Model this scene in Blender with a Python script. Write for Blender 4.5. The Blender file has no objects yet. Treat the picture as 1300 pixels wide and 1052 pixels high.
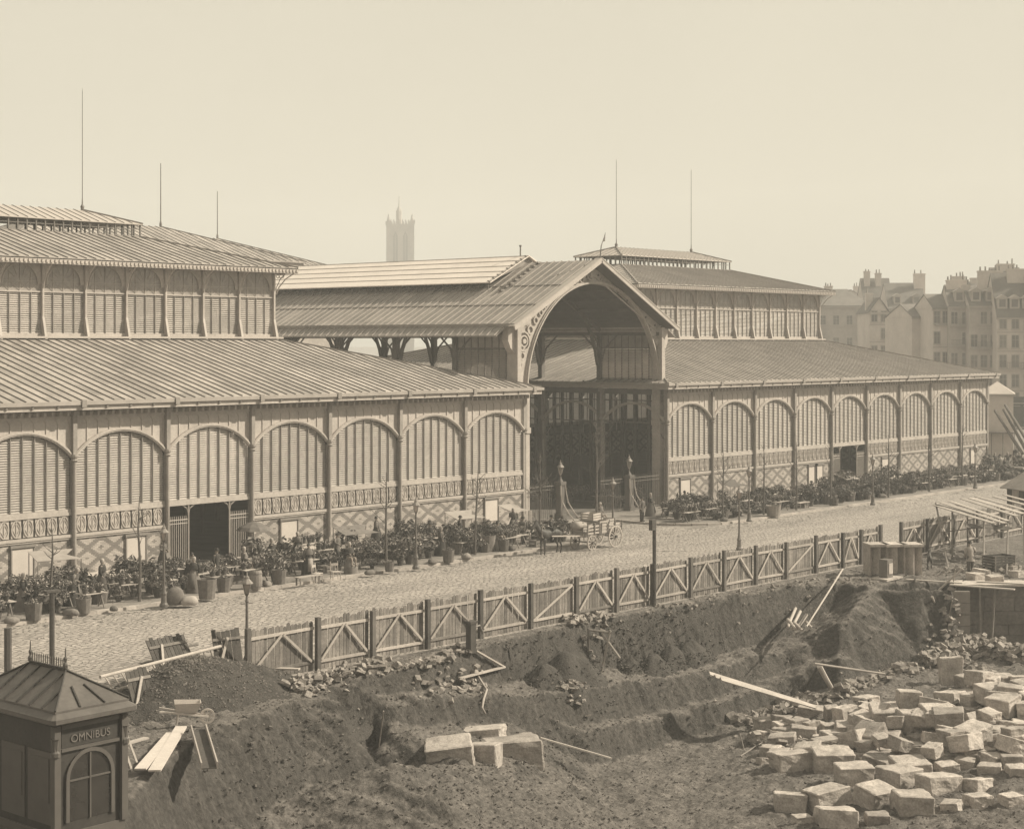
import bpy, bmesh, math, random
import numpy as np
from mathutils import Vector, Matrix, noise
from mathutils.geometry import delaunay_2d_cdt
random.seed(7)
SC = bpy.context.scene
COL = SC.collection
PI = math.pi

# ------------------------------------------------------------------ camera
CAMX, CAMY, CAMZ = -51.3, -75.75, 12.45
TH = math.radians(48.67)                      # heading, from +Y towards +X
FPX, HORY, CXP = 2148.0, 435.0, 650.0         # focal length and horizon, in pixels of the 1300 x 1052 print
cd = bpy.data.cameras.new('camera')
cam = bpy.data.objects.new('camera', cd); COL.objects.link(cam)
cam.location = (CAMX, CAMY, CAMZ)
cam.rotation_euler = (PI/2, 0, -TH)
cd.sensor_width = 36; cd.sensor_fit = 'HORIZONTAL'
cd.lens = FPX/1300*36
cd.shift_y = -(526-HORY)/1300
cd.clip_start = .5; cd.clip_end = 6000
SC.camera = cam

# ------------------------------------------------------------------ sky, sun, exposure
W = bpy.data.worlds.new('World'); SC.world = W; W.use_nodes = True
nt = W.node_tree; nt.nodes.clear()
SUN_AZ = math.radians(131)                    # clockwise from +Y
SUN_EL = math.radians(37)
sky = nt.nodes.new('ShaderNodeTexSky'); sky.sky_type = 'NISHITA'; sky.sun_disc = False
sky.sun_elevation = SUN_EL; sky.sun_rotation = SUN_AZ
sky.dust_density = 4; sky.air_density = 1.5
bw = nt.nodes.new('ShaderNodeRGBToBW'); nt.links.new(sky.outputs[0], bw.inputs[0])
# the print is sepia: the sky's brightness, in cream; a hazy even veil takes most of its gradient
m1 = nt.nodes.new('ShaderNodeMath'); m1.operation = 'MULTIPLY_ADD'; m1.inputs[1].default_value = .12; m1.inputs[2].default_value = SKYV = 5.75
nt.links.new(bw.outputs[0], m1.inputs[0])
tint = nt.nodes.new('ShaderNodeVectorMath'); tint.operation = 'SCALE'; tint.inputs[0].default_value = (1, .922, .735)
nt.links.new(m1.outputs[0], tint.inputs['Scale'])
tc = nt.nodes.new('ShaderNodeTexCoord'); nz = nt.nodes.new('ShaderNodeTexNoise'); nz.inputs['Scale'].default_value = 4.5; nz.inputs['Detail'].default_value = 6
nt.links.new(tc.outputs['Generated'], nz.inputs['Vector'])
mr = nt.nodes.new('ShaderNodeMapRange'); mr.inputs['To Min'].default_value = .90; mr.inputs['To Max'].default_value = 1.08
nt.links.new(nz.outputs[0], mr.inputs[0])
t2 = nt.nodes.new('ShaderNodeVectorMath'); t2.operation = 'SCALE'
nt.links.new(tint.outputs[0], t2.inputs[0]); nt.links.new(mr.outputs[0], t2.inputs['Scale'])
bg = nt.nodes.new('ShaderNodeBackground'); bg.inputs['Strength'].default_value = .0715
nt.links.new(t2.outputs[0], bg.inputs[0])
wo = nt.nodes.new('ShaderNodeOutputWorld'); nt.links.new(bg.outputs[0], wo.inputs[0])
sd = bpy.data.lights.new('sun', 'SUN'); sd.energy = 5.0; sd.angle = math.radians(.8); sd.color = (1, .92, .74)
so = bpy.data.objects.new('sun', sd); COL.objects.link(so); so.location = (60, -80, 90)
sdir = Vector((math.sin(SUN_AZ)*math.cos(SUN_EL), math.cos(SUN_AZ)*math.cos(SUN_EL), math.sin(SUN_EL)))
so.rotation_euler = sdir.to_track_quat('Z', 'Y').to_euler()
vs = SC.view_settings; vs.view_transform = 'Standard'; vs.look = 'None'; vs.exposure = 0.68; vs.gamma = 1.0; vs.use_curve_mapping = False
SC.cycles.max_bounces = 6; SC.cycles.diffuse_bounces = 3; SC.cycles.volume_bounces = 0
SC.cycles.use_denoising = True

# ------------------------------------------------------------------ surveying helpers
_s, _c = math.sin(TH), math.cos(TH)
def ray(px, py):
    a = (px-CXP)/FPX
    return Vector((_s+a*_c, _c-a*_s, -(py-HORY)/FPX))
CP = Vector((CAMX, CAMY, CAMZ))
def G(px, py, z=0.0):                          # point of the level z
    r = ray(px, py); return CP+r*((z-CAMZ)/r.z)
def DD(px, py, d):                             # point at a distance
    return CP+ray(px, py)*d

# ------------------------------------------------------------------ materials
def tone(v, w=1.0):
    v *= .80
    return (v, v*(1-.105*w), v*(1-.175*w), 1)
MATS = {}
def mat(name, v, rough=.85, scale=1.0, var=.25, bump=.0, bscale=None, warm=1.0, rnd=.0, fine=.0, stretch=(1,1,1), metal=0.0, spec=.3):
    if name in MATS: return MATS[name]
    m = bpy.data.materials.new(name); m.use_nodes = True; n = m.node_tree.nodes; l = m.node_tree.links
    p = n['Principled BSDF']; p.inputs['Roughness'].default_value = rough; p.inputs['Metallic'].default_value = metal
    p.inputs['Specular IOR Level'].default_value = spec
    g = n.new('ShaderNodeNewGeometry')
    mp = n.new('ShaderNodeMapping'); mp.inputs['Scale'].default_value = stretch; l.new(g.outputs['Position'], mp.inputs[0])
    t = n.new('ShaderNodeTexNoise'); t.inputs['Scale'].default_value = scale; t.inputs['Detail'].default_value = 6; t.inputs['Roughness'].default_value = .65
    l.new(mp.outputs[0], t.inputs[0])
    r = n.new('ShaderNodeMapRange'); r.inputs['From Min'].default_value = .3; r.inputs['From Max'].default_value = .7
    r.inputs['To Min'].default_value = 1-var; r.inputs['To Max'].default_value = 1+var; l.new(t.outputs[0], r.inputs[0])
    last = r.outputs[0]
    if rnd:
        oi = n.new('ShaderNodeObjectInfo'); r2 = n.new('ShaderNodeMapRange'); r2.inputs['To Min'].default_value = 1-rnd; r2.inputs['To Max'].default_value = 1+rnd
        l.new(oi.outputs['Random'], r2.inputs[0]); mm = n.new('ShaderNodeMath'); mm.operation = 'MULTIPLY'; l.new(last, mm.inputs[0]); l.new(r2.outputs[0], mm.inputs[1]); last = mm.outputs[0]
    if fine:
        t3 = n.new('ShaderNodeTexNoise'); t3.inputs['Scale'].default_value = scale*9; t3.inputs['Detail'].default_value = 4; l.new(g.outputs['Position'], t3.inputs[0])
        r3 = n.new('ShaderNodeMapRange'); r3.inputs['From Min'].default_value = .3; r3.inputs['From Max'].default_value = .7; r3.inputs['To Min'].default_value = 1-fine; r3.inputs['To Max'].default_value = 1+fine
        l.new(t3.outputs[0], r3.inputs[0]); mm = n.new('ShaderNodeMath'); mm.operation = 'MULTIPLY'; l.new(last, mm.inputs[0]); l.new(r3.outputs[0], mm.inputs[1]); last = mm.outputs[0]
    sc = n.new('ShaderNodeVectorMath'); sc.operation = 'SCALE'; sc.inputs[0].default_value = tone(v, warm)[:3]; l.new(last, sc.inputs['Scale'])
    l.new(sc.outputs[0], p.inputs['Base Color'])
    m['scale_node'] = sc.name
    if bump:
        b = n.new('ShaderNodeBump'); b.inputs['Strength'].default_value = 1.0; b.inputs['Distance'].default_value = bump
        t4 = n.new('ShaderNodeTexNoise'); t4.inputs['Scale'].default_value = bscale or scale*6; t4.inputs['Detail'].default_value = 8; t4.inputs['Roughness'].default_value = .7
        l.new(mp.outputs[0], t4.inputs[0]); l.new(t4.outputs[0], b.inputs['Height']); l.new(b.outputs[0], p.inputs['Normal'])
    MATS[name] = m; return m

iron = mat('painted_iron', .45, .6, .8, .16, fine=.10)
iron_dark = mat('dark_iron', .16, .6, .8, .2, fine=.1)
louvre_m = mat('louvre_paint', .44, .7, .45, .17, fine=.10, rnd=.10)
column_m = mat('column_paint', .29, .6, .9, .2, fine=.12)
skylight_m = mat('skylight_glass', .85, .35, .5, .08, fine=.05)
zinc = mat('zinc_sheet', .36, .55, .25, .12, fine=.10, stretch=(1,1,1))
zinc_dark = mat('weathered_zinc', .27, .6, .4, .18, fine=.12)
zinc_light = mat('bright_zinc', .46, .5, .25, .10, fine=.06)
mull_m = mat('mullion_paint', .24, .6, .8, .15)
rib_m = mat('zinc_rib', .20, .55, .6, .15)
timber_pale = mat('fresh_timber', .42, .85, 1.5, .15, bump=.01, bscale=20, rnd=.15, fine=.12)
timber = mat('grey_timber', .20, .9, 1.2, .25, bump=.012, bscale=18, rnd=.22, fine=.15)
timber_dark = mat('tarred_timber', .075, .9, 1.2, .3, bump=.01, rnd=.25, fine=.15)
bleached = mat('bleached_timber', .58, .8, 2, .1, fine=.08)
stone = mat('hewn_stone', .42, .9, 1.6, .34, bump=.045, bscale=7, rnd=.25, fine=.2)
stone_dark = mat('damp_stone', .17, .95, .8, .35, bump=.03, bscale=5, rnd=.15, fine=.2)
pave_m = mat('pavement_asphalt', .23, .9, .5, .35, bump=.01, fine=.14)
kerb_m = mat('kerb_stone', .40, .85, .9, .2, bump=.01, fine=.1, rnd=.12)
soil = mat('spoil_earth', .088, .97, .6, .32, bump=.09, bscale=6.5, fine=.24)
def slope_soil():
    # colour follows the slope: paler where the ground lies flat, darker on steep faces
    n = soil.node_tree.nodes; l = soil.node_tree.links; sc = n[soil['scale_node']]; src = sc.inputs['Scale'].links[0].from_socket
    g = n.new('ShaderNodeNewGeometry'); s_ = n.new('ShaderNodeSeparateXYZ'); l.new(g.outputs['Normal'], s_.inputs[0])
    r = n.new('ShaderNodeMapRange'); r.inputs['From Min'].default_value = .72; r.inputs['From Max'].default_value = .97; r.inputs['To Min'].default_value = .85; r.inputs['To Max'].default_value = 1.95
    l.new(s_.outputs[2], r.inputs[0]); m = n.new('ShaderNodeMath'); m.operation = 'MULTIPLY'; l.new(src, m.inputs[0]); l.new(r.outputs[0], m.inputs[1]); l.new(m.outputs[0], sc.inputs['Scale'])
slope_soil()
def grit(m, scale, amt, dist):
    n = m.node_tree.nodes; l = m.node_tree.links; sc = n[m['scale_node']]; src = sc.inputs['Scale'].links[0].from_socket
    g = n.new('ShaderNodeNewGeometry'); t = n.new('ShaderNodeTexNoise'); t.inputs['Scale'].default_value = scale; t.inputs['Detail'].default_value = 5; t.inputs['Roughness'].default_value = .8; l.new(g.outputs['Position'], t.inputs[0])
    v = n.new('ShaderNodeTexVoronoi'); v.inputs['Scale'].default_value = scale*.7; l.new(g.outputs['Position'], v.inputs['Vector'])
    a = n.new('ShaderNodeMath'); a.operation = 'MULTIPLY_ADD'; a.inputs[1].default_value = -.5; l.new(v.outputs['Distance'], a.inputs[0]); l.new(t.outputs[0], a.inputs[2])
    r = n.new('ShaderNodeMapRange'); r.inputs['From Min'].default_value = .05; r.inputs['From Max'].default_value = .5; r.inputs['To Min'].default_value = 1-amt; r.inputs['To Max'].default_value = 1+amt; l.new(a.outputs[0], r.inputs[0])
    q = n.new('ShaderNodeMath'); q.operation = 'MULTIPLY'; l.new(src, q.inputs[0]); l.new(r.outputs[0], q.inputs[1]); l.new(q.outputs[0], sc.inputs['Scale'])
    b = [x for x in n if x.type == 'BUMP'][0]; b2 = n.new('ShaderNodeBump'); b2.inputs['Distance'].default_value = dist; l.new(a.outputs[0], b2.inputs['Height']); l.new(b.outputs[0], b2.inputs['Normal'])
    l.new(b2.outputs[0], n['Principled BSDF'].inputs['Normal'])
grit(soil, 8.5, .30, .045)
gravel_dark = mat('dark_gravel', .07, .95, 2.2, .35, bump=.10, bscale=14, fine=.4)
sand_m = mat('dark_loam', .06, .97, 1.8, .3, bump=.06, bscale=9, fine=.35)
rubble_m = mat('rubble_stone', .27, .95, 2.5, .55, bump=.02, fine=.25)
leaf_a = mat('leaf_dark', .075, .7, 3, .35, rnd=.3)
leaf_b = mat('leaf_mid', .22, .7, 3, .35, rnd=.3)
flower_m = mat('pale_petals', .46, .8, 5, .3, rnd=.2)
wicker = mat('wicker', .15, .9, 5, .3, bump=.02, bscale=30, rnd=.25, fine=.2)
pot_m = mat('clay_pot', .085, .85, 4, .2, rnd=.3)
bark = mat('bark', .12, .95, 3, .3, bump=.01)
cloth_dark = mat('dark_cloth', .045, .9, 4, .3, rnd=.35)
cloth_mid = mat('grey_cloth', .14, .9, 4, .25, rnd=.35)
cloth_pale = mat('white_linen', .34, .85, 4, .12, rnd=.1)
skin_m = mat('skin', .30, .6, 6, .08, warm=1.5)
hair_m = mat('hair', .04, .7, 6, .2)
fur_dark = mat('dark_coat', .05, .6, 4, .25)
fur_grey = mat('dun_coat', .14, .7, 4, .25)
poster_m = mat('blank_notice', .56, .8, 1.5, .07, fine=.04)
frame_m = mat('notice_frame', .22, .8, 2, .15)
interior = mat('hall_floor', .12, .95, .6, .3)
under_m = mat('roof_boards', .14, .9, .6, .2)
stucco = mat('stucco', .42, .9, .25, .18, fine=.08, rnd=.12)
stucco_pale = mat('pale_stucco', .62, .9, .25, .12, fine=.06, rnd=.08)
slate = mat('slate', .17, .8, .5, .25, fine=.1, rnd=.15)
shutter_m = mat('window_shade', .16, .5, 1, .3, rnd=.35)
trim_m = mat('stone_trim', .42, .85, .8, .12)
tower_m = mat('old_limestone', .40, .9, .2, .2)
tile_pot = mat('chimney_pot', .25, .85, 3, .2)
kiosk_m = mat('kiosk_paint', .05, .55, 1.2, .25, fine=.15)
kiosk_roof = mat('kiosk_zinc', .12, .5, 1.0, .25, fine=.12)
kiosk_trim = mat('kiosk_moulding', .11, .55, 1.5, .15)
letter_m = mat('sign_letters', .16, .7, 3, .15)
canvas_m = mat('canvas', .34, .9, 2, .15, bump=.01)
rope_m = mat('rope', .35, .9, 5, .2)

def lamp_glass():
    m = bpy.data.materials.new('lantern_glass'); m.use_nodes = True
    p = m.node_tree.nodes['Principled BSDF']; p.inputs['Base Color'].default_value = tone(.6); p.inputs['Roughness'].default_value = .15
    p.inputs['Transmission Weight'].default_value = .6; p.inputs['IOR'].default_value = 1.1
    return m
glass_m = lamp_glass()

# brickwork laid in a pattern of two-tone lozenges
def brick_material():
    m = bpy.data.materials.new('lozenge_brick'); m.use_nodes = True; n = m.node_tree.nodes; l = m.node_tree.links
    p = n['Principled BSDF']; p.inputs['Roughness'].default_value = .9; p.inputs['Specular IOR Level'].default_value = .2
    def M(op, a, b=None, c=None):
        x = n.new('ShaderNodeMath'); x.operation = op
        for i, v in enumerate((a, b, c)):
            if v is None: continue
            if isinstance(v, (int, float)): x.inputs[i].default_value = v
            else: l.new(v, x.inputs[i])
        return x.outputs[0]
    g = n.new('ShaderNodeNewGeometry'); s = n.new('ShaderNodeSeparateXYZ'); l.new(g.outputs['Position'], s.inputs[0])
    h = M('ADD', s.outputs[0], s.outputs[1])
    # snapped to courses and headers, so the lozenge edges step like laid bricks
    hz = M('SNAP', h, .115); zz = M('SNAP', s.outputs[2], .075)
    u = M('MULTIPLY', hz, 1/1.72); v = M('MULTIPLY', zz, 1/1.05)
    a = M('FRACT', M('ADD', u, v)); b = M('FRACT', M('SUBTRACT', u, v))
    da = M('ABSOLUTE', M('SUBTRACT', a, .5)); db = M('ABSOLUTE', M('SUBTRACT', b, .5))
    mx = M('MAXIMUM', da, db)
    band = M('GREATER_THAN', mx, .36); dot = M('LESS_THAN', mx, .09)
    dark = M('MAXIMUM', band, dot)
    bt = n.new('ShaderNodeTexBrick'); bt.inputs['Scale'].default_value = 1.0; bt.inputs['Brick Width'].default_value = .23; bt.inputs['Row Height'].default_value = .075
    bt.inputs['Mortar Size'].default_value = .008; bt.inputs['Color1'].default_value = (.8,.8,.8,1); bt.inputs['Color2'].default_value = (1.1,1.1,1.1,1); bt.inputs['Mortar'].default_value = (.75,.75,.75,1)
    cb = n.new('ShaderNodeCombineXYZ'); l.new(h, cb.inputs[0]); l.new(s.outputs[2], cb.inputs[1]); l.new(cb.outputs[0], bt.inputs[0])
    mix = n.new('ShaderNodeMix'); mix.data_type = 'RGBA'; l.new(dark, mix.inputs[0]); mix.inputs[6].default_value = tone(.50); mix.inputs[7].default_value = tone(.25)
    mu = n.new('ShaderNodeMix'); mu.data_type = 'RGBA'; mu.blend_type = 'MULTIPLY'; mu.inputs[0].default_value = 1; l.new(mix.outputs[2], mu.inputs[6]); l.new(bt.outputs[0], mu.inputs[7])
    nz = n.new('ShaderNodeTexNoise'); nz.inputs['Scale'].default_value = .7; nz.inputs['Detail'].default_value = 6; l.new(g.outputs['Position'], nz.inputs[0])
    r = n.new('ShaderNodeMapRange'); r.inputs['From Min'].default_value = .3; r.inputs['From Max'].default_value = .7; r.inputs['To Min'].default_value = .82; r.inputs['To Max'].default_value = 1.1; l.new(nz.outputs[0], r.inputs[0])
    sc = n.new('ShaderNodeVectorMath'); sc.operation = 'SCALE'; l.new(mu.outputs[2], sc.inputs[0]); l.new(r.outputs[0], sc.inputs['Scale']); l.new(sc.outputs[0], p.inputs['Base Color'])
    bp = n.new('ShaderNodeBump'); bp.inputs['Distance'].default_value = .01; l.new(bt.outputs['Fac'], bp.inputs['Height']); bp.invert = True; l.new(bp.outputs[0], p.inputs['Normal'])
    return m
brick_m = brick_material()

# small square setts, worn, in slightly wandering courses across the street
def sett_material():
    m = bpy.data.materials.new('street_setts'); m.use_nodes = True; n = m.node_tree.nodes; l = m.node_tree.links
    p = n['Principled BSDF']; p.inputs['Roughness'].default_value = .75; p.inputs['Specular IOR Level'].default_value = .35
    g = n.new('ShaderNodeNewGeometry')
    nz = n.new('ShaderNodeTexNoise'); nz.inputs['Scale'].default_value = .8; nz.inputs['Detail'].default_value = 4; l.new(g.outputs['Position'], nz.inputs[0])
    w = n.new('ShaderNodeVectorMath'); w.operation = 'MULTIPLY_ADD'; w.inputs[1].default_value = (.9,1.3,0); l.new(nz.outputs['Color'], w.inputs[0]); l.new(g.outputs['Position'], w.inputs[2])
    mp = n.new('ShaderNodeMapping'); mp.inputs['Rotation'].default_value = (0, 0, math.radians(84)); l.new(w.outputs[0], mp.inputs[0])
    bt = n.new('ShaderNodeTexBrick'); bt.inputs['Scale'].default_value = 1.0; bt.inputs['Brick Width'].default_value = .34; bt.inputs['Row Height'].default_value = .26; bt.inputs['Mortar Size'].default_value = .03; bt.inputs['Mortar Smooth'].default_value = .6
    bt.inputs['Color1'].default_value = tone(.42); bt.inputs['Color2'].default_value = tone(.34); bt.inputs['Mortar'].default_value = tone(.16)
    l.new(mp.outputs[0], bt.inputs[0])
    n2 = n.new('ShaderNodeTexNoise'); n2.inputs['Scale'].default_value = .22; n2.inputs['Detail'].default_value = 7; n2.inputs['Roughness'].default_value = .7; mp2 = n.new('ShaderNodeMapping'); mp2.inputs['Scale'].default_value = (.35, 1.6, 1); l.new(g.outputs['Position'], mp2.inputs[0]); l.new(mp2.outputs[0], n2.inputs[0])
    r = n.new('ShaderNodeMapRange'); r.inputs['From Min'].default_value = .3; r.inputs['From Max'].default_value = .7; r.inputs['To Min'].default_value = .72; r.inputs['To Max'].default_value = 1.25; l.new(n2.outputs[0], r.inputs[0])
    n3 = n.new('ShaderNodeTexNoise'); n3.inputs['Scale'].default_value = 3.5; n3.inputs['Detail'].default_value = 4; l.new(g.outputs['Position'], n3.inputs[0])
    r3 = n.new('ShaderNodeMapRange'); r3.inputs['From Min'].default_value = .3; r3.inputs['From Max'].default_value = .7; r3.inputs['To Min'].default_value = .7; r3.inputs['To Max'].default_value = 1.3; l.new(n3.outputs[0], r3.inputs[0])
    mm = n.new('ShaderNodeMath'); mm.operation = 'MULTIPLY'; l.new(r.outputs[0], mm.inputs[0]); l.new(r3.outputs[0], mm.inputs[1])
    sc = n.new('ShaderNodeVectorMath'); sc.operation = 'SCALE'; l.new(bt.outputs[0], sc.inputs[0]); l.new(mm.outputs[0], sc.inputs['Scale']); l.new(sc.outputs[0], p.inputs['Base Color'])
    bp = n.new('ShaderNodeBump'); bp.inputs['Distance'].default_value = .05; bp.invert = True; l.new(bt.outputs['Fac'], bp.inputs['Height']); l.new(bp.outputs[0], p.inputs['Normal'])
    return m
sett_m = sett_material()

# zinc roofing: each sheet between two ribs weathers a little differently
def sheet_material(name, v, axis, pitch=2/3):
    m = mat(name, v, .55, .45, .20, fine=.14)
    n = m.node_tree.nodes; l = m.node_tree.links; sc = n[m['scale_node']]
    src = sc.inputs['Scale'].links[0].from_socket
    g = n.new('ShaderNodeNewGeometry'); s = n.new('ShaderNodeSeparateXYZ'); l.new(g.outputs['Position'], s.inputs[0])
    d = n.new('ShaderNodeMath'); d.operation = 'DIVIDE'; l.new(s.outputs[axis], d.inputs[0]); d.inputs[1].default_value = pitch
    f = n.new('ShaderNodeMath'); f.operation = 'FLOOR'; l.new(d.outputs[0], f.inputs[0])
    d2 = n.new('ShaderNodeMath'); d2.operation = 'DIVIDE'; l.new(s.outputs[1-axis], d2.inputs[0]); d2.inputs[1].default_value = 2.1
    f2 = n.new('ShaderNodeMath'); f2.operation = 'FLOOR'; l.new(d2.outputs[0], f2.inputs[0])
    cb = n.new('ShaderNodeCombineXYZ'); l.new(f.outputs[0], cb.inputs[0]); l.new(f2.outputs[0], cb.inputs[1])
    wn = n.new('ShaderNodeTexWhiteNoise'); wn.noise_dimensions = '2D'; l.new(cb.outputs[0], wn.inputs[0])
    r = n.new('ShaderNodeMapRange'); r.inputs['To Min'].default_value = .76; r.inputs['To Max'].default_value = 1.12; l.new(wn.outputs[0], r.inputs[0])
    mm = n.new('ShaderNodeMath'); mm.operation = 'MULTIPLY'; l.new(src, mm.inputs[0]); l.new(r.outputs[0], mm.inputs[1]); l.new(mm.outputs[0], sc.inputs['Scale'])
    return m
sheet_x = sheet_material('zinc_sheets_front', .37, 0)
sheet_y = sheet_material('zinc_sheets_side', .33, 1)
sheet_nave = sheet_material('zinc_sheets_nave', .29, 1, .7)

# ------------------------------------------------------------------ mesh helpers
class MB:
    def __init__(s): s.v = []; s.f = []; s.m = []; s.mi = 0
    def poly(s, pts):
        b = len(s.v); s.v += [tuple(p) for p in pts]; s.f.append(tuple(range(b, b+len(pts)))); s.m.append(s.mi)
    def add(s, vs, fs):
        b = len(s.v); s.v += [tuple(p) for p in vs]
        for f in fs: s.f.append(tuple(b+i for i in f)); s.m.append(s.mi)
    def box(s, x0, x1, y0, y1, z0, z1):
        s.add([(x0,y0,z0),(x1,y0,z0),(x1,y1,z0),(x0,y1,z0),(x0,y0,z1),(x1,y0,z1),(x1,y1,z1),(x0,y1,z1)],
              [(0,3,2,1),(4,5,6,7),(0,1,5,4),(1,2,6,5),(2,3,7,6),(3,0,4,7)])
    def beam(s, p, q, w, h, up=(0,0,1)):
        p = Vector(p); q = Vector(q); d = (q-p)
        if d.length < 1e-6: return
        d.normalize(); up = Vector(up)
        if abs(d.dot(up)) > .98: up = Vector((0,1,0))
        a = d.cross(up).normalized()*(w/2); b = a.cross(d).normalized()*(h/2)
        s.add([p-a-b,p+a-b,p+a+b,p-a+b,q-a-b,q+a-b,q+a+b,q-a+b], [(0,3,2,1),(4,5,6,7),(0,1,5,4),(1,2,6,5),(2,3,7,6),(3,0,4,7)])
    def tube(s, pts, rs, n=6, cap=True):
        pts = [Vector(p) for p in pts]
        if isinstance(rs, (int, float)): rs = [rs]*len(pts)
        b = len(s.v); k = len(pts)
        for i, p in enumerate(pts):
            d = (pts[min(i+1,k-1)]-pts[max(i-1,0)]).normalized()
            u = Vector((0,0,1)) if abs(d.z) < .9 else Vector((1,0,0))
            a = d.cross(u).normalized(); c = a.cross(d)
            for j in range(n):
                t = 2*PI*j/n; s.v.append(tuple(p+(a*math.cos(t)+c*math.sin(t))*rs[i]))
        for i in range(k-1):
            for j in range(n):
                s.f.append((b+i*n+j, b+i*n+(j+1)%n, b+(i+1)*n+(j+1)%n, b+(i+1)*n+j)); s.m.append(s.mi)
        if cap:
            s.f.append(tuple(b+j for j in range(n))[::-1]); s.m.append(s.mi)
            s.f.append(tuple(b+(k-1)*n+j for j in range(n))); s.m.append(s.mi)
    def lathe(s, prof, n=12, c=(0,0,0), cap=True):
        b = len(s.v); k = len(prof)
        for r, z in prof:
            for j in range(n):
                t = 2*PI*j/n; s.v.append((c[0]+r*math.cos(t), c[1]+r*math.sin(t), c[2]+z))
        for i in range(k-1):
            for j in range(n):
                s.f.append((b+i*n+j, b+i*n+(j+1)%n, b+(i+1)*n+(j+1)%n, b+(i+1)*n+j)); s.m.append(s.mi)
        if cap:
            s.f.append(tuple(b+j for j in range(n))[::-1]); s.m.append(s.mi)
            s.f.append(tuple(b+(k-1)*n+j for j in range(n))); s.m.append(s.mi)
    def slab(s, quad, t):                       # a sloping slab: quad is its upper face, t its depth downward
        q = [Vector(p) for p in quad]; n = len(q); lo = [p-Vector((0,0,t)) for p in q]
        s.add(q+lo, [tuple(range(n)), tuple(range(2*n-1, n-1, -1))]+[(i, n+i, n+(i+1)%n, (i+1)%n) for i in range(n)])
    def ext(s, prof, y0, y1):                   # polygon in x,z extruded along y
        n = len(prof)
        s.add([(x,y0,z) for x,z in prof]+[(x,y1,z) for x,z in prof],
              [tuple(range(n)), tuple(range(2*n-1,n-1,-1))]+[(i,(n+i),(n+(i+1)%n),(i+1)%n) for i in range(n)])
    def strip(s, inner, outer, y0, y1):         # band between two x,z lines, extruded along y
        n = len(inner); vs = []
        for y in (y0, y1):
            vs += [(x,y,z) for x,z in inner]+[(x,y,z) for x,z in outer]
        fs = []
        for i in range(n-1):
            fs += [(i,i+1,n+i+1,n+i), (2*n+i,3*n+i,3*n+i+1,2*n+i+1), (i,2*n+i,2*n+i+1,i+1), (n+i,n+i+1,3*n+i+1,3*n+i)]
        fs += [(0,n,3*n,2*n), (n-1,3*n-1,4*n-1,2*n-1)]
        s.add(vs, fs)
    def mesh(s, name, mats):
        me = bpy.data.meshes.new(name); me.from_pydata(s.v, [], s.f)
        for m in (mats if isinstance(mats, (list, tuple)) else [mats]): me.materials.append(m)
        if isinstance(mats, (list, tuple)) and len(mats) > 1: me.polygons.foreach_set('material_index', s.m)
        me.update(); return me
    def build(s, name, mats, parent=None, fix=True, smooth=False, **kw):
        me = s.mesh(name, mats)
        if fix: fixn(me)
        if smooth: me.shade_smooth()
        return put(name, me, parent, **kw)
def fixn(me):
    bm = bmesh.new(); bm.from_mesh(me); bmesh.ops.recalc_face_normals(bm, faces=bm.faces[:]); bm.to_mesh(me); bm.free()
def props(o, label=None, cat=None, group=None, kind=None):
    if label: o['label'] = label
    if cat: o['category'] = cat
    if group: o['group'] = group
    if kind: o['kind'] = kind
    return o
def put(name, data, parent=None, loc=(0,0,0), rz=0, scale=None, **kw):
    o = bpy.data.objects.new(name, data); COL.objects.link(o); o.parent = parent
    o.location = loc; o.rotation_euler = (0,0,rz)
    if scale: o.scale = scale if hasattr(scale, '__len__') else (scale,)*3
    return props(o, **kw)
def thing(name, label, cat, loc=(0,0,0), rz=0, group=None, scale=None):
    return put(name, None, None, loc, rz, scale, label=label, cat=cat, group=group)
KIDS = {}
def copy_tree(o, loc=None, rz=None, parent=None, label=None, group=None, scale=None):
    c = o.copy(); COL.objects.link(c); c.parent = parent
    if loc is not None: c.location = loc
    if rz is not None: c.rotation_euler = (0,0,rz)
    if scale: c.scale = (scale,)*3
    if label: c['label'] = label
    if group: c['group'] = group
    kids = KIDS.get(o.name)
    if kids is None: kids = KIDS[o.name] = list(o.children)
    for k in kids: copy_tree(k, parent=c)
    return c
def arc(cx, cz, r, a0, a1, n, sx=1.0):
    return [(cx+sx*r*math.cos(math.radians(a0+(a1-a0)*i/n)), cz+r*math.sin(math.radians(a0+(a1-a0)*i/n))) for i in range(n+1)]
ORD = ['first','second','third','fourth','fifth','sixth','seventh','eighth','ninth','tenth','eleventh','twelfth','thirteenth','fourteenth','fifteenth','sixteenth','seventeenth','eighteenth','nineteenth','twentieth']
# ================================================================== GROUND
def sheet(name, pts, z, m, kind='structure'):
    mb = MB(); mb.poly([(x,y,z) for x,y in pts]); return mb.build(name, m, None, kind=kind)
TX0, TX1, TY0, TY1 = -46.0, 66.0, -73.0, -27.9      # the excavated building plot
FAR = 3500
gm = MB()
for (a,b,c,d) in ((-FAR,FAR,TY1,FAR),(-FAR,FAR,-FAR,TY0),(-FAR,TX0,TY0,TY1),(TX1,FAR,TY0,TY1)):
    gm.poly([(a,c,0),(b,c,0),(b,d,0),(a,d,0)])
gm.build('ground', pave_m, kind='structure')
sheet('road', [(-90,TY1),(240,TY1),(240,-10.2),(-90,-10.2)], .006, sett_m)
sheet('cross_street', [(31.6,-10.2),(41.6,-10.2),(41.6,0),(31.6,0)], .006, sett_m)
sheet('nave_road', [(36.5,0),(52,0),(52,104),(36.5,104)], .006, mat('worn_setts', .15, .9, .8, .3, bump=.02, fine=.2))
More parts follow.
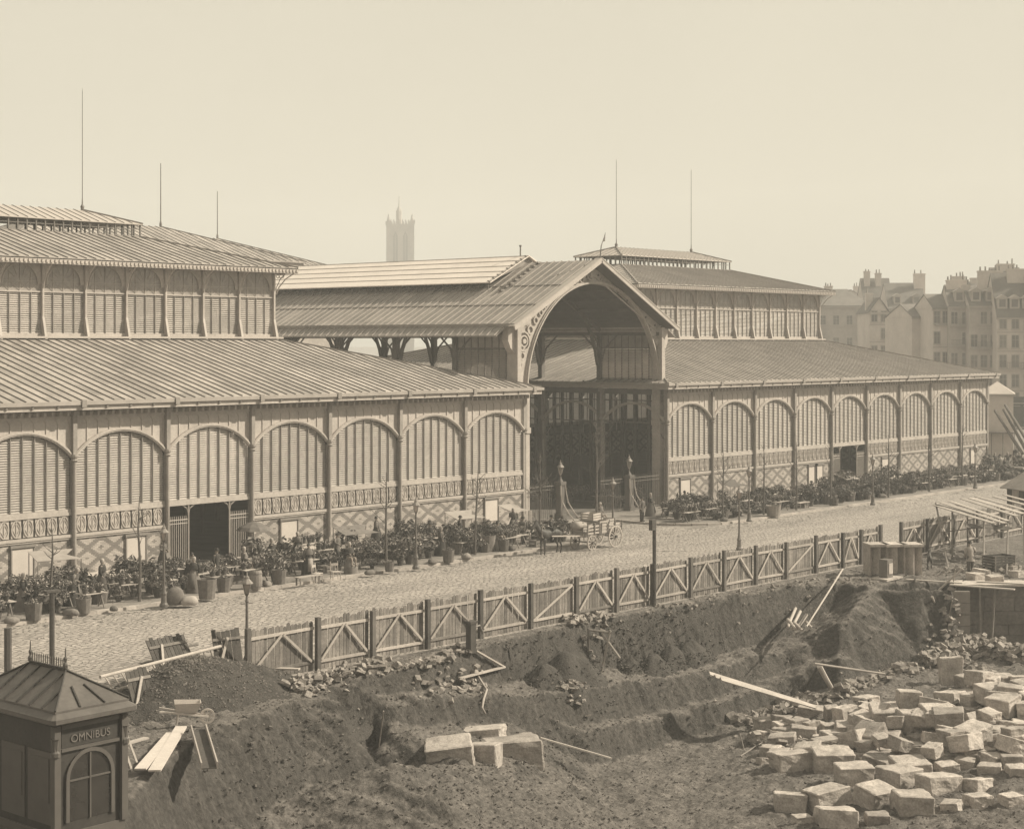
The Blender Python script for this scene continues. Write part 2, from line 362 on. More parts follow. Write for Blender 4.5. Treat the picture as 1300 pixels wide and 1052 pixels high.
def pavement(name, pts):
    mb = MB(); n = len(pts); z = .13
    mb.add([(x,y,z) for x,y in pts]+[(x,y,0) for x,y in pts], [tuple(range(n))]+[(i,(i+1)%n,n+(i+1)%n,n+i) for i in range(n)])
    return mb.build(name, pave_m, kind='structure')
KR = 2.2
cornL = [(31.0-KR+KR*math.sin(math.radians(t)), -9.9+KR-KR*math.cos(math.radians(t))) for t in range(0,91,15)]
cornR = [(42.2+4-4*math.cos(math.radians(t)), -9.9+4-4*math.sin(math.radians(t))) for t in range(0,91,15)]
pv_l = pavement('pavement', [(-70,-9.9)]+cornL+[(31.0,0),(36.3,0),(36.3,.4),(-70,.4)])
pv_r = pavement('pavement', [(42.2,.4)]+cornR+[(200,-9.9),(200,.4)])
def kerbs(parent, line, L=1.1):
    acc = []
    for a, b in zip(line, line[1:]):
        a = Vector((*a,0)); b = Vector((*b,0)); n = max(1, round((b-a).length/L))
        for i in range(n): acc.append((a+(b-a)*(i/n), a+(b-a)*((i+1)/n)))
    return acc
for par, line in ((pv_l, [(-30,-9.9)]+cornL+[(31.0,0)]), (pv_r, [(42.2,0)]+cornR+[(125,-9.9)])):
    me = {}
    for a, b in kerbs(par, line):
        L = (b-a).length; k = round(L,2)
        if k not in me:
            mb = MB(); mb.box(.01,L-.01,-.3,0,.0,.145); me[k] = mb.mesh('kerb_stone', kerb_m); fixn(me[k])
        d = b-a; put('kerb_stone', me[k], par, (a.x,a.y,random.uniform(-.006,.006)), math.atan2(d.y,d.x))

# ================================================================== MARKET HALLS
ZF0, ZF1 = 8.9, 9.42             # fascia
ZSP, ZCR = 6.46, 7.73            # arch springing and crown
AR = 3.83; ACZ = 3.90
def arch_z(x, r=AR): return ACZ+math.sqrt(max(0, r*r-(x-3)**2))
S = {}                           # shared meshes of a 6 m bay
def shared(name, mb, m, fix=True):
    me = mb.mesh(name, m)
    if fix: fixn(me)
    S[name] = me; return me
mb = MB(); z = 3.82
while z < ZCR-.05:
    h = 2.84 if z < ZSP else math.sqrt(max(0, AR*AR-(z+.03-ACZ)**2))
    if h > .25: mb.beam((3-h,.06,z), (3+h,.06,z), .122, .016, up=(0,-.80,.60))
    z += .128
shared('louvre_slats', mb, louvre_m)
CELL = 5.64/8
for k in range(1,8):
    x = .18+CELL*k; mb = MB(); mb.box(-.024,.024,-.05,.02,3.76,arch_z(x)+.02)
    shared('mullion%d'%k, mb, mull_m)
mb = MB(); an = [a for a in range(138,41,-6)]+[42]
inn = [(3+AR*math.cos(math.radians(a)), ACZ+AR*math.sin(math.radians(a))) for a in an]
out = [(3+4.02*math.cos(math.radians(a)), ACZ+4.02*math.sin(math.radians(a))) for a in an]
mb.strip(inn, out, -.16, .03)
mid = [(3+3.90*math.cos(math.radians(a)), ACZ+3.90*math.sin(math.radians(a))) for a in an]
mid2 = [(3+3.97*math.cos(math.radians(a)), ACZ+3.97*math.sin(math.radians(a))) for a in an]
mb.strip(mid, mid2, -.20, -.157)
shared('arch_moulding', mb, iron)
mb = MB(); xs = [.13+5.74*i/24 for i in range(25)]
mb.strip([(x, arch_z(x, 4.0)) for x in xs], [(x, ZF0) for x in xs], -.01, .05)
for k in range(0,9):
    x = .18+CELL*k; z0 = arch_z(min(max(x,.3),5.7), 4.02)-.02
    mb.box(x-.035,x+.035,-.055,-.008,z0,8.5)
    if k < 8:
        xc = x+CELL/2; r = CELL/2-.04
        pi_ = arc(xc, 8.2, r, 180, 0, 6); po = [(px_, 8.5) for px_, _ in pi_]
        mb.strip(pi_, po, -.05, -.009)
mb.box(.13,5.87,-.09,-.008,8.5,8.62); mb.box(.13,5.87,-.16,-.008,8.74,8.88)
for k in range(12): mb.box(.3+k*.46,.42+k*.46,-.5,-.1,8.66,8.88)
shared('frieze_board', mb, iron)
mb = MB(); w = CELL-.11
mb.box(-w/2,w/2,.0,.03,2.5,3.42)
el = [(.24*w/.6*math.cos(t), 2.96+.40*math.sin(t)) for t in [2*PI*i/16 for i in range(17)]]
eo = [(.30*w/.6*math.cos(t), 2.96+.455*math.sin(t)) for t in [2*PI*i/16 for i in range(17)]]
mb.strip(el, eo, -.04, -.003)
mb.box(-.02,.02,-.035,-.003,2.5,3.42)
for s in (-1,1): mb.beam((s*.22,-.018,2.96),(0,-.018,3.3),.03,.028,up=(0,-1,0)); mb.beam((s*.22,-.018,2.96),(0,-.018,2.62),.03,.028,up=(0,-1,0))
shared('cast_panel', mb, iron)
mb = MB(); mb.box(.12,5.88,.06,.10,2.45,3.44); shared('panel_backing', mb, timber_dark)
mb = MB(); mb.box(.10,5.90,-.07,.05,3.44,3.60); mb.box(.10,5.90,-.04,.05,3.603,3.76); shared('transom_rail', mb, iron)
mb = MB(); mb.box(.10,5.90,-.13,.2,2.30,2.45); mb.box(.10,5.90,-.08,.2,2.2,2.297); shared('sill', mb, iron)
mb = MB(); mb.box(.10,5.90,0,.25,0,2.2); mb.mi = 1; mb.box(.10,5.90,-.05,.0,0,.32); shared('brick_wall', mb, [brick_m, stone])
mb = MB()
mb.box(-.20,.20,-.34,.16,0,.55); mb.box(-.16,.16,-.31,.14,.55,.75)
mb.lathe([(.125,.75),(.115,3),(.105,6.2)], 10, (0,-.16,0)); mb.box(-.11,.11,-.06,.1,.75,6.3)
mb.lathe([(.11,6.2),(.2,6.3),(.15,6.36),(.21,6.5),(.2,6.62)], 10, (0,-.16,0))
mb.box(-.125,.125,-.27,.1,6.6,8.9)
mb.box(-.19,.19,-.40,.05,8.66,8.9)
shared('column', mb, column_m)
mb = MB()                                      # side arcade of a hall, towards the covered street
mb.box(.1,5.9,-.05,.06,8.5,8.9); mb.box(.1,5.9,-.03,.04,7.98,8.06)
for k in range(9):
    x = .18+CELL*k; mb.box(x-.022,x+.022,-.03,.03,arch_z(min(max(x,.3),5.7),4.0),8.5)
shared('arcade_spandrel', mb, iron_dark)
mb = MB()
mb.box(.1,5.9,-.03,.03,6.3,6.38); mb.beam((.2,0,5.2),(1.1,0,6.3),.07,.08); mb.beam((5.8,0,5.2),(4.9,0,6.3),.07,.08)
for k in range(1,8): x = .18+CELL*k; mb.box(x-.02,x+.02,-.03,.03,6.38,arch_z(x))
shared('arcade_tracery', mb, iron_dark)
# lantern bay, 3 m
ZL = 12.78
mb = MB(); z = 13.08
while z < 15.45: mb.beam((.07,.05,z),(2.93,.05,z),.122,.016,up=(0,-.80,.60)); z += .128
shared('lantern_slats', mb, louvre_m)
mb = MB()
for k in range(1,4): mb.box(.74*k+.02-.02,.74*k+.02+.02,-.045,.02,13.0,15.45)
shared('lantern_mullion', mb, mull_m); mb = MB()
mb.box(.05,2.95,-.06,.02,15.45,15.53); shared('lantern_rail', mb, iron)
mb = MB(); mb.box(.05,2.95,-.10,.1,ZL,13.02); shared('lantern_frame', mb, iron)
mb = MB(); mb.box(.05,2.95,.045,.065,15.53,17.25); shared('lantern_window', mb, mat('frosted_glass', .33, .3, 2.5, .25, spec=.5))
mb = MB()
for k in range(1,4): mb.box(.74*k+.02-.015,.74*k+.02+.015,0,.04,15.53,17.2)
for k in range(4):
    for s in (0,1):
        mb.beam((.07+.72*k,.02,15.55+.55*s),(.07+.72*(k+1),.02,15.55+.55*(1-s)),.025,.02,up=(0,-1,0))
mb.box(.05,2.95,0,.04,16.1,16.13)
a_ = arc(1.5,15.95,1.22,180,0,12); b_ = [(min(max(1.5+(x-1.5)*1.16,.05),2.95), 17.22) for x,_ in a_]
b_[0] = (.05,15.95); b_[-1] = (2.95,15.95)
mb.strip(a_, b_, -.03, .03)
mb.strip(arc(1.5,15.95,1.18,180,0,12), arc(1.5,15.95,1.25,180,0,12), -.07, -.032)
for k in range(1,8):
    t = math.radians(22.5*k); mb.beam((1.5+.5*math.cos(t),.01,15.98+.5*math.sin(t)),(1.5+1.15*math.cos(t),.01,15.95+1.15*math.sin(t)),.02,.02,up=(0,-1,0))
shared('lantern_tracery', mb, iron)
mb = MB()
mb.box(-.06,.06,-.16,.05,ZL,17.3)
mb.add([(-.08,-.16,14.0),(.08,-.16,14.0),(.08,-.48,ZL-.12),(-.08,-.48,ZL-.12),(-.08,0,14.0),(.08,0,14.0),(.08,0,ZL-.12),(-.08,0,ZL-.12)],[(0,1,2,3),(4,7,6,5),(0,4,5,1),(3,2,6,7),(0,3,7,4),(1,5,6,2)])
shared('pilaster', mb, iron)
mb = MB(); pts = [(0,-.16,15.7),(0,-.3,16.2),(0,-.62,16.75),(0,-1.12,17.2)]
mb.tube(pts, .035, 5); mb.tube([(0,-.42+.13*math.cos(t),16.95+.13*math.sin(t)) for t in [2*PI*i/8 for i in range(9)]], .025, 4)
mb.box(-.035,.035,-1.15,0,17.12,17.22)
shared('eave_bracket', mb, iron)

def slopes(parent, outer, inner, z0, z1, t, mf, ms, pitch=2/3, each=(1,1,1,0), name='roof_slope', rh=.06):
    ox0,ox1,oy0,oy1 = outer; ix0,ix1,iy0,iy1 = inner
    O = [(ox0,oy0,z0),(ox1,oy0,z0),(ox1,oy1,z0),(ox0,oy1,z0)]; I = [(ix0,iy0,z1),(ix1,iy0,z1),(ix1,iy1,z1),(ix0,iy1,z1)]
    for k in range(4):                          # front, right, back, left
        a, b, c, d = O[k], O[(k+1)%4], I[(k+1)%4], I[k]
        q = [a, b, c, d]
        if (Vector(c)-Vector(d)).length < 1e-4: q = [a, b, c]
        mb = MB(); mb.slab(q, t)
        so_ = mb.build(name, mf if k%2 == 0 else ms, parent)
        ax = k % 2                              # runs along x (0) or y (1)
        lo, hi = sorted((a[ax], b[ax])); il, ih = sorted((c[ax], d[ax]))
        yo, yi = a[1-ax], d[1-ax]
        joined = MB(); cache = {}
        n = int((hi-lo)/pitch); off = ((hi-lo)-n*pitch)/2
        for i in range(n+1):
            u = lo+off+i*pitch
            f = 1.0
            if u < il: f = (u-lo)/(il-lo)
            if u > ih: f = (hi-u)/(hi-ih)
            if f < .04: continue
            p = Vector((0,0,0)); q_ = Vector((0,0,0)); q_[1-ax] = (yi-yo)*f; q_.z = (z1-z0)*f
            base = Vector((0,0,z0+rh*.5)); base[ax] = u; base[1-ax] = yo
            if each[k]:
                key = round(f,3)
                if key not in cache:
                    m_ = MB(); m_.beam(p, q_, .04, rh); cache[key] = m_.mesh('roof_rib', rib_m)
                put('roof_rib', cache[key], so_, base)
            else: joined.beam(base+p, base+q_, .05, rh+.02)
        if not each[k]: joined.build('roof_rib', rib_m, so_, fix=False, kind='stuff')
        hp = MB(); hp.beam(Vector(b)+Vector((0,0,.04)), Vector(c)+Vector((0,0,.04)), .12, .09); hp.build('hip_roll', zinc_dark, parent)

def hall(x0, label, doors, notices, open_right=False, open_left=False):
    nx, ny = 9, 7; LX, LY = 6*nx, 6*ny
    t = thing('market_hall', label, 'market hall', (x0,0,0))
    sides = [((0,0), 0, nx), ((LX,0), PI/2, ny), ((LX,LY), PI, nx), ((0,LY), -PI/2, ny)]
    for si, ((sx,sy), rz, n) in enumerate(sides):
        d = Vector((math.cos(rz), math.sin(rz), 0)); o = Vector((sx,sy,0))
        opn = (si == 1 and open_right) or (si == 3 and open_left)
        for i in range(n):
            p = o+d*(6*i)
            if si == 0 and i == 0: p0 = p
            P = lambda nm, key=None, par=t, loc=p, r=rz: put(nm, S[key or nm], par, loc, r)
            P('column')
            P('arch_moulding')
            if opn:
                P('arcade_spandrel'); P('arcade_tracery'); continue
            P('frieze_board')
            lv = P('louvre_panel','louvre_slats')
            lv['kind'] = 'stuff'
            if si in (0,3):
                for k in range(1,8):
                    x = .18+CELL*k; put('mullion', S['mullion%d'%k], t, p+d*x, rz)
            P('transom_rail')
            if si == 0 and i in doors:
                mbd = MB()
                for x in (1.55,4.45): mbd.tube([(x,0,.0),(x,0,3.44)], .045, 6)
                for x, s in ((1.55,1),(4.45,-1),(1.55,-1),(4.45,1)): mbd.tube([(x,0,2.9),(x+s*.12,0,3.25),(x+s*.4,0,3.42)], .03, 4)
                mbd.build('door_post', iron, t, loc=p)
                for xa, xb in ((.14,1.5),(4.5,5.86)):
                    mg = MB(); mg.box(xa,xb,-.02,.02,2.62,2.67); mg.box(xa,xb,-.02,.02,2.42,2.46); mg.box(xa,xb,-.02,.02,.15,.2)
                    g_ = mg.build('side_gate', iron, t, loc=p)
                    k = 0
                    while xa+.07+k*.13 < xb:
                        if k == 0: mm_ = MB(); mm_.box(-.014,.014,-.014,.014,.1,2.85); me_ = mm_.mesh('gate_bar', iron)
                        put('gate_bar', me_, g_, (xa+.07+k*.13,0,0)); k += 1
                continue
            P('panel_backing')
            if si == 0:
                for k in range(8): put('cast_panel', S['cast_panel'], t, p+d*(.18+CELL*(k+.5)), rz)
            P('sill'); P('brick_wall')
            if si == 0 and i in notices:
                xc = notices[i]; nb = MB(); nb.box(xc-.62,xc+.62,-.06,-.003,.55,1.95)
                bd = nb.build('notice_board', poster_m, t, loc=p)
                nf = MB(); nf.box(xc-.70,xc-.625,-.10,-.002,.5,2.0); nf.box(xc+.625,xc+.70,-.10,-.002,.5,2.0); nf.box(xc-.74,xc+.74,-.14,-.002,2.003,2.15)
                nf.build('board_frame', frame_m, bd)
    # gutter and fascia
    e = .9
    for (a,b,c,d_) in ((-e,LX+e,-e,-e+.1),(-e,LX+e,LY+e-.1,LY+e),(-e,-e+.1,-e+.103,LY+e-.103),(LX+e-.1,LX+e,-e+.103,LY+e-.103)):
        g_ = MB(); g_.box(a,b,c,d_,ZF0+.05,ZF1-.08); g_.build('fascia', iron, t)
    for (a,b,c,d_) in ((-e-.1,LX+e+.1,-e-.14,-e-.003),(-e-.14,-e-.003,-e,LY+e),(LX+e+.003,LX+e+.14,-e,LY+e),(-e-.1,LX+e+.1,LY+e+.003,LY+e+.14)):
        g_ = MB(); g_.box(a,b,c,d_,ZF1-.2,ZF1-.02); g_.build('gutter', zinc, t)
    sf = MB()
    sf.box(-e+.1,LX+e-.1,-e+.1,-.02,ZF0+.1,ZF0+.14); sf.box(-e+.1,-.02,-.02,LY,ZF0+.1,ZF0+.14); sf.box(LX+.02,LX+e-.1,-.02,LY,ZF0+.1,ZF0+.14)
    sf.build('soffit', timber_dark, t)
    bm_ = MB(); bm_.lathe([(.02,0),(.09,.0),(.08,.06),(.0,.09)], 6)
    bme = bm_.mesh('boss', iron)
    bmo = bpy.data.meshes.new('boss'); bmo.from_pydata([(v[0],-v[2],v[1]) for v in bm_.v], [], bm_.f); bmo.materials.append(mull_m); fixn(bmo)
    for i in range(nx*4+1): put('boss', bmo, t, (i*1.5, -e-.003, ZF0+.22) )
    hp = MB(); hp.box(-.14,.14,-e-.2,-e-.145,ZF0+.2,ZF1+.06)
    hme = hp.mesh('hopper', zinc_dark)
    for i in range(nx+1): put('gutter_hopper', hme, t, (6*i,0,0))
    # roofs
    slopes(t, (-e,LX+e,-e,LY+e), (12,LX-12,12,LY-12), ZF1, ZL-.05, .12, sheet_x, sheet_y)
    cr = MB(); cr.box(11.5,LX-11.5,11.5,11.95,ZL-.06,ZL+.06); cr.box(11.5,11.95,11.95,LY-11.95,ZL-.06,ZL+.06); cr.box(LX-11.95,LX-11.5,11.95,LY-11.95,ZL-.06,ZL+.06)
    cr.build('flashing', zinc_light, t)
    lx0, lx1, ly0, ly1 = 12, LX-12, 12, LY-12
    for si, ((sx,sy), rz, n) in enumerate([((lx0,ly0),0,10),((lx1,ly0),PI/2,6),((lx1,ly1),PI,10),((lx0,ly1),-PI/2,6)]):
        d = Vector((math.cos(rz), math.sin(rz), 0)); o = Vector((sx,sy,0))
        for i in range(n):
            p = o+d*(3*i)
            put('lantern_louvre', S['lantern_slats'], t, p, rz, kind='stuff'); put('lantern_sill', S['lantern_frame'], t, p, rz); put('lantern_rail', S['lantern_rail'], t, p, rz); put('lantern_mullion', S['lantern_mullion'], t, p, rz)
            put('lantern_window', S['lantern_window'], t, p, rz); put('lantern_tracery', S['lantern_tracery'], t, p, rz)
            put('pilaster', S['pilaster'], t, p, rz); put('eave_bracket', S['eave_bracket'], t, p, rz)
    for cx, cy, rz in ((lx1,ly0,PI/4),(lx0,ly0,-PI/4)): put('eave_bracket', S['eave_bracket'], t, (cx,cy,0), rz, (1,1.35,1))
    for cx, cy in ((lx1,ly0),): put('pilaster', S['pilaster'], t, (cx,cy,0), 0)
    e2 = 1.2; Z2 = 17.5
    o2 = (lx0-e2,lx1+e2,ly0-e2,ly1+e2)
    for (a,b,c,d_) in ((o2[0],o2[1],o2[2],o2[2]+.1),(o2[0],o2[1],o2[3]-.1,o2[3]),(o2[0],o2[0]+.1,o2[2]+.103,o2[3]-.103),(o2[1]-.1,o2[1],o2[2]+.103,o2[3]-.103)):
        g_ = MB(); g_.box(a,b,c,d_,Z2-.38,Z2-.04); g_.build('lantern_fascia', iron, t)
    sc_ = MB()
    for i in range(int((o2[1]-o2[0])/.3)): sc_.box(o2[0]+.1+i*.3,o2[0]+.25+i*.3,o2[2]-.06,o2[2]-.003,Z2-.3,Z2-.12)
    sc_.build('fascia_ornament', zinc_light, t, fix=False, kind='stuff')
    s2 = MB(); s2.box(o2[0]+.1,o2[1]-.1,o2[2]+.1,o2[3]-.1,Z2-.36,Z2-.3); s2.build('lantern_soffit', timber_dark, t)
    cx, cy = LX/2, LY/2
    slopes(t, o2, (cx-8.75,cx+8.75,cy-2.75,cy+2.75), Z2, 19.55, .1, sheet_x, sheet_y)
    # ridge ventilator: a row of iron posts with its glazing off, under a cap roof
    v = MB(); v.box(cx-8.75,cx+8.75,cy-2.75,cy-2.68,19.5,19.62); v.box(cx-8.75,cx+8.75,cy+2.68,cy+2.75,19.5,19.62); v.box(cx-8.75,cx-8.68,cy-2.68,cy+2.68,19.5,19.62); v.box(cx+8.68,cx+8.75,cy-2.68,cy+2.68,19.5,19.62)
    v.build('ventilator_curb', zinc_dark, t)
    pm = MB(); pm.box(-.045,.045,-.045,.045,19.55,20.42); pme = pm.mesh('ventilator_post', iron_dark)
    for i in range(27):
        for yy in (cy-2.7, cy+2.7): put('ventilator_post', pme, t, (cx-8.7+i*.67,yy,0))
    for i in range(1,8):
        for xx in (cx-8.7, cx+8.7): put('ventilator_post', pme, t, (xx,cy-2.7+i*.675,0))
    rr = MB(); rr.box(cx-8.75,cx+8.75,cy-2.72,cy-2.68,20.05,20.10)
    for i in range(12):
        u = random.uniform(-8,7.5); rr.beam((cx+u,cy-2.6,19.75+random.random()*.2),(cx+u+random.uniform(.5,1.3),cy-2.2,20.2),.05,.07)
    rr.build('ventilator_stay', iron_dark, t)
    slopes(t, (cx-8.85,cx+8.85,cy-2.85,cy+2.85), (cx-6,cx+6,cy,cy), 20.42, 21.35, .06, zinc_light, zinc_light, each=(1,0,0,0), rh=.04)
    for s in (-6,6):
        rd = MB(); rd.lathe([(.12,21.3),(.12,21.5),(.16,21.56),(.05,21.75),(.03,22.2),(.022,29.3),(.0,29.6)], 6, (cx+s,cy,0)); rd.build('lightning_rod', iron_dark, t)
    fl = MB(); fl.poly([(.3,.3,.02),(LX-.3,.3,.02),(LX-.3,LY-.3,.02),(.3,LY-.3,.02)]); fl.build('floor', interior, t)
    ic = MB()
    for i in range(1,nx):
        for j in range(1,ny): ic.box(6*i-.12,6*i+.12,6*j-.12,6*j+.12,0,10+min(i,nx-i,j,ny-j,2)*1.2)
    ic.build('inner_column', iron_dark, t, fix=False, kind='stuff')
    return t
hall(-18, 'great iron market hall nearest the camera, with louvred arcades and two-tier zinc roof', {4}, {3:4.0, 5:1.9+1.0, 8:2.7, 2:3.0}, open_right=True)
hall(52.42, 'farther iron market hall beyond the arched portal, louvred bays under a two-tier zinc roof', {4}, {0:2.5, 3:4.0, 5:3.5, 8:3.0, 2:9}, open_left=True)

# ================================================================== COVERED STREET WITH ITS GABLED PORTAL
nv = thing('covered_street', 'high gabled nave between the two halls with a round-arched cast portal', 'arcade', (44.2,0,0))
NL = 102; HW = 9.15; GZ = 13.65; RZ = 18.4; AX = .6       # length, half width to the gutter, gutter and ridge heights
sl = (RZ-GZ)/HW
for s in (-1,1):
    q = [(s*HW,-.3,GZ),(0,-.3,RZ),(0,NL,RZ),(s*HW,NL,GZ)]
    mb = MB(); mb.slab(q, .14); ms = mb.build('roof_slope', [sheet_nave], nv)
    rb = MB(); rb.beam((0,0,0),(-s*HW,0,RZ-GZ),.035,.07); rme = rb.mesh('roof_rib', mat('nave_rib', .36, .6, .8, .2))
    n = 140
    for i in range(n+1): put('roof_rib', rme, ms, (s*HW, -.1+i*.7, GZ+.03))
    for f in (.3,.6):
        pu = MB(); pu.box(min(s*HW*(1-f),s*HW*(1-f)+.05),max(s*HW*(1-f),s*HW*(1-f)+.05),-.2,NL,GZ+(RZ-GZ)*f+.0,GZ+(RZ-GZ)*f+.07); pu.build('roof_seam', rib_m, nv)
    gt = MB(); gt.box(min(s*HW,s*(HW+.22)),max(s*HW,s*(HW+.22)),-.2,NL,GZ-.12,GZ+.1); gt.build('gutter', zinc_dark, nv)
    q = [(s*(HW+.22),.6,GZ-.14),(s*(HW+.22),NL,GZ-.14),(s*(HW+1.15),NL,GZ-.72),(s*(HW+1.15),.6,GZ-.72)]
    mb = MB(); mb.slab(q, .08); lw = mb.build('eave_slope', zinc_dark, nv)
    rb = MB(); rb.beam((s*.22,0,-.11),(s*1.15,0,-.69),.04,.07); rme = rb.mesh('roof_rib', MATS['nave_rib'])
    for i in range(0,140): put('roof_rib', rme, lw, (s*HW,.8+i*.7,GZ))
    # clerestory posts and braces standing on the line of the hall's side
    X = s*8.21
    for i in range(1, 17):
        y = 6*i+.3
        mb = MB(); mb.box(X-.2,X+.2,y-.2,y+.2,0,GZ-.55); mb.build('nave_column', iron_dark, nv)
        mb = MB()
        for dy in (-1,1): mb.tube([(X,y,10.4),(X,y+dy*.5,12.0),(X,y+dy*1.7,13.05)], .075, 5)
        mb.tube([(X,y,11.4),(X-s*.4,y,12.6),(X-s*1.4,y,13.6)], .08, 5); mb.tube([(X,y,11.8),(X+s*.4,y,12.8),(X+s*1.2,y,13.1)], .06, 5)
        mb.build('brace', iron_dark, nv)
    tb = MB(); tb.box(X-.12,X+.12,.5,NL,13.0,13.25); tb.build('wall_plate', iron_dark, nv)
    # the first bay behind the portal is louvred and glazed
    cl = MB(); z = 9.6
    while z < 12.0:
        cl.beam((X,.9,z),(X,6.1,z),.16,.018,up=(s*.62,0,.78)); z += .122
    cl.build('clerestory_louvre', louvre_m, nv, fix=False, kind='stuff')
    cg = MB(); cg.box(X-.01,X+.01,.9,6.1,12.1,13.0); cg.build('clerestory_glass', mat('frosted_glass', .5), nv)
    cf = MB()
    for k in range(0,9): cf.box(X-.05,X+.05,.9+.65*k-.03,.9+.65*k+.03,9.4,13.0)
    cf.box(X-.055,X+.055,.9,6.1,12.0,12.1); cf.box(X-.07,X+.07,.9,6.1,9.4,9.55); cf.build('clerestory_frame', iron_dark, nv)
for i in range(0, 17):                          # arched roof trusses
    y = 6*i+(.3 if i else 1.3)
    if i == 0: continue
    mb = MB(); a = arc(0,9.3,7.9,170,10,18); b = arc(0,9.3,8.15,170,10,18); mb.strip(a, b, y-.08, y+.08)
    mb.beam((-8.2,y,13.4),(0,y,17.9),.12,.25); mb.beam((8.2,y,13.4),(0,y,17.9),.12,.25)
    mb.build('roof_truss', iron_dark, nv)
bo = MB(); bo.poly([(-8.5,1.1,13.62),(0,1.1,18.08),(0,NL,18.08),(-8.5,NL,13.62)]); bo.poly([(8.5,1.1,13.62),(0,1.1,18.08),(0,NL,18.08),(8.5,NL,13.62)])
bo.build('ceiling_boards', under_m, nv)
for k in range(1,6):
    f = k/6
    for s in (-1,1):
        mb = MB(); mb.box(s*8.2*(1-f)-.06,s*8.2*(1-f)+.06,1.1,NL,13.62+4.46*f-.32+.16*0,13.62+4.46*f-.1); mb.build('purlin', iron_dark, nv)
# raised ridge light
ry0 = 6.5
for s in (-1,1):
    q = [(s*4.35,ry0,16.85),(0,ry0,18.95),(0,NL,18.95),(s*4.35,NL,16.85)]
    mb = MB(); mb.slab(q, .07); rs_ = mb.build('ridge_light', skylight_m, nv)
    for f in (.2,.4,.6,.8,.98):
        pu = MB(); x = s*4.35*(1-f); pu.box(x-.02,x+.02,ry0,NL,16.85+2.1*f+.0,16.85+2.1*f+.03); pu.build('glazing_bar', MATS['nave_rib'], rs_)
    w_ = MB(); w_.box(s*4.1-.04,s*4.1+.04,ry0+.3,NL,16.0,16.2); w_.build('ridge_curb', zinc_dark, nv)
    pp = MB(); pp.box(-.03,.03,-.03,.03,0,.7); pme = pp.mesh('ridge_post', iron_dark)
    for i in range(int((NL-ry0)/.9)): put('ridge_post', pme, nv, (s*4.15, ry0+.4+i*.9, 16.15))
gg = MB(); gg.ext([(-4.2,16.85),(0,18.9),(4.2,16.85),(0,18.3)], ry0+.3, ry0+.38); gg.build('ridge_gable', zinc_dark, nv)
for i in range(9):
    f = i/8.5; x = -4.35+4.35*f
    mb = MB(); mb.box(x-.16,x+.22,5.3,5.62,GZ+sl*(HW+x)+.04,GZ+sl*(HW+x)+.16); mb.build('roof_step', zinc_dark, nv)
    mb = MB(); mb.box(x-.12,x+.2,ry0+.02,ry0+.2,16.85+.483*(x+4.35)+.03,16.85+.483*(x+4.35)+.12); mb.build('roof_step', zinc_dark, nv)
ch = MB(); ch.lathe([(.05,18.9),(.05,19.6),(.09,19.65),(.09,19.75)], 8, (0,7.4,0)); ch.build('vent_pipe', iron_dark, nv)
# --- portal
cz = 9.15; R0 = 7.55
def gab(t):                                     # where a ray from the arch centre meets the gable outline
    dx, dz = math.cos(t), math.sin(t)
    lo, hi = 0, 20
    for _ in range(30):
        m = (lo+hi)/2; x = AX+m*dx
        if abs(x) < 8.45 and cz+m*dz < RZ-.15-sl*abs(x): lo = m
        else: hi = m
    return (AX+lo*dx, cz+lo*dz)
ang = [PI*(1-i/36) for i in range(37)]
mb = MB(); mb.strip([(AX+R0*math.cos(t), cz+R0*math.sin(t)) for t in ang], [gab(t) for t in ang], .8, 1.0); mb.build('portal_spandrel', iron, nv)
mb = MB(); mb.strip([(AX+R0*math.cos(t), cz+R0*math.sin(t)) for t in ang], [(AX+(R0+.22)*math.cos(t), cz+(R0+.22)*math.sin(t)) for t in ang], .66, .797)
mb.strip([(AX+(R0+.05)*math.cos(t), cz+(R0+.05)*math.sin(t)) for t in ang], [(AX+(R0+.15)*math.cos(t), cz+(R0+.15)*math.sin(t)) for t in ang], .56, .657)
mb.build('portal_arch', iron, nv)
mb = MB()
for s in (-1,1):
    for k in (0,1):
        o = .0 if k == 0 else .62
        mb.beam((0,.76,RZ-.22-o),(s*8.4,.76,RZ-.22-o-sl*8.4),.06,.1)
mb.build('portal_border', iron, nv)
def ring(mb, x, z, r, w, y0=.7, y1=.797, n=14):
    mb.strip([((r-w)*math.cos(2*PI*i/n)+x,(r-w)*math.sin(2*PI*i/n)+z) for i in range(n+1)],[(r*math.cos(2*PI*i/n)+x,r*math.sin(2*PI*i/n)+z) for i in range(n+1)],y0,y1)
mb = MB(); ring(mb,0,17.35,.42,.10,.64,.797); ring(mb,0,17.35,.24,.08,.60,.797); mb.ext([(.16*math.cos(2*PI*i/10),17.35+.2*math.sin(2*PI*i/10)) for i in range(10)],.55,.796)
mb.build('crest', iron, nv)
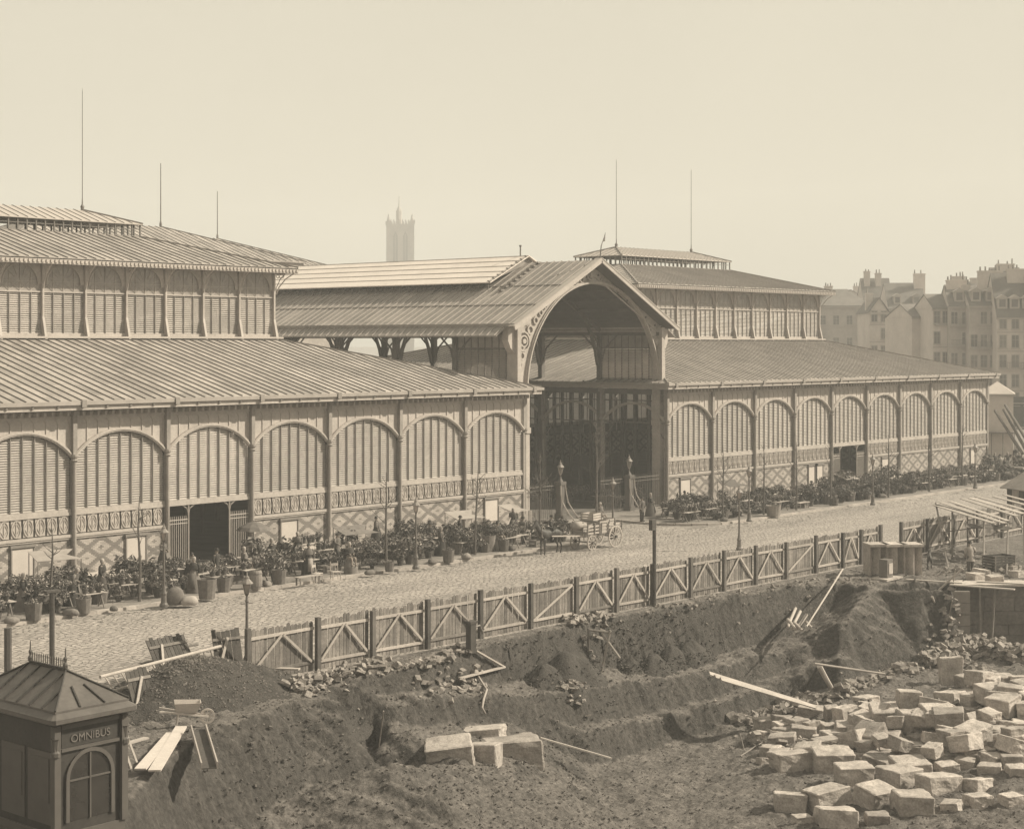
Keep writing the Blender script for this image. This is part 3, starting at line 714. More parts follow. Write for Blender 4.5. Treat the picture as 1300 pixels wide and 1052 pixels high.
for s in (-1,1):
    mb = MB()
    XR = 7.4 if s < 0 else 7.92; RR = .72 if s < 0 else .40
    ring(mb,s*XR,12.55,RR,.12,.64); ring(mb,s*XR,12.55,RR*.6,.1,.6); mb.ext([(s*XR+.18*math.cos(2*PI*i/10),12.55+.18*math.sin(2*PI*i/10)) for i in range(10)],.55,.796)
    for k, (x, z, r) in enumerate([(6.62,13.35,.34),(6.05,14.0,.27),(5.5,14.55,.22),(5.0,15.0,.18),(7.75,11.55,.3),(7.95,10.9,.24),(8.1,10.3,.2),(1.0,17.0,.22),(1.6,16.75,.18),(2.2,16.5,.15),(2.8,16.25,.12)]):
        if s > 0: x = min(x+.62, 8.28) if z < 15.9 else x+.4; r *= .72
        elif z < 12: x -= .25
        ring(mb,s*x,z,r,r*.35,.68,.797,10)
        mb.tube([(s*(x+r),.74,z),(s*(x+r*1.2),.74,z+r*.9),(s*x,.74,z+r*1.4)], .035, 4)
    mb.build('scrollwork', iron, nv)
    mb = MB()
    for k in range(7):
        x = s*(1.0+k*1.15); zz = RZ-.55-sl*abs(x); mb.lathe([(0,0),(.07,0),(.06,.05),(0,.07)],6)
    bosses = MB()
    for k in range(7):
        x = s*(1.0+k*1.15); zz = RZ-.53-sl*abs(x); bosses.ext([(x+.075*math.cos(2*PI*i/8), zz+.075*math.sin(2*PI*i/8)) for i in range(8)], .72, .796)
    bosses.build('portal_boss', iron_dark, nv)
    # verge board and its drop
    vg = MB(); vg.beam((0,-.34,RZ-.02),(s*(HW+.35),-.34,RZ-.02-sl*(HW+.35)),.10,.34); vg.build('verge_board', iron, nv)
    v2 = MB(); v2.beam((0,-.12,RZ+.12),(s*(HW+.4),-.12,RZ+.12-sl*(HW+.4)),.6,.06); v2.build('verge_capping', zinc_light, nv)
    vs_ = MB(); vs_.slab([(0,-.28,RZ-.22),(0,.79,RZ-.22),(s*8.9,.79,RZ-.22-sl*8.9),(s*8.9,-.28,RZ-.22-sl*8.9)],.04); vs_.build('verge_soffit', under_m, nv)
    dr = MB(); dr.ext([(s*8.25,13.75),(s*9.1,13.5),(s*9.2,12.6),(s*8.95,12.1),(s*8.55,11.7),(s*8.25,11.6)], .5, 1.05); dr.build('bracket_scroll', iron, nv)
    xa, xb = (-7.95,-7.0) if s < 0 else (8.05,8.6)
    pr = MB(); pr.box(xa,xb,.45,1.15,0,cz+.5); pr.build('portal_pier', iron, nv)
    pr = MB(); pr.box(min(s*8.1,s*8.5),max(s*8.1,s*8.5),.25,1.2,8.9,13.6); pr.box(xa-.08,xb+.08,.35,1.25,0,.9); pr.box(xa-.06,xb+.06,.38,1.2,6.2,6.6); pr.build('pier_casing', iron, nv)
fn = MB(); fn.tube([(0,-.2,RZ+.1),(.12,-.2,RZ+1.0),(.62,-.2,RZ+2.0)], [.05,.04,.015], 6); fn.add([(.28,-.2,RZ+1.3),(.62,-.2,RZ+2.0),(.5,-.25,RZ+1.35)],[(0,1,2)]); fn.build('finial', iron_dark, nv)
be = MB(); be.box(-7.6,7.6,11.8,12.1,8.3,8.6); be.build('tie_beam', iron_dark, nv)

# railings and lamp pillars across the foot of the portal
def railing(xa, xb, label):
    t = thing('iron_railing', label, 'railing', (xa,.1,.0))
    L = xb-xa; r_ = MB(); r_.box(0,L,-.02,.02,2.45,2.5); r_.box(0,L,-.02,.02,2.2,2.24); r_.box(0,L,-.02,.02,.2,.25); r_.build('rail', iron_dark, t)
    b_ = MB(); b_.box(-.014,.014,-.014,.014,.0,2.65); b_.add([(-.03,0,2.65),(.03,0,2.65),(0,0,2.82),(0,-.03,2.65)],[(0,1,2),(0,3,2),(3,1,2)]); bme = b_.mesh('bar', mat('railing_paint', .14, .6, 1, .15))
    for i in range(int(L/.21)): put('bar', bme, t, (.06+i*.21,0,0))
railing(36.75, 39.4, 'tall spiked iron railing between the near hall corner and the nearer gate pillar')
railing(48.3, 51.7, 'tall spiked iron railing between the farther gate pillar and the far hall corner')
railing(44.6, 47.2, 'half of the iron entrance gate standing beside the farther gate pillar')
def lantern_parts(t, z, s=1.0, m=iron):
    g_ = MB(); g_.lathe([(.11*s,z),(.21*s,z+.42*s)], 4); g_.build('lantern_glass', glass_m, t)
    f_ = MB(); f_.lathe([(.05*s,z-.12*s),(.13*s,z)], 4)
    for k in range(4):
        a = k*PI/2; f_.beam((.115*s*math.cos(a),.115*s*math.sin(a),z),(.215*s*math.cos(a),.215*s*math.sin(a),z+.42*s),.025*s,.025*s)
    f_.build('lantern_frame', m, t)
    c_ = MB(); c_.lathe([(.27*s,z+.42*s),(.24*s,z+.47*s),(.10*s,z+.62*s),(.10*s,z+.70*s),(.05*s,z+.74*s),(.02*s,z+.9*s),(0,z+.92*s)], 8); c_.build('lantern_cap', mat('lantern_cap', .24, .5, 2, .15), t)
for gx, w in ((39.85,'nearer'),(47.75,'farther')):
    t = thing('gate_pillar', 'square iron gate pillar with a glazed lantern and curved stays, the %s one in the portal'%w, 'gate pillar', (gx,-.1,0))
    mb = MB(); mb.box(-.24,.24,-.24,.24,0,2.5); mb.box(-.3,.3,-.3,.3,0,.5); mb.box(-.3,.3,-.3,.3,2.5,2.75); mb.lathe([(.2,2.75),(.06,3.0),(.05,3.3)],8); mb.build('pillar_shaft', mat('pillar_paint', .13, .6, 1, .15), t)
    for s in (-1,1):
        st = MB(); st.tube([(s*.24,-.24,2.6),(s*.3,-.3,1.9),(s*.3,-.45,1.3),(s*.32,-1.0,.6),(s*.34,-1.7,.0)], [.05,.05,.045,.045,.045], 5); st.build('stay', zinc_light, t)
    lantern_parts(t, 3.3, 1.05)

# ================================================================== FARTHER ROOFS, TOWER
def far_roof(name, label, ridge, hx, hy, drop, rod, wallz):
    """a hall farther off: only its lantern tier shows above the nearer roofs"""
    t = thing(name, label, 'market hall', (ridge[0],ridge[1],0)); zr = ridge[2]; ze = zr-drop
    slopes(t, (-hx-6,hx,-hy,hy), (-6-hx+hy,hx-hy,0,0), ze, zr, .12, sheet_x, sheet_y, pitch=.8, each=(1,1,0,0))
    mb = MB(); mb.box(-hx-5.8,hx-.2,-hy+.2,hy-.2,ze-.5,ze-.1); mb.build('eave_fascia', iron, t)
    mb = MB(); mb.box(-hx-5,hx-1,-hy+1,hy-1,0,ze-.5); mb.build('lantern_wall', louvre_m, t)
    mb = MB()
    for i in range(int(2*hx/1.2)): mb.box(-hx+i*1.2,-hx+.5+i*1.2,-hy-.02,-hy+.1,ze-.75,ze-.5)
    mb.build('eave_dentil', zinc_dark, t, fix=False, kind='stuff')
    mb = MB(); mb.lathe([(.14,zr),(.14,zr+.3),(.06,zr+.6),(.04,zr+rod)], 6, (hx-hy,0,0)); mb.build('lightning_rod', iron_dark, t)
pA = DD(204,288,165); pB = DD(276,303,200)
far_roof('market_hall', 'distant hipped hall roof with one lightning rod, just past the near hall ventilator', (pA.x-4,pA.y,pA.z), 14, 10, 3.4, 6.2, 0)
far_roof('market_hall', 'most distant hipped hall roof whose long eave ends over the nave ridge', (pB.x-4,pB.y,pB.z), 15.5, 11.5, 3.9, 5.6, 0)

tp = DD(508,435,900); t = thing('church_tower', 'lone square gothic tower with a pinnacled crown, faint in the haze above the nave roof', 'tower', (tp.x,tp.y,0), math.radians(-44), scale=(1.24,1.24,1.66))
h_ = 5.0
mb = MB(); mb.box(-h_,h_,-h_,h_,0,45.3); mb.build('shaft', tower_m, t)
for sx in (-1,1):
    for sy in (-1,1):
        mb = MB(); mb.box(sx*h_-.9,sx*h_+.9,sy*h_-.9,sy*h_+.9,0,46.2); mb.lathe([(.8,46.2),(.6,46.9),(.3,47.6),(.4,48.0),(0,48.6)],6,(sx*h_,sy*h_,0)); mb.build('corner_buttress', tower_m, t)
mb = MB(); mb.lathe([(1.3,45.3),(1.3,49.6),(.9,50.2),(.3,51.2),(.15,54.2),(0,54.6)],8,(-.5,-1,0)); mb.build('stair_turret', tower_m, t)
mb = MB()
for k in range(4):
    for i in range(9):
        a = -h_+1+i*1.25; b = (h_+.1)
        p = [(a,-b),(b,a),(-a,b),(-b,-a)][k]; mb.box(p[0]-.25,p[0]+.25,p[1]-.25,p[1]+.25,45.3,46.6)
mb.build('parapet', tower_m, t)
for k in range(4):
    w_ = Matrix.Rotation(k*PI/2, 4, 'Z')
    for u in (-2.1,2.1):
        for z0, z1 in ((31,43),(16,28)):
            pr = [(u-1.0,z0),(u+1.0,z0),(u+1.0,z1-1.6),(u,z1),(u-1.0,z1-1.6)]
            mb = MB(); mb.ext(pr, -h_-.05, -h_+.4); mb.v = [tuple(w_ @ Vector(v)) for v in mb.v]; mb.build('lancet', slate, t)
            fr = MB(); fr.beam((u,-h_-.12,z0),(u,-h_-.12,z1-1),.2,.2); fr.v = [tuple(w_ @ Vector(v)) for v in fr.v]; fr.build('tracery', tower_m, t)
# ================================================================== THE EXCAVATION
C_ = []                                         # control points (x, y, z); lines are chained as breaklines
EDG = []
def line(pts, pix=True):
    b = len(C_)
    for p in pts:
        if pix: v = G(*p); C_.append((v.x, v.y, p[2]))
        else: C_.append(p)
    EDG.extend((i, i+1) for i in range(b, len(C_)-1))
line([(x, -27.95, 0) for x in (-45,-30,-16,-8,0,8,16,24,32,40,50,65)], False)
line([(-45.5,-72.5,0),(-45.5,-50,0),(-45.5,-27.99,0)], False)
line([(-20,-72.5,-4.3),(65,-72.5,-4.2)], False)
line([(65.5,-72,-3),(65.5,-40,-.2),(65.5,-27.99,0)], False)
def feat(L, x): return float(np.interp(x, [p[0] for p in L], [p[1] for p in L]))
LIP = [(380,872),(440,866),(500,854),(550,842),(607,824),(663,808),(723,796),(779,784),(867,768),(950,755),(1030,743),(1080,740),(1118,745),(1160,747),(1212,746)]
BAS = [(480,880),(500,878),(560,874),(620,868),(654,862),(748,852),(804,848),(860,840),(900,832),(948,822),(1000,808),(1040,788),(1066,764)]
FRO = [(480,888),(500,893),(560,888),(654,884),(748,875),(826,862),(900,850),(960,835),(1030,816),(1070,790)]
BEN = [(480,935),(620,932),(700,925),(760,915),(826,904),(900,888),(948,872),(1000,850),(1070,826)]
FOO = [(480,975),(560,985),(700,985),(811,956),(860,940),(905,928),(941,908),(1000,888),(1060,872),(1110,856),(1155,842),(1188,834),(1212,832)]
def down(px, p0, py, s):
    """next point down a face of slope s, seen at the row py"""
    k = (py-HORY)/FPX; d0 = (p0-CP).dot(Vector((_s,_c,0))); z = (p0.z+s*CAMZ/k-s*d0)/(1+s/k); return G(px, py, z)
rows_ = {k: [] for k in 'labcdefg'}
for x in (480,500,530,560,590,620,654,700,748,780,804,830,860,900,930,948,975,1000,1030,1050,1066):
    l = G(x, feat(LIP,x), -.08); b_ = down(x, l, feat(BAS,x), 2.1); f_ = down(x, b_, feat(FRO,x), .08)
    e_ = down(x, f_, feat(BEN,x), 1.15); g_ = down(x, e_, feat(BEN,x)+10, .06); h_ = down(x, g_, max(feat(FOO,x), feat(BEN,x)+22), 1.5); i_ = down(x, h_, max(feat(FOO,x), feat(BEN,x)+22)+16, .03)
    if x < 735:                                 # a level stand for the big cut stones
        e_ = down(x, f_, 918, 1.3); h_ = down(x, e_, 972, .04); g_ = i_ = None
    for k, p in zip('labcdef', (l,b_,f_,e_,g_,h_,i_)):
        if p is not None: rows_[k].append(p)
for x, s in ((1110,.70),(1140,.72),(1170,1.2),(1195,2.0),(1210,2.4)):
    l = G(x, feat(LIP,x), -.05); h_ = down(x, l, feat(FOO,x), s); i_ = down(x, h_, feat(FOO,x)+16, .03)
    rows_['l'].append(l); rows_['e'].append(h_); rows_['f'].append(i_)
for k in 'labcdef': line([tuple(p) for p in rows_[k]], False)
print('trench', [round(p.z,2) for p in rows_['f']])
line([(380,874,-.05),(410,870,-.08),(440,868,-.1)])
line([(560,1120,-3.8),(700,1120,-4.4),(860,1120,-5.0),(1000,1120,-4.6),(1150,1120,-4.2),(1300,1120,-4.0)])
line([(800,1040,-4.9),(900,990,-4.8),(1000,950,-4.4),(1100,930,-4.0),(1180,900,-3.6),(1300,880,-3.3)])
line([(1060,1000,-4.2),(1200,970,-3.7),(1300,960,-3.4)])
for dd_, zz_ in ((-1.2,-3.1),(.25,-3.0)):
    wq = [(CP+ray(px,741)*(87.4+dd_)) for px in (1218,1345)]; line([(q.x,q.y,zz_) for q in wq], False)
wq = [(CP+ray(px,741)*(87.4+1.1)) for px in (1226,1340)]; line([(q.x,q.y,0) for q in wq], False)
line([(0,960,0),(0,1052,0),(90,1052,0),(170,1010,0),(215,962,0),(268,930,-.1),(330,908,-.1),(365,891,-.1),(397,886,-.15)])
line([(150,1080,-.9),(260,1060,-2.3),(340,1030,-2.6),(400,1000,-2.5),(434,958,-1.75),(440,925,-1.1),(432,898,-.5)])
line([(455,935,-1.8),(470,955,-2.5),(470,975,-2.7)]); line([(440,1010,-3.0),(520,1010,-3.3)])
line([(300,1100,-3.1),(500,1100,-3.6)])
vv, ee, ff, vo, eo_, fo = delaunay_2d_cdt([Vector(c[:2]) for c in C_], EDG, [], 0, 1e-4)
vz = []
for i, v in enumerate(vv):
    if vo[i]: vz.append(C_[vo[i][0]][2])
    else:
        w = [(1/((v.x-c[0])**2+(v.y-c[1])**2+.01), c[2]) for c in C_]; w.sort(reverse=True); w = w[:3]; vz.append(sum(a*b for a,b in w)/sum(a for a,_ in w))
VX0, VX1, VY0, VY1, RS = -31.0, 43.0, -60.0, -27.9, .125
nx_, ny_ = int((VX1-VX0)/RS)+1, int((VY1-VY0)/RS)+1
gx = np.linspace(VX0, VX1, nx_); gy = np.linspace(VY0, VY1, ny_)
Z = np.full((ny_, nx_), np.nan)
for f in ff:
    for k in range(1, len(f)-1):
        a, b, c = vv[f[0]], vv[f[k]], vv[f[k+1]]; za, zb, zc = vz[f[0]], vz[f[k]], vz[f[k+1]]
        x0, x1 = min(a.x,b.x,c.x), max(a.x,b.x,c.x); y0, y1 = min(a.y,b.y,c.y), max(a.y,b.y,c.y)
        i0, i1 = np.searchsorted(gx, x0), np.searchsorted(gx, x1, 'right'); j0, j1 = np.searchsorted(gy, y0), np.searchsorted(gy, y1, 'right')
        if i1 <= i0 or j1 <= j0: continue
        X, Y = np.meshgrid(gx[i0:i1], gy[j0:j1]); den = (b.y-c.y)*(a.x-c.x)+(c.x-b.x)*(a.y-c.y)
        if abs(den) < 1e-9: continue
        l1 = ((b.y-c.y)*(X-c.x)+(c.x-b.x)*(Y-c.y))/den; l2 = ((c.y-a.y)*(X-c.x)+(a.x-c.x)*(Y-c.y))/den; l3 = 1-l1-l2
        ok = (l1 >= -1e-6)&(l2 >= -1e-6)&(l3 >= -1e-6)
        sub = Z[j0:j1, i0:i1]; sub[ok] = (l1*za+l2*zb+l3*zc)[ok]
Z = np.where(np.isnan(Z), 0, Z)
def blur(A, n):
    for _ in range(n):
        P = np.pad(A, 1, mode='edge'); A = (P[:-2,1:-1]+P[2:,1:-1]+P[1:-1,:-2]+P[1:-1,2:]+2*P[1:-1,1:-1])/6
    return A
Z = blur(Z, 1)
gz_y, gz_x = np.gradient(Z, RS); steep = np.clip(np.hypot(gz_x, gz_y), 0, 2)
N1 = np.zeros_like(Z)
for j in range(ny_):
    y = gy[j]
    for i in range(nx_):
        x = gx[i]; st = steep[j,i]
        edge = min(1, max(0, (-28.0-y)/.6))
        v = Vector((x, y, 0))
        a = noise.fractal(v*.55, 1.0, 2.1, 4)*.17+noise.fractal(v*2.3, .8, 2.2, 3)*.10
        rid = abs(noise.noise(Vector((x*1.7+y*.5, y*.5+Z[j,i]*.5, 4.2))))*.5-.12+abs(noise.noise(Vector((x*4.3+y*1.9, y*1.1, 9.2))))*.22     # spade and wash gullies down the faces
        lump = max(0, noise.noise(v*4.1+Vector((7,3,1))))**2*.35
        rx_, ry_ = x-CAMX, y-CAMY; dep = rx_*_s+ry_*_c
        if 84.5 < dep < 90 and (rx_*_c-ry_*_s)/dep*FPX > 1213-CXP: edge *= .15
        N1[j,i] = edge*(a+rid*(.14+.45*st)+lump*(.22+.45*st))
Z = Z+N1
Z[-3:,:] = np.minimum(Z[-3:,:], 0)
def ground_z(x, y):
    if y > VY1: return 0.0
    i = int(round((x-VX0)/RS)); j = int(round((y-VY0)/RS))
    if 0 <= i < nx_ and 0 <= j < ny_: return float(Z[j,i])
    return -4.2 if x > -15 else 0.0
def on_ground(px, py):                          # where the line of sight meets the dug ground
    r = ray(px, py); t = 40.0
    while t < 130:
        p = CP+r*t
        if p.z < ground_z(p.x, p.y): break
        t += .1
    return Vector((p.x, p.y, ground_z(p.x, p.y)))
XX, YY = np.meshgrid(gx, gy)
co = np.stack([XX, YY, Z], -1).reshape(-1, 3)
ii = np.arange(nx_*ny_).reshape(ny_, nx_); q = np.stack([ii[:-1,:-1], ii[:-1,1:], ii[1:,1:], ii[1:,:-1]], -1).reshape(-1, 4)
me = bpy.data.meshes.new('excavation'); me.vertices.add(len(co)); me.vertices.foreach_set('co', co.ravel())
me.loops.add(q.size); me.loops.foreach_set('vertex_index', q.ravel().astype(np.int32)); me.polygons.add(len(q)); me.polygons.foreach_set('loop_start', np.arange(0, q.size, 4, dtype=np.int32))
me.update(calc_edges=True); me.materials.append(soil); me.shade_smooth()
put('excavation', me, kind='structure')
sk = MB()                                       # the rest of the plot, outside the frame
zr = lambda x, y: ground_z(min(max(x,VX0),VX1), min(max(y,VY0),VY1))
for (a,b,c,d) in ((TX0,VX0+.1,TY0,TY1),(VX1-.1,TX1,TY0,TY1),(VX0,VX1,TY0,VY0+.1)):
    m_ = 8; n_ = 8
    for i in range(m_):
        for j in range(n_):
            x0, x1 = a+(b-a)*i/m_, a+(b-a)*(i+1)/m_; y0, y1 = c+(d-c)*j/n_, c+(d-c)*(j+1)/n_
            def hz_(x, y):
                if x <= TX0+.01 or x >= TX1-.01 or y <= TY0+.01 or y >= TY1-.01: return -.01
                return zr(x, y)-.08
            sk.poly([(x0,y0,hz_(x0,y0)),(x1,y0,hz_(x1,y0)),(x1,y1,hz_(x1,y1)),(x0,y1,hz_(x0,y1))])
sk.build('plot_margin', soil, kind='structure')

# ---------------------------------------------------------------- loose stone
def rock_pts(s, rnd):
    v = [(-1,-.8,-.7),(1,-.9,-.6),(.9,.9,-.7),(-.9,.8,-.6),(-.8,-.7,.6),(.8,-.6,.8),(.7,.8,.6),(-.9,.7,.5)]
    M_ = Matrix.Rotation(rnd.uniform(0,6.3),3,'Z') @ Matrix.Rotation(rnd.uniform(-.6,.6),3,'X') @ Matrix.Rotation(rnd.uniform(-.6,.6),3,'Y')
    sx, sy, sz = s*rnd.uniform(.6,1.2), s*rnd.uniform(.5,1), s*rnd.uniform(.35,.75)
    return [M_ @ Vector((a*sx*rnd.uniform(.7,1.15), b*sy*rnd.uniform(.7,1.15), c*sz*rnd.uniform(.7,1.15))) for a,b,c in v]
RF = [(0,3,2,1),(4,5,6,7),(0,1,5,4),(1,2,6,5),(2,3,7,6),(3,0,4,7)]
def heap(label, spots, n, size, m=None, cat='rubble', name='rubble_heap', pile=.0):
    rnd = random.Random(label); mb = MB()
    for k in range(n):
        a = rnd.random()*(len(spots)-1); i = int(a); f = a-i
        p = spots[i].lerp(spots[i+1], f); w = rnd.gauss(0, .45); 
        x = p.x+rnd.gauss(0,.35)+w*.2; y = p.y+w
        s = size*rnd.uniform(.5,1.5)
        z = ground_z(x, y)+max(0, pile*(1-abs(w)/.9))*rnd.random()+s*.25
        mb.add([Vector((x,y,z))+v for v in rock_pts(s, rnd)], RF)
    return mb.build(name, m or rubble_m, None, fix=False, label=label, cat=cat, kind='stuff')
P_ = lambda L: [on_ground(*p) for p in L]
heap('loose rounded rubble stones heaped along the foot of the plank hoarding by its first posts', P_([(375,874),(400,868),(430,860),(470,852),(488,846)]), 260, .16, pile=.35)
heap('small heap of broken stone against the single-braced gate panel of the hoarding', P_([(722,792),(745,788),(768,782)]), 90, .13, pile=.3)
heap('dark line of rubble lying along the trench bottom below the spoil bank', P_([(935,920),(980,908),(1020,893),(1060,882),(1110,868),(1158,852)]), 520, .19, pile=.35)
heap('stony debris heaped at the foot of the timbered retaining wall', P_([(1180,845),(1215,830),(1240,822),(1275,835),(1298,842)]), 800, .2, pile=.75)
heap('broken stone scattered between the hewn blocks of the stone yard', P_([(1240,850),(1290,880),(1220,930),(1120,945),(1040,955),(960,940)]), 900, .17, pile=.35)
heap('pale flat debris strewn under the lean-to of loose planks', [Vector((33,-33,0)),Vector((36,-35,0)),Vector((35,-37,0))], 150, .16, pile=.3)
heap('clods and stones on the rough ground beside the pump post', P_([(500,850),(545,842),(580,850),(600,862),(545,862)]), 170, .13, pile=.1)
heap('small knot of pale clods on the ledge beside the dark loam cones', P_([(700,872),(720,874),(735,870)]), 50, .13, pile=.2)
heap('stones strewn along the lip of the cut under the hoarding', P_([(800,776),(880,762),(960,750),(1040,738),(1100,738)]), 160, .09)
mb = MB(); rnd = random.Random(5)                # clods everywhere over the dug faces
for k in range(16000):
    px, py = rnd.uniform(180,1290), rnd.uniform(760,1045)
    if py < 905-.13*px: continue
    p = None; r = ray(px, py); g0 = G(px, py, -2.4)
    x, y = g0.x+rnd.gauss(0,2), g0.y+rnd.gauss(0,3)
    if y > -28.3 or not (VX0 < x < VX1): continue
    s = .03+.045*rnd.random()**2.5; mb.add([Vector((x,y,ground_z(x,y)+s*.1))+v for v in rock_pts(s, rnd)], RF)
mb.build('clods', mat('clod_earth', .12, .97, 3, .5, fine=.3), fix=False, kind='stuff', label='small earth clods over the dug ground', cat='clods')

def cone(name, label, cat, px, py, rx, ry, h, m, res=22, ns=.06, sharp=1.0):
    c = on_ground(px, py) if not isinstance(px, Vector) else px
    mb = MB(); n = res; vs_ = []
    for j in range(n+1):
        for i in range(n*2):
            r = 1.9*j/n; t = PI*i/n
            x = c.x+rx*r*math.cos(t)*(1+.10*math.sin(3*t+1)); y = c.y+ry*r*math.sin(t)*(1+.08*math.cos(2*t))
            z = c.z+h*(1-r if sharp > .95 else 1-(r**1.35)*.97) + ns*noise.fractal(Vector((x*1.6,y*1.6,h)), 1, 2, 4)
            z -= max(0, .10-r)*h*.7
            vs_.append((x,y,max(z, ground_z(x,y)-.25)))
    fs = []
    for j in range(n):
        for i in range(2*n): a = j*2*n+i; b = j*2*n+(i+1)%(2*n); fs.append((a,b,b+2*n,a+2*n))
    mb.add(vs_, fs); return mb.build(name, m, None, smooth=True, label=label, cat=cat)
cone('gravel_mound', 'large rounded mound of dark gravel behind the upturned wheelbarrow', 'gravel mound', G(262,888,0)+Vector((0,.7,0)), 0, 4.3, 2.5, 1.4, gravel_dark, 40, .14, .85)
gm_ = bpy.data.objects['gravel_mound']; r_ = random.Random(3); mb = MB(); vs_ = gm_.data.vertices; fc = gm_.data.polygons
for k in range(5200):
    p = fc[r_.randrange(len(fc))]; w_ = [r_.random() for _ in p.vertices]; sw = sum(w_); c = sum((vs_[i].co*w for i, w in zip(p.vertices, w_)), Vector())/sw
    s = r_.uniform(.025,.07); mb.add([c+v for v in rock_pts(s, r_)], RF)
mb.build('loose_gravel', mat('gravel_stone', .13, .95, 4, .6, fine=.3), gm_, fix=False, kind='stuff')
cone('loam_cone', 'largest dark loam cone on the pit ledge, below the braced trestle', 'earth heap', 722, 860, 1.8, 1.0, 1.15, sand_m, ns=.20, sharp=.9)
cone('loam_cone', 'low dark loam spill at the foot of the largest loam cone', 'earth heap', 690, 866, 1.2, .7, .75, sand_m, ns=.20, sharp=.9)
cone('loam_cone', 'dark loam cone just past the braced trestle', 'earth heap', 800, 851, .8, .5, .5, sand_m, ns=.16, sharp=.9)
cone('loam_cone', 'pointed dark loam cone in the middle of the row of cones', 'earth heap', 828, 848, .95, .65, .72, sand_m, ns=.16, sharp=.9)
cone('loam_cone', 'dark loam cone before the last one of the row', 'earth heap', 852, 843, .95, .7, .8, sand_m, ns=.16, sharp=.9)
cone('loam_cone', 'farthest and flattest loam cone of the row, under the cut face', 'earth heap', 878, 838, 1.3, .8, .8, sand_m, ns=.16, sharp=.9)
for o_ in [o for o in SC.objects if o.name.startswith('loam_cone')]:
    mb = MB(); vs_ = o_.data.vertices; fc = o_.data.polygons
    for k in range(420):
        p = fc[r_.randrange(len(fc)//3, len(fc))]; c = p.center; c = Vector((c.x+r_.gauss(0,.12), c.y+r_.gauss(0,.12), c.z+.01)); s = r_.uniform(.02,.075); mb.add([c+v for v in rock_pts(s, r_)], RF)
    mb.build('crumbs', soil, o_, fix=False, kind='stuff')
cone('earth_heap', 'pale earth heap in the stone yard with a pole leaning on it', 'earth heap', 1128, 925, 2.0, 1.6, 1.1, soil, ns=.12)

# ---------------------------------------------------------------- plank hoarding
def hoarding(label, xs, y0, z0s=0.0, missing=(), single=(), h=1.95, dy=0.0, seed=1, dark=()):
    rnd = random.Random(seed); t = thing('plank_fence', label, 'plank fence', (xs[0], y0, 0))
    planks = []
    for k in range(6):
        mb = MB(); w = .165; hh = h+rnd.uniform(-.07,.07); mb.box(-w/2,w/2,0,.025,0,hh-.02); mb.add([(-w/2,0,hh-.02),(w/2,0,hh-.02),(w/2,.025,hh-.02),(-w/2,.025,hh-.02),(rnd.uniform(-.03,.06),0,hh+.03),(rnd.uniform(-.03,.06),.025,hh+.03)],[(0,1,4),(2,3,5),(1,2,5,4),(3,0,4,5)])
        planks.append(mb.mesh('plank', mat('fence_plank', .20, .9, 1.6, .35, bump=.012, rnd=.38, fine=.2)))
    pst = MB(); pst.box(-.095,.095,-.08,.08,-.3,h+.02); pme = pst.mesh('post', mat('weathered_post', .11, .9, 1.2, .3, rnd=.3))
    for k, x in enumerate(xs): put('post', pme, t, (x-xs[0], -.14+rnd.uniform(-.03,.03), rnd.uniform(-.04,.09)), rnd.uniform(-.1,.1))
    for k in range(len(xs)-1):
        if k in missing: continue
        a, b = xs[k]-xs[0]+.1, xs[k+1]-xs[0]-.1; L = b-a; n = int(L/.185); tilt = rnd.uniform(-.012,.012)
        for i in range(n):
            x = a+(i+.5)*L/n; o = put('plank', planks[rnd.randrange(6)], t, (x, rnd.uniform(-.012,.012), -.04+rnd.uniform(-.03,.03)))
            o.rotation_euler = (0, rnd.gauss(0,.01), rnd.uniform(-.05,.05))
        lo, hi = .32, h-.35
        for z in (lo, hi): mb = MB(); mb.beam((a,-.035,z),(b,-.035,z+L*tilt),.05,.11,up=(0,0,1)); mb.build('rail', timber_pale if z == hi or k%3 else timber, t)
        mid = (a+b)/2
        if k in single: br = [((a+.1,-.09,lo),(b-.15,-.09,hi))]
        else: br = [((a+.15,-.09,lo+.06),(mid-.05,-.09,hi-.03)),((mid+.05,-.09,hi-.03),(b-.15,-.09,lo+.06))]
        for p, q_ in br: mb = MB(); mb.beam(p, q_, .04, .10, up=(0,0,1)); mb.build('brace', timber_pale, t)
    return t
fx = [-11.3,-7.9,-5.0,-1.9,1.3,4.55,7.7,10.6,13.4,16.5,19.4,22.3,25.2,28.2,31.0,33.0,35.2]
hoarding('long braced plank hoarding between the street and the excavation, pale rails on dark posts', fx, -27.6, single=(5,12), seed=3)
hoarding('shorter length of plank hoarding past the gap, behind the lean-to', [37.4,40.6,43.9,47.2,50.6,54.0], -27.7, seed=9)
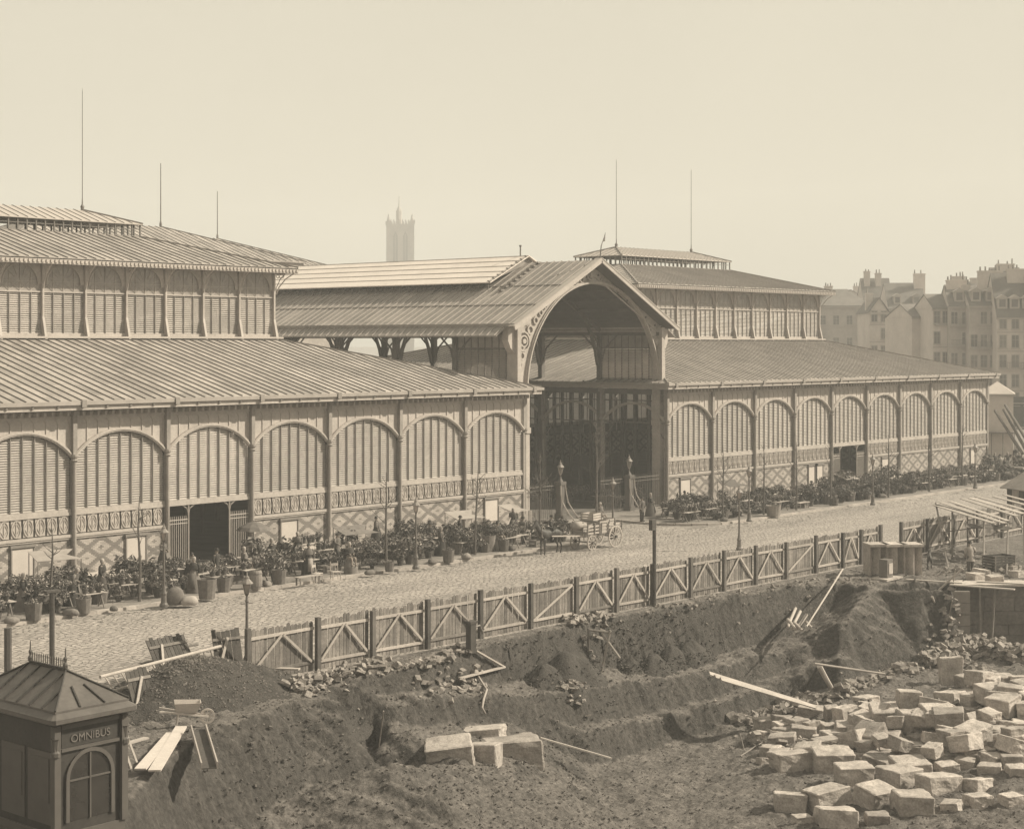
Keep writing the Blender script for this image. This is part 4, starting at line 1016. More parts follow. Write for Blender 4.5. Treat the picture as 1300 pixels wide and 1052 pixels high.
# ================================================================== STREET LAMPS, TREES
def lamp(x, y, z, label, h=3.1, dark=False):
    m = iron_dark if dark else mat('lamp_paint', .13, .6, 1, .15)
    t = thing('street_lamp', label, 'street lamp', (x,y,z), group='street lamps')
    mb = MB(); mb.lathe([(.20,0),(.20,.12),(.14,.2),(.12,.55),(.15,.62),(.09,.8),(.065,1.0),(.05,h-.35),(.075,h-.3),(.05,h-.2),(.04,h-.05)], 10); mb.build('post', m, t)
    mb = MB(); mb.beam((-.28,0,h-.38),(.28,0,h-.38),.035,.035); mb.build('ladder_bar', m, t)
    lantern_parts(t, h, .88, m)
    return t
for px, py, z, lb, dk in ((208,770,.13,'street lamp with a crossbar on the kerb just before the near hall entrance',0),
                 (294,850,0,'nearest street lamp, rising behind the ladder and the fallen fence panels',1),
                 (528,722,.13,'street lamp on the kerb among the flower stalls under the sixth arch',0),
                 (951,662,.13,'street lamp on the far pavement next to the rounded kerb corner',0),
                 (970,694,0,'street lamp standing just behind the plank hoarding across the street',1),
                 (1108,641,.13,'street lamp on the far kerb near the far hall entrance',0),
                 (1238,620,.13,'farthest street lamp, before the last bay of the far hall',0),
                 (778,684,.13,'street lamp beside the wagon, in front of the portal',0)):
    p = G(px, py, z); y = p.y
    if py == 850: p = Vector((-10.4,-26.6,0))
    if py == 694: p = Vector((34.0,-18.9,0))
    lamp(p.x, p.y, z, lb, dark=dk)
def sapling(x, y, h, label, seed, lean=0, bushy=.5):
    rnd = random.Random(seed); t = thing('young_tree', label, 'tree', (x,y,.13), rnd.uniform(0,6), group='bare young street trees')
    mb = MB(); top = Vector((lean*.5,0,h)); pts = [Vector((0,0,-.05)), Vector((rnd.uniform(-.05,.05),rnd.uniform(-.05,.05),h*.35)), Vector((lean*.3+rnd.uniform(-.08,.08),0,h*.7)), top]
    mb.tube(pts, [.085,.065,.045,.015], 6); mb.build('trunk', bark, t)
    br = MB()
    for k in range(int(26*bushy)+5):
        f = rnd.uniform(.45,.97); p = Vector((0,0,0)); i = 1 if f < .7 else 2
        p = pts[1].lerp(pts[2], min(1,max(0,(f-.35)/.35))) if f < .7 else pts[2].lerp(pts[3], (f-.7)/.3)
        a = rnd.uniform(0,6.28); L = (1.15-f)*h*.42*rnd.uniform(.5,1.1)
        d = Vector((math.cos(a),math.sin(a),rnd.uniform(.5,1.3))).normalized(); q_ = p+d*L
        br.tube([p, p.lerp(q_,.5)+Vector((0,0,-.04)), q_], [.022,.014,.006], 4, cap=False)
        for _ in range(3):
            s = p.lerp(q_, rnd.uniform(.3,.9)); e = s+Vector((rnd.gauss(0,1),rnd.gauss(0,1),rnd.uniform(.2,1.2))).normalized()*L*.4
            br.tube([s, e], [.009,.004], 3, cap=False)
    br.build('branches', bark, t, fix=False)
TL = [(66,775,3.8,.1,'bare young tree on the pavement nearest the left edge of the street',0),(187,765,5.0,.15,'bare young tree just before the near hall entrance, beside the lamp with a crossbar',0),
 (508,722,5.2,.1,'straight bare young tree next to the lamp under the sixth arch',0),(603,704,5.4,.2,'leaning bare young tree before the last pier but one of the near hall',.9),
 (685,690,5.6,.9,'twiggy bare tree in front of the dark portal, behind the horse',0),(757,672,7.2,1.1,'tallest bare tree, spreading in the middle of the portal',0),
 (937,662,5.2,.2,'bare young tree near the rounded kerb corner of the far pavement',0),(993,655,5,.15,'bare young tree behind the round tub on the far pavement',0),(1045,650,5,.15,'bare young tree beside the bench on the far pavement',0),
 (1090,644,5,.15,'bare young tree before the open entrance of the far hall',0),(1140,632,5,.15,'bare young tree just past the far hall entrance',0),(1180,624,5,.15,'bare young tree before the seventh bay of the far hall',0),(1222,616,5.2,.15,'farthest bare young tree, before the last bays',0)]
for k, (px, py, h, b, lb, ln) in enumerate(TL):
    p = G(px, py, .13); sapling(p.x, min(max(p.y,-9.2),-3), h, lb, 40+k, ln, b)
def post(name, p, h, r, label, cat, m=timber_dark, top=None, lean=(0,0)):
    t = thing(name, label, cat, p); mb = MB(); mb.tube([(0,0,-.3),(lean[0],lean[1],h)], r, 8); mb.build('shaft', m, t)
    if top: mb = MB(); mb.box(*top); mb.build('head', m, t)
post('signal_post', G(66,852,0), 3.0, .1, 'dark round post with a pale cap rising behind the omnibus kiosk', 'post', top=(-.3,.3,-.12,.12,3.0,3.08))
post('square_post', G(10,862,0), 1.9, .14, 'thick dark post cut off by the edge of the picture beside the kiosk', 'post')
post('tall_post', Vector((13.25,-27.95,0)), 4.0, .09, 'tall dark post with a small box head standing up from the hoarding', 'post', top=(-.3,.02,-.1,.1,3.6,4.1))

# ================================================================== PEOPLE AND ANIMALS
def skin_mesh(verts, edges, root=0, sub=1, mat_=None, name='body', tweak=None):
    me = bpy.data.meshes.new(name); me.from_pydata([v[:3] for v in verts], edges, []); o = bpy.data.objects.new('tmp', me); COL.objects.link(o)
    o.modifiers.new('s', 'SKIN'); sv = me.skin_vertices[0].data
    for i, v in enumerate(verts):
        r = v[3]; sv[i].radius = r if isinstance(r, tuple) else (r, r); sv[i].use_root = i == root
    if sub: ss = o.modifiers.new('u', 'SUBSURF'); ss.levels = sub
    dg = bpy.context.evaluated_depsgraph_get(); dg.update()
    out = bpy.data.meshes.new_from_object(o.evaluated_get(dg)); out.name = name
    bpy.data.objects.remove(o); out.materials.clear(); out.materials.append(mat_ or skin_m); out.shade_smooth()
    if tweak: tweak(out)
    return out
def human(arms, legs, lean=0.0):
    # pelvis 0, waist, chest, neck, head...
    L = lean
    V_ = [(0,0,.90,(.15,.11)),(0,L*.12,1.08,(.13,.10)),(0,L*.3,1.30,(.16,.11)),(0,L*.42,1.44,(.055,.055)),(0,L*.5+.01,1.56,(.085,.095)),(0,L*.52,1.66,(.07,.08)),(0,L*.55-.095,1.55,(.022,.03))]
    E_ = [(0,1),(1,2),(2,3),(3,4),(4,5),(4,6)]
    for s in (-1,1):
        sh = len(V_); el, ha = arms[0 if s < 0 else 1]
        V_ += [(s*.19,L*.32,1.38,.055),(s*el[0],el[1],el[2],.042),(s*ha[0],ha[1],ha[2],.03),(s*ha[0]*1.0,ha[1]-.05,ha[2]-.06,.035)]
        E_ += [(2,sh),(sh,sh+1),(sh+1,sh+2),(sh+2,sh+3)]
        hp = len(V_); kn, an = legs[0 if s < 0 else 1]
        V_ += [(s*.09,0,.84,.09),(s*kn[0],kn[1],kn[2],.062),(s*an[0],an[1],an[2],.04),(s*an[0],an[1]-.15,max(.035,an[2]-.06),.035)]
        E_ += [(0,hp),(hp,hp+1),(hp+1,hp+2),(hp+2,hp+3)]
    return V_, E_
AR_D = ((.27,.02,1.12),(.26,-.08,.90)); AR_W = ((.24,.0,1.12),(.10,-.24,1.06)); AR_C = ((.26,-.08,1.16),(.20,-.32,1.12))
LG = ((.10,0,.48),(.10,.02,.08)); LGF = ((.11,-.18,.50),(.11,-.22,.08)); LGB = ((.10,.10,.48),(.10,.28,.12)); LGS = ((.12,-.42,.86),(.12,-.44,.50))
BODY = {'stand': skin_mesh(*human((AR_D,AR_D),(LG,LG)), mat_=skin_m), 'arms': skin_mesh(*human((AR_W,AR_W),(LG,LG))), 'reach': skin_mesh(*human((AR_C,AR_D),(LG,LG),-.45)), 'walk': skin_mesh(*human((AR_C,AR_D),(LGF,LGB))), 'sit': skin_mesh(*human((AR_W,AR_W),(LGS,LGS)))}
def lean_of(p): return -.45 if p == 'reach' else 0
def dress_mesh(p):
    mb = MB(); n = 14; L = lean_of(p)
    if p == 'sit': prof = [(.40,.02,.0,-.16),(.38,.02,.30,-.16),(.33,.05,.50,-.14),(.20,0,.62,-.04),(.155,0,.84,0),(.14,0,1.06,0),(.19,0,1.26,0),(.17,0,1.38,0),(.07,0,1.46,0)]
    elif p == 'walkm': prof = []
    else: prof = [(.40,0,.02,.03),(.36,0,.35,.02),(.28,0,.72,.0),(.18,0,.98,L*.05),(.14,0,1.08,L*.12),(.185,0,1.25,L*.25),(.19,0,1.36,L*.36),(.08,0,1.46,L*.42)]
    for r, _, z, dy in prof:
        for j in range(n):
            t = 2*PI*j/n; f = 1+(.06*math.sin(5*t) if z < .8 else 0); sy = .72 if z > 1.1 else 1
            mb.v.append((r*f*math.cos(t), dy+r*f*math.sin(t)*sy, z))
    for i in range(len(prof)-1):
        for j in range(n): mb.f.append((i*n+j,i*n+(j+1)%n,(i+1)*n+(j+1)%n,(i+1)*n+j)); mb.m.append(0)
    return mb
def sleeves(p):
    mb = MB(); L = lean_of(p); A = {'stand':(AR_D,AR_D),'arms':(AR_W,AR_W),'reach':(AR_C,AR_D),'walk':(AR_C,AR_D),'sit':(AR_W,AR_W)}[p]
    for s in (-1,1):
        el, ha = A[0 if s < 0 else 1]; mb.tube([(s*.15,L*.3,1.39),(s*.22,L*.3,1.33),(s*el[0],el[1],el[2]),(s*(ha[0]*.8+el[0]*.2),ha[1]*.8+el[1]*.2,ha[2]*.8+el[2]*.2)],[.075,.085,.068,.055],7)
    return mb
def trousers(p):
    mb = MB(); A = {'stand':(LG,LG),'arms':(LG,LG),'reach':(LG,LG),'walk':(LGF,LGB),'sit':(LGS,LGS)}[p]
    for s in (-1,1):
        kn, an = A[0 if s < 0 else 1]; mb.tube([(s*.08,0,.95),(s*.10,-.0,.82),(s*kn[0],kn[1],kn[2]),(s*an[0],an[1],an[2]+.03)],[.10,.115,.085,.075],8)
        mb.tube([(s*an[0],an[1]+.06,max(.05,an[2]-.02)),(s*an[0],an[1]-.17,max(.045,an[2]-.04))],[.05,.045],6)
    return mb
def smock(p):
    mb = MB(); L = lean_of(p); n = 12
    for r, z, dy in [(.23,.68,.0),(.20,.85,L*.03),(.17,1.08,L*.12),(.20,1.25,L*.25),(.20,1.37,L*.36),(.075,1.46,L*.42)]:
        for j in range(n): t = 2*PI*j/n; mb.v.append((r*math.cos(t), dy+r*.75*math.sin(t), z))
    for i in range(5):
        for j in range(n): mb.f.append((i*n+j,i*n+(j+1)%n,(i+1)*n+(j+1)%n,(i+1)*n+j)); mb.m.append(0)
    return mb
def headwear(k, p):
    mb = MB(); L = lean_of(p)*.52; c = (0,L+.015,1.60)
    if k == 'bonnet': mb.lathe([(.09,-.08),(.108,0),(.10,.06),(.07,.11),(0,.13)],10,c,cap=False)
    if k == 'hair': mb.lathe([(.095,-.05),(.11,.0),(.10,.07),(.06,.12),(0,.135)],10,(0,L+.03,1.60),cap=False)
    if k == 'cap': mb.lathe([(.15,.02),(.15,.04),(.10,.05),(.11,.10),(.08,.14),(0,.15)],10,(0,L-.01,1.60))
    if k == 'hat': mb.lathe([(.17,.03),(.17,.05),(.10,.055),(.10,.24),(0,.25)],10,c)
    return mb
PM = {}
def person(x, y, z, rz, label, pose='stand', wear='dress', top=cloth_dark, low=None, head='bonnet', headm=cloth_pale, s=1.0, group='people in the flower market', held=None):
    t = thing('person', label, 'person', (x,y,z), rz, scale=s, group=group)
    put('body', BODY[pose], t)
    def g_(k, f, m):
        key = (k, m.name)
        if key not in PM: me = f.mesh(k.split('_')[0], m); fixn(me); me.shade_smooth(); PM[key] = me
        return put(k.split('_')[0], PM[key], t)
    if wear == 'dress': g_('dress_'+pose, dress_mesh(pose), top); g_('sleeves_'+pose, sleeves(pose), low or (cloth_dark if top is not cloth_dark else cloth_mid))
    else: g_('trousers_'+pose, trousers(pose), low or cloth_dark); g_('smock_'+pose, smock(pose), top); g_('sleeves_'+pose, sleeves(pose), top)
    g_(('hair_' if head == 'hair' else head+'_')+pose, headwear(head, pose), headm)
    if wear == 'dress':
        sh = MB(); L = lean_of(pose)
        for r, z, dy in [(.25,1.12,L*.14),(.24,1.26,L*.26),(.19,1.38,L*.36),(.08,1.45,L*.42)]:
            for j in range(10): q_ = 2*PI*j/10; sh.v.append((r*math.cos(q_)*(1.05 if j%2 else .95), dy+r*.75*math.sin(q_), z-(.10*max(0,math.sin(q_)) if z < 1.2 else 0)))
        for i in range(3):
            for j in range(10): sh.f.append((i*10+j,i*10+(j+1)%10,(i+1)*10+(j+1)%10,(i+1)*10+j)); sh.m.append(0)
        g_('shawl_'+pose, sh, cloth_dark if top is not cloth_dark else cloth_mid)
    if wear == 'dress' and pose != 'sit' and low is None:
        a = MB(); L = lean_of(pose); a.add([(-.17,-.36,.25),(.17,-.36,.25),(.13,-.24+L*.05,.95),(-.13,-.24+L*.05,.95),(-.17,-.40,.25),(.17,-.40,.25),(.13,-.26+L*.05,.95),(-.13,-.26+L*.05,.95)],RF); 
        if top is not cloth_pale: g_('apron_'+pose, a, cloth_mid if headm is cloth_pale else cloth_pale)
    return t
# horse (body along +X, head at +X)
HV = [(0,0,1.28,(.27,.30)),(.45,0,1.25,(.28,.31)),(.80,0,1.30,(.22,.30)),(-.45,0,1.30,(.29,.31)),(-.78,0,1.32,(.22,.26)),
      (1.05,0,1.52,(.13,.21)),(1.30,0,1.80,(.10,.15)),(1.42,0,1.95,(.10,.12)),(1.62,0,1.78,(.085,.10)),(1.80,0,1.60,(.06,.065)),(1.38,.07,2.12,.02),(1.38,-.07,2.12,.02),(-1.0,0,1.25,.06),(-1.12,0,.95,.07),(-1.14,0,.65,.03)]
HE = [(0,1),(1,2),(0,3),(3,4),(2,5),(5,6),(6,7),(7,8),(8,9),(7,10),(7,11),(4,12),(12,13),(13,14)]
for s in (-1,1):
    b = len(HV); HV += [(.72,s*.15,1.0,.115),(.74,s*.15,.72,.07),(.75,s*.15,.40,.05),(.74,s*.15,.14,.045),(.79,s*.15,.04,.065)]; HE += [(2,b)]+[(b+i,b+i+1) for i in range(4)]
    b = len(HV); HV += [(-.66,s*.15,1.05,.15),(-.56,s*.15,.82,.095),(-.82,s*.15,.52,.055),(-.76,s*.15,.16,.045),(-.70,s*.15,.04,.065)]; HE += [(4,b)]+[(b+i,b+i+1) for i in range(4)]
horse_me = skin_mesh(HV, HE, mat_=fur_dark)
hp_ = Vector((25.0,-11.7,.006)); t = thing('horse', 'dark draught horse in harness standing before the slatted market wagon', 'horse', hp_, PI, scale=.98)
put('body', horse_me, t)
mb = MB()
for k in range(9): f = k/8; mb.box(.95+.42*f-.03,.95+.42*f+.03,-.02,.02,1.55+.45*f,1.78+.40*f)
mb.build('mane', hair_m, t, kind='stuff')
mb = MB(); mb.strip([(.88+.20*math.cos(a)*.6,1.42+.30*math.sin(a)) for a in [2*PI*i/12 for i in range(13)]],[(.88+.26*math.cos(a)*.6,1.42+.37*math.sin(a)) for a in [2*PI*i/12 for i in range(13)]],-.16,.16); mb.build('collar', timber, t)
mb = MB(); mb.box(-.1,.12,-.30,.30,1.50,1.64); mb.tube([(0,-.31,1.6),(0,-.33,1.2),(0,-.1,.96),(0,.1,.96),(0,.33,1.2),(0,.31,1.6)],.025,5); mb.build('saddle', cloth_dark, t)
# wagon
def wheel(t, x, y, r, n=12):
    w = MB(); a = [2*PI*i/24 for i in range(25)]
    w.strip([((r-.07)*math.cos(q_),(r-.07)*math.sin(q_)) for q_ in a],[(r*math.cos(q_),r*math.sin(q_)) for q_ in a],-.035,.035)
    o = w.build('wheel', timber_pale, t, loc=(x,y,r))
    h = MB(); h.tube([(0,-.12,0),(0,.12,0)],.09,8); h.build('hub', timber_dark, o)
    sm = MB(); sm.beam((.07,0,0),(r-.06,0,0),.035,.045); sme = sm.mesh('spoke', timber_pale)
    for k in range(n): s = put('spoke', sme, o); s.rotation_euler = (0, 2*PI*k/n, 0)
wg = thing('market_wagon', 'four-wheeled wooden market wagon with slatted sides and pale crates, parked at the kerb', 'wagon', (29.3,-11.7,.006), PI)
for s in (-1,1): wheel(wg,-.95,s*.72,.66); wheel(wg,1.25,s*.66,.46,10)
mb = MB(); mb.box(-1.7,1.7,-.55,.55,.80,.9); mb.build('bed', timber, wg)
for x in (-.95,1.25): mb = MB(); mb.tube([(x,-.72,.66 if x < 0 else .46),(x,.72,.66 if x < 0 else .46)],.04,6); mb.build('axle', iron_dark, wg)
for s in (-1,1):
    mb = MB(); mb.beam((1.2,s*.35,.85),(4.6,s*.33,1.12),.06,.07); mb.build('shaft', timber_pale, wg)
    for k in range(3): mb = MB(); mb.beam((-1.7,s*.6,1.02+.2*k),(1.7,s*.62,1.02+.2*k),.03,.11); mb.build('side_slat', timber_pale, wg)
    for k in range(6): mb = MB(); mb.beam((-1.65+.66*k,s*.64,.8),(-1.65+.66*k,s*.68,1.6),.06,.05); mb.build('stake', timber, wg)
def crate(x, y, z, w, d, h, label, rz=0, grp='slatted crates', m=None):
    t = thing('crate', label, 'crate', (x,y,z), rz, group=grp); m = m or timber_pale
    key = ('cr',w,d,h,m.name)
    if key not in PM:
        L = []
        s1 = MB(); n = max(2,int(h/.14))
        for k in range(n):
            z0 = h*(k+.12)/n; z1 = h*(k+.88)/n
            s1.box(-w/2,w/2,-d/2,-d/2+.015,z0,z1); s1.box(-w/2,w/2,d/2-.015,d/2,z0,z1); s1.box(-w/2,-w/2+.015,-d/2+.016,d/2-.016,z0,z1); s1.box(w/2-.015,w/2,-d/2+.016,d/2-.016,z0,z1)
        c = MB()
        for sx in (-1,1):
            for sy in (-1,1): c.box(sx*(w/2+.012)-.025,sx*(w/2+.012)+.025,sy*(d/2+.012)-.025,sy*(d/2+.012)+.025,0,h)
        b = MB(); b.box(-w/2+.02,w/2-.02,-d/2+.02,d/2-.02,.01,.03)
        PM[key] = (s1.mesh('slats', m), c.mesh('corner_posts', timber), b.mesh('base', timber))
        PM[key][0]
    o = put('slats', PM[key][0], t, kind='stuff'); put('corner_posts', PM[key][1], t, kind='stuff'); put('base', PM[key][2], t); return t
for k, (x, y, z, lb) in enumerate(((28.2,-11.55,.9,'pale slatted crate at the back of the wagon'),(29.3,-11.9,.9,'pale slatted crate in the middle of the wagon'),(30.35,-11.5,.9,'pale slatted crate at the tail of the wagon'),(28.8,-11.7,1.72,'topmost pale crate lying across the wagon load'))):
    crate(x, y, z, 1.0, .8, .8 if k < 3 else .45, lb, rz=.05*k, grp='crates on the wagon')
p = thing('canvas_sheet','pale canvas sheet rolled over the front of the wagon load','canvas',(27.6,-11.7,1.0)); mb = MB(); mb.lathe([(.0,-.5),(.30,-.48),(.36,-.2),(.33,.2),(.28,.48),(0,.5)],12); mb.v = [(v[2],v[1],v[0]*.7+.5) for v in mb.v]; mb.build('roll', canvas_m, p, smooth=True)
# dog (small, standing)
DV = [(0,0,.42,(.09,.11)),(.2,0,.44,(.10,.13)),(-.22,0,.43,(.085,.10)),(.33,0,.52,(.06,.07)),(.42,0,.62,(.065,.07)),(.52,0,.58,(.035,.035)),(.40,.05,.72,.015),(.40,-.05,.72,.015),(-.36,0,.48,.02),(-.48,0,.58,.012)]
DE = [(0,1),(0,2),(1,3),(3,4),(4,5),(4,6),(4,7),(2,8),(8,9)]
for s in (-1,1):
    b = len(DV); DV += [(.21,s*.07,.28,.035),(.22,s*.07,.14,.022),(.24,s*.07,.02,.025)]; DE += [(1,b),(b,b+1),(b+1,b+2)]
    b = len(DV); DV += [(-.22,s*.07,.33,.05),(-.18,s*.07,.22,.03),(-.28,s*.07,.13,.02),(-.25,s*.07,.02,.025)]; DE += [(2,b),(b,b+1),(b+1,b+2),(b+2,b+3)]
dp = G(1180,722,0); t = thing('dog', 'dark dog with a pale muzzle standing on the bare ground beside the tall cut stones', 'dog', (dp.x,dp.y,.05), 0.5, scale=1.35); put('body', skin_mesh(DV, DE, mat_=fur_dark), t)

# ================================================================== FLOWER MARKET
def foliage(n, rx, rz, leaf, seed, mats=(leaf_a, leaf_b, flower_m), fl=.0, up=.3):
    rnd = random.Random(seed); mb = MB()
    for k in range(n):
        th = rnd.uniform(0,6.283); ph = math.acos(rnd.uniform(-.5,1)); r = rnd.uniform(.45,1)**.6
        r *= 1+.22*math.sin(3*th+seed)+.15*math.sin(5*ph+seed)
        c = Vector((rx*r*math.sin(ph)*math.cos(th), rx*r*math.sin(ph)*math.sin(th), rz*.45+rz*.6*r*math.cos(ph)))
        nrm = (c-Vector((0,0,rz*.3))).normalized()+Vector((rnd.gauss(0,.6),rnd.gauss(0,.6),rnd.gauss(up,.5))); nrm.normalize()
        a = nrm.orthogonal().normalized(); a = Matrix.Rotation(rnd.uniform(0,6.3),3,nrm) @ a; b = nrm.cross(a); L = leaf*rnd.uniform(.6,1.4)
        isf = rnd.random() < fl and c.z > rz*.35
        mb.mi = 2 if isf else (1 if rnd.random() < .38 else 0)
        if isf: L *= .55; mb.poly([c-a*L, c-b*L*.9, c+a*L, c+b*L*.9])
        else: mb.poly([c-a*L, c-b*L*.42+nrm*L*.15, c+a*L-nrm*L*.2, c+b*L*.42+nrm*L*.15])
    mb.mi = 0
    for k in range(5):
        a = rnd.uniform(0,6.28); mb.tube([(0,0,0),(rx*.3*math.cos(a),rx*.3*math.sin(a),rz*.5)],[.015,.008],3,cap=False)
    return mb.mesh('foliage', list(mats))
FOL = [foliage(230,.46,.62,.10,k,fl=(0,.0,.10,.0,.22,.05)[k]) for k in range(6)]
FOLT = [foliage(300,.55,1.15,.11,20+k,fl=(.0,.0,.04)[k]) for k in range(3)]
FOLS = [foliage(110,.30,.34,.075,30+k,fl=(.5,.35,.15)[k]) for k in range(3)]
FERN = [foliage(260,.7,.5,.16,50+k,fl=0,up=.9) for k in range(2)]
def lm(prof, m, n=12, name='pot'):
    mb = MB(); mb.lathe(prof, n); me = mb.mesh(name, m); fixn(me); return me
POT = lm([(.14,0),(.20,.28),(.22,.28),(.22,.34),(.19,.34),(.18,.30)], pot_m)
TUB = lm([(.30,0),(.36,.45),(.37,.5),(.33,.5),(.32,.42)], timber, 14, 'tub')
def ribbed_basket(r0, r1, h, name='basket'):
    mb = MB(); n = 20
    for j, z in enumerate([0,.2,.4,.6,.8,1.0,1.0,.86]):
        f = z; r = (r0+(r1-r0)*f) if j < 6 else (r1-.05)
        for i in range(n): t = 2*PI*i/n; rr = r+(.012 if i%2 else -.008)*(1 if j%2 else .6); mb.v.append((rr*math.cos(t), rr*math.sin(t), h*z))
    for j in range(7):
        for i in range(n): mb.f.append((j*n+i,j*n+(i+1)%n,(j+1)*n+(i+1)%n,(j+1)*n+i)); mb.m.append(0)
    me = mb.mesh(name, wicker); fixn(me); return me
BSK = ribbed_basket(.28,.36,.55); BSKB = ribbed_basket(.38,.48,.95,'hamper')
PLANTS = []
def potted(x, y, z, label, fol, pot=POT, s=1.0, grp='plants'): PLANTS.append((x,y,z,label,fol,pot,s*(1.0 if z > .5 else rnd.choice([.6,.75,.9,1.0,1.15,1.3])),grp,rnd.uniform(0,6.28)))
def plant_all():
    """the 290 nearest stand as things of their own; the small far rest are one mass"""
    PLANTS.sort(key=lambda p: -p[6]/math.hypot(p[0]-CAMX, p[1]-CAMY))
    for x,y,z,label,fol,pot,s,grp,rz in PLANTS[:290]:
        t = thing('potted_plant', label, 'plant', (x,y,z), rz, scale=s, group=grp)
        put('tub' if pot is TUB else 'pot', pot, t); put('foliage', fol, t, (0,0,.30 if pot is POT else .44))
    co_, fa, mi, base = [], [], [], 0
    data = {}
    for x,y,z,label,fol,pot,s,grp,rz in PLANTS[290:]:
        for me_, zo, mo in ((pot,0,3),(fol,.30 if pot is POT else .44,0)):
            if me_.name not in data: data[me_.name] = (np.array([v.co[:] for v in me_.vertices]), [tuple(p.vertices) for p in me_.polygons], [p.material_index for p in me_.polygons])
            V_, F_, M_ = data[me_.name]; c, sn = math.cos(rz)*s, math.sin(rz)*s
            W_ = np.stack([V_[:,0]*c-V_[:,1]*sn+x, V_[:,0]*sn+V_[:,1]*c+y, (V_[:,2]+zo)*s+z], 1); co_.append(W_)
            fa += [tuple(i+base for i in f) for f in F_]; mi += [m+mo for m in M_]; base += len(W_)
    if co_:
        me_ = bpy.data.meshes.new('flower_bed'); me_.from_pydata(np.concatenate(co_).tolist(), [], fa)
        for m in (leaf_a, leaf_b, flower_m, pot_m): me_.materials.append(m)
        me_.polygons.foreach_set('material_index', mi); me_.update()
        put('market_plants', me_, kind='stuff', label='mass of small potted plants crowded between the larger ones of the flower market', cat='plants')
TBL = {}
def table(x, y, z, w, label, rz=0, h=.72, grp='trestle tables'):
    t = thing('trestle_table', label, 'table', (x,y,z), rz, group=grp)
    if w not in TBL:
        a = MB()
        for k in range(3): a.box(-w/2,w/2,-.36+.245*k,-.36+.245*k+.23,h-.03,h)
        b = MB(); b.beam((0,-.3,0),(0,.05,h-.03),.05,.05); c = MB(); c.beam((0,.3,0),(0,-.05,h-.03),.05,.05)
        TBL[w] = (a.mesh('table_top', timber_pale), b.mesh('leg', timber), c.mesh('leg', timber))
    put('table_top', TBL[w][0], t, kind='stuff')
    for sx in (-1,1): put('leg', TBL[w][1], t, (sx*(w/2-.15),0,0)); put('leg', TBL[w][2], t, (sx*(w/2-.15)+.05,0,0))
    return t
def bench(x, y, rz, label):
    t = thing('bench', label, 'bench', (x,y,.13), rz, group='benches')
    mb = MB(); mb.box(-.8,.8,-.2,.2,.42,.46); mb.build('seat', timber_pale, t)
    for sx in (-.65,.65):
        for sy in (-.15,.15): mb = MB(); mb.box(sx-.03,sx+.03,sy-.03,sy+.03,0,.42); mb.build('leg', timber, t)
def chair(x, y, rz, label, z=.13):
    t = thing('chair', label, 'chair', (x,y,z), rz, group='chairs among the stalls')
    mb = MB(); mb.box(-.22,.22,-.2,.2,.42,.45); mb.build('seat', timber_pale, t)
    for sx in (-.2,.2):
        mb = MB(); mb.box(sx-.02,sx+.02,-.2,-.16,0,.42); mb.build('leg', timber_pale, t)
        mb = MB(); mb.beam((sx,.18,0),(sx,.26,.95),.035,.035); mb.build('leg', timber_pale, t)
    mb = MB(); mb.box(-.2,.2,.22,.25,.72,.85); mb.build('backrest', timber_pale, t)
def bayname(x):
    if x < 33: i = int((x+18)//6); return '%s bay of near hall'%ORD[min(8,max(0,i))] if i != 4 else 'near hall entrance'
    i = int((x-52.42)//6)
    if i < 0: return 'open portal'
    return '%s bay of far hall'%ORD[min(8,i)] if i != 4 else 'far hall entrance'
ROWN = ['at the kerb', 'behind the kerb', 'mid pavement', 'behind the stalls', 'near the wall']
FN = ['leafy dark shrub', 'spreading dark shrub', 'flower-dotted shrub', 'round green shrub', 'pale-flowered plant', 'loose leafy plant']
SZ = ['small', 'knee-high', 'waist-high', 'chest-high']
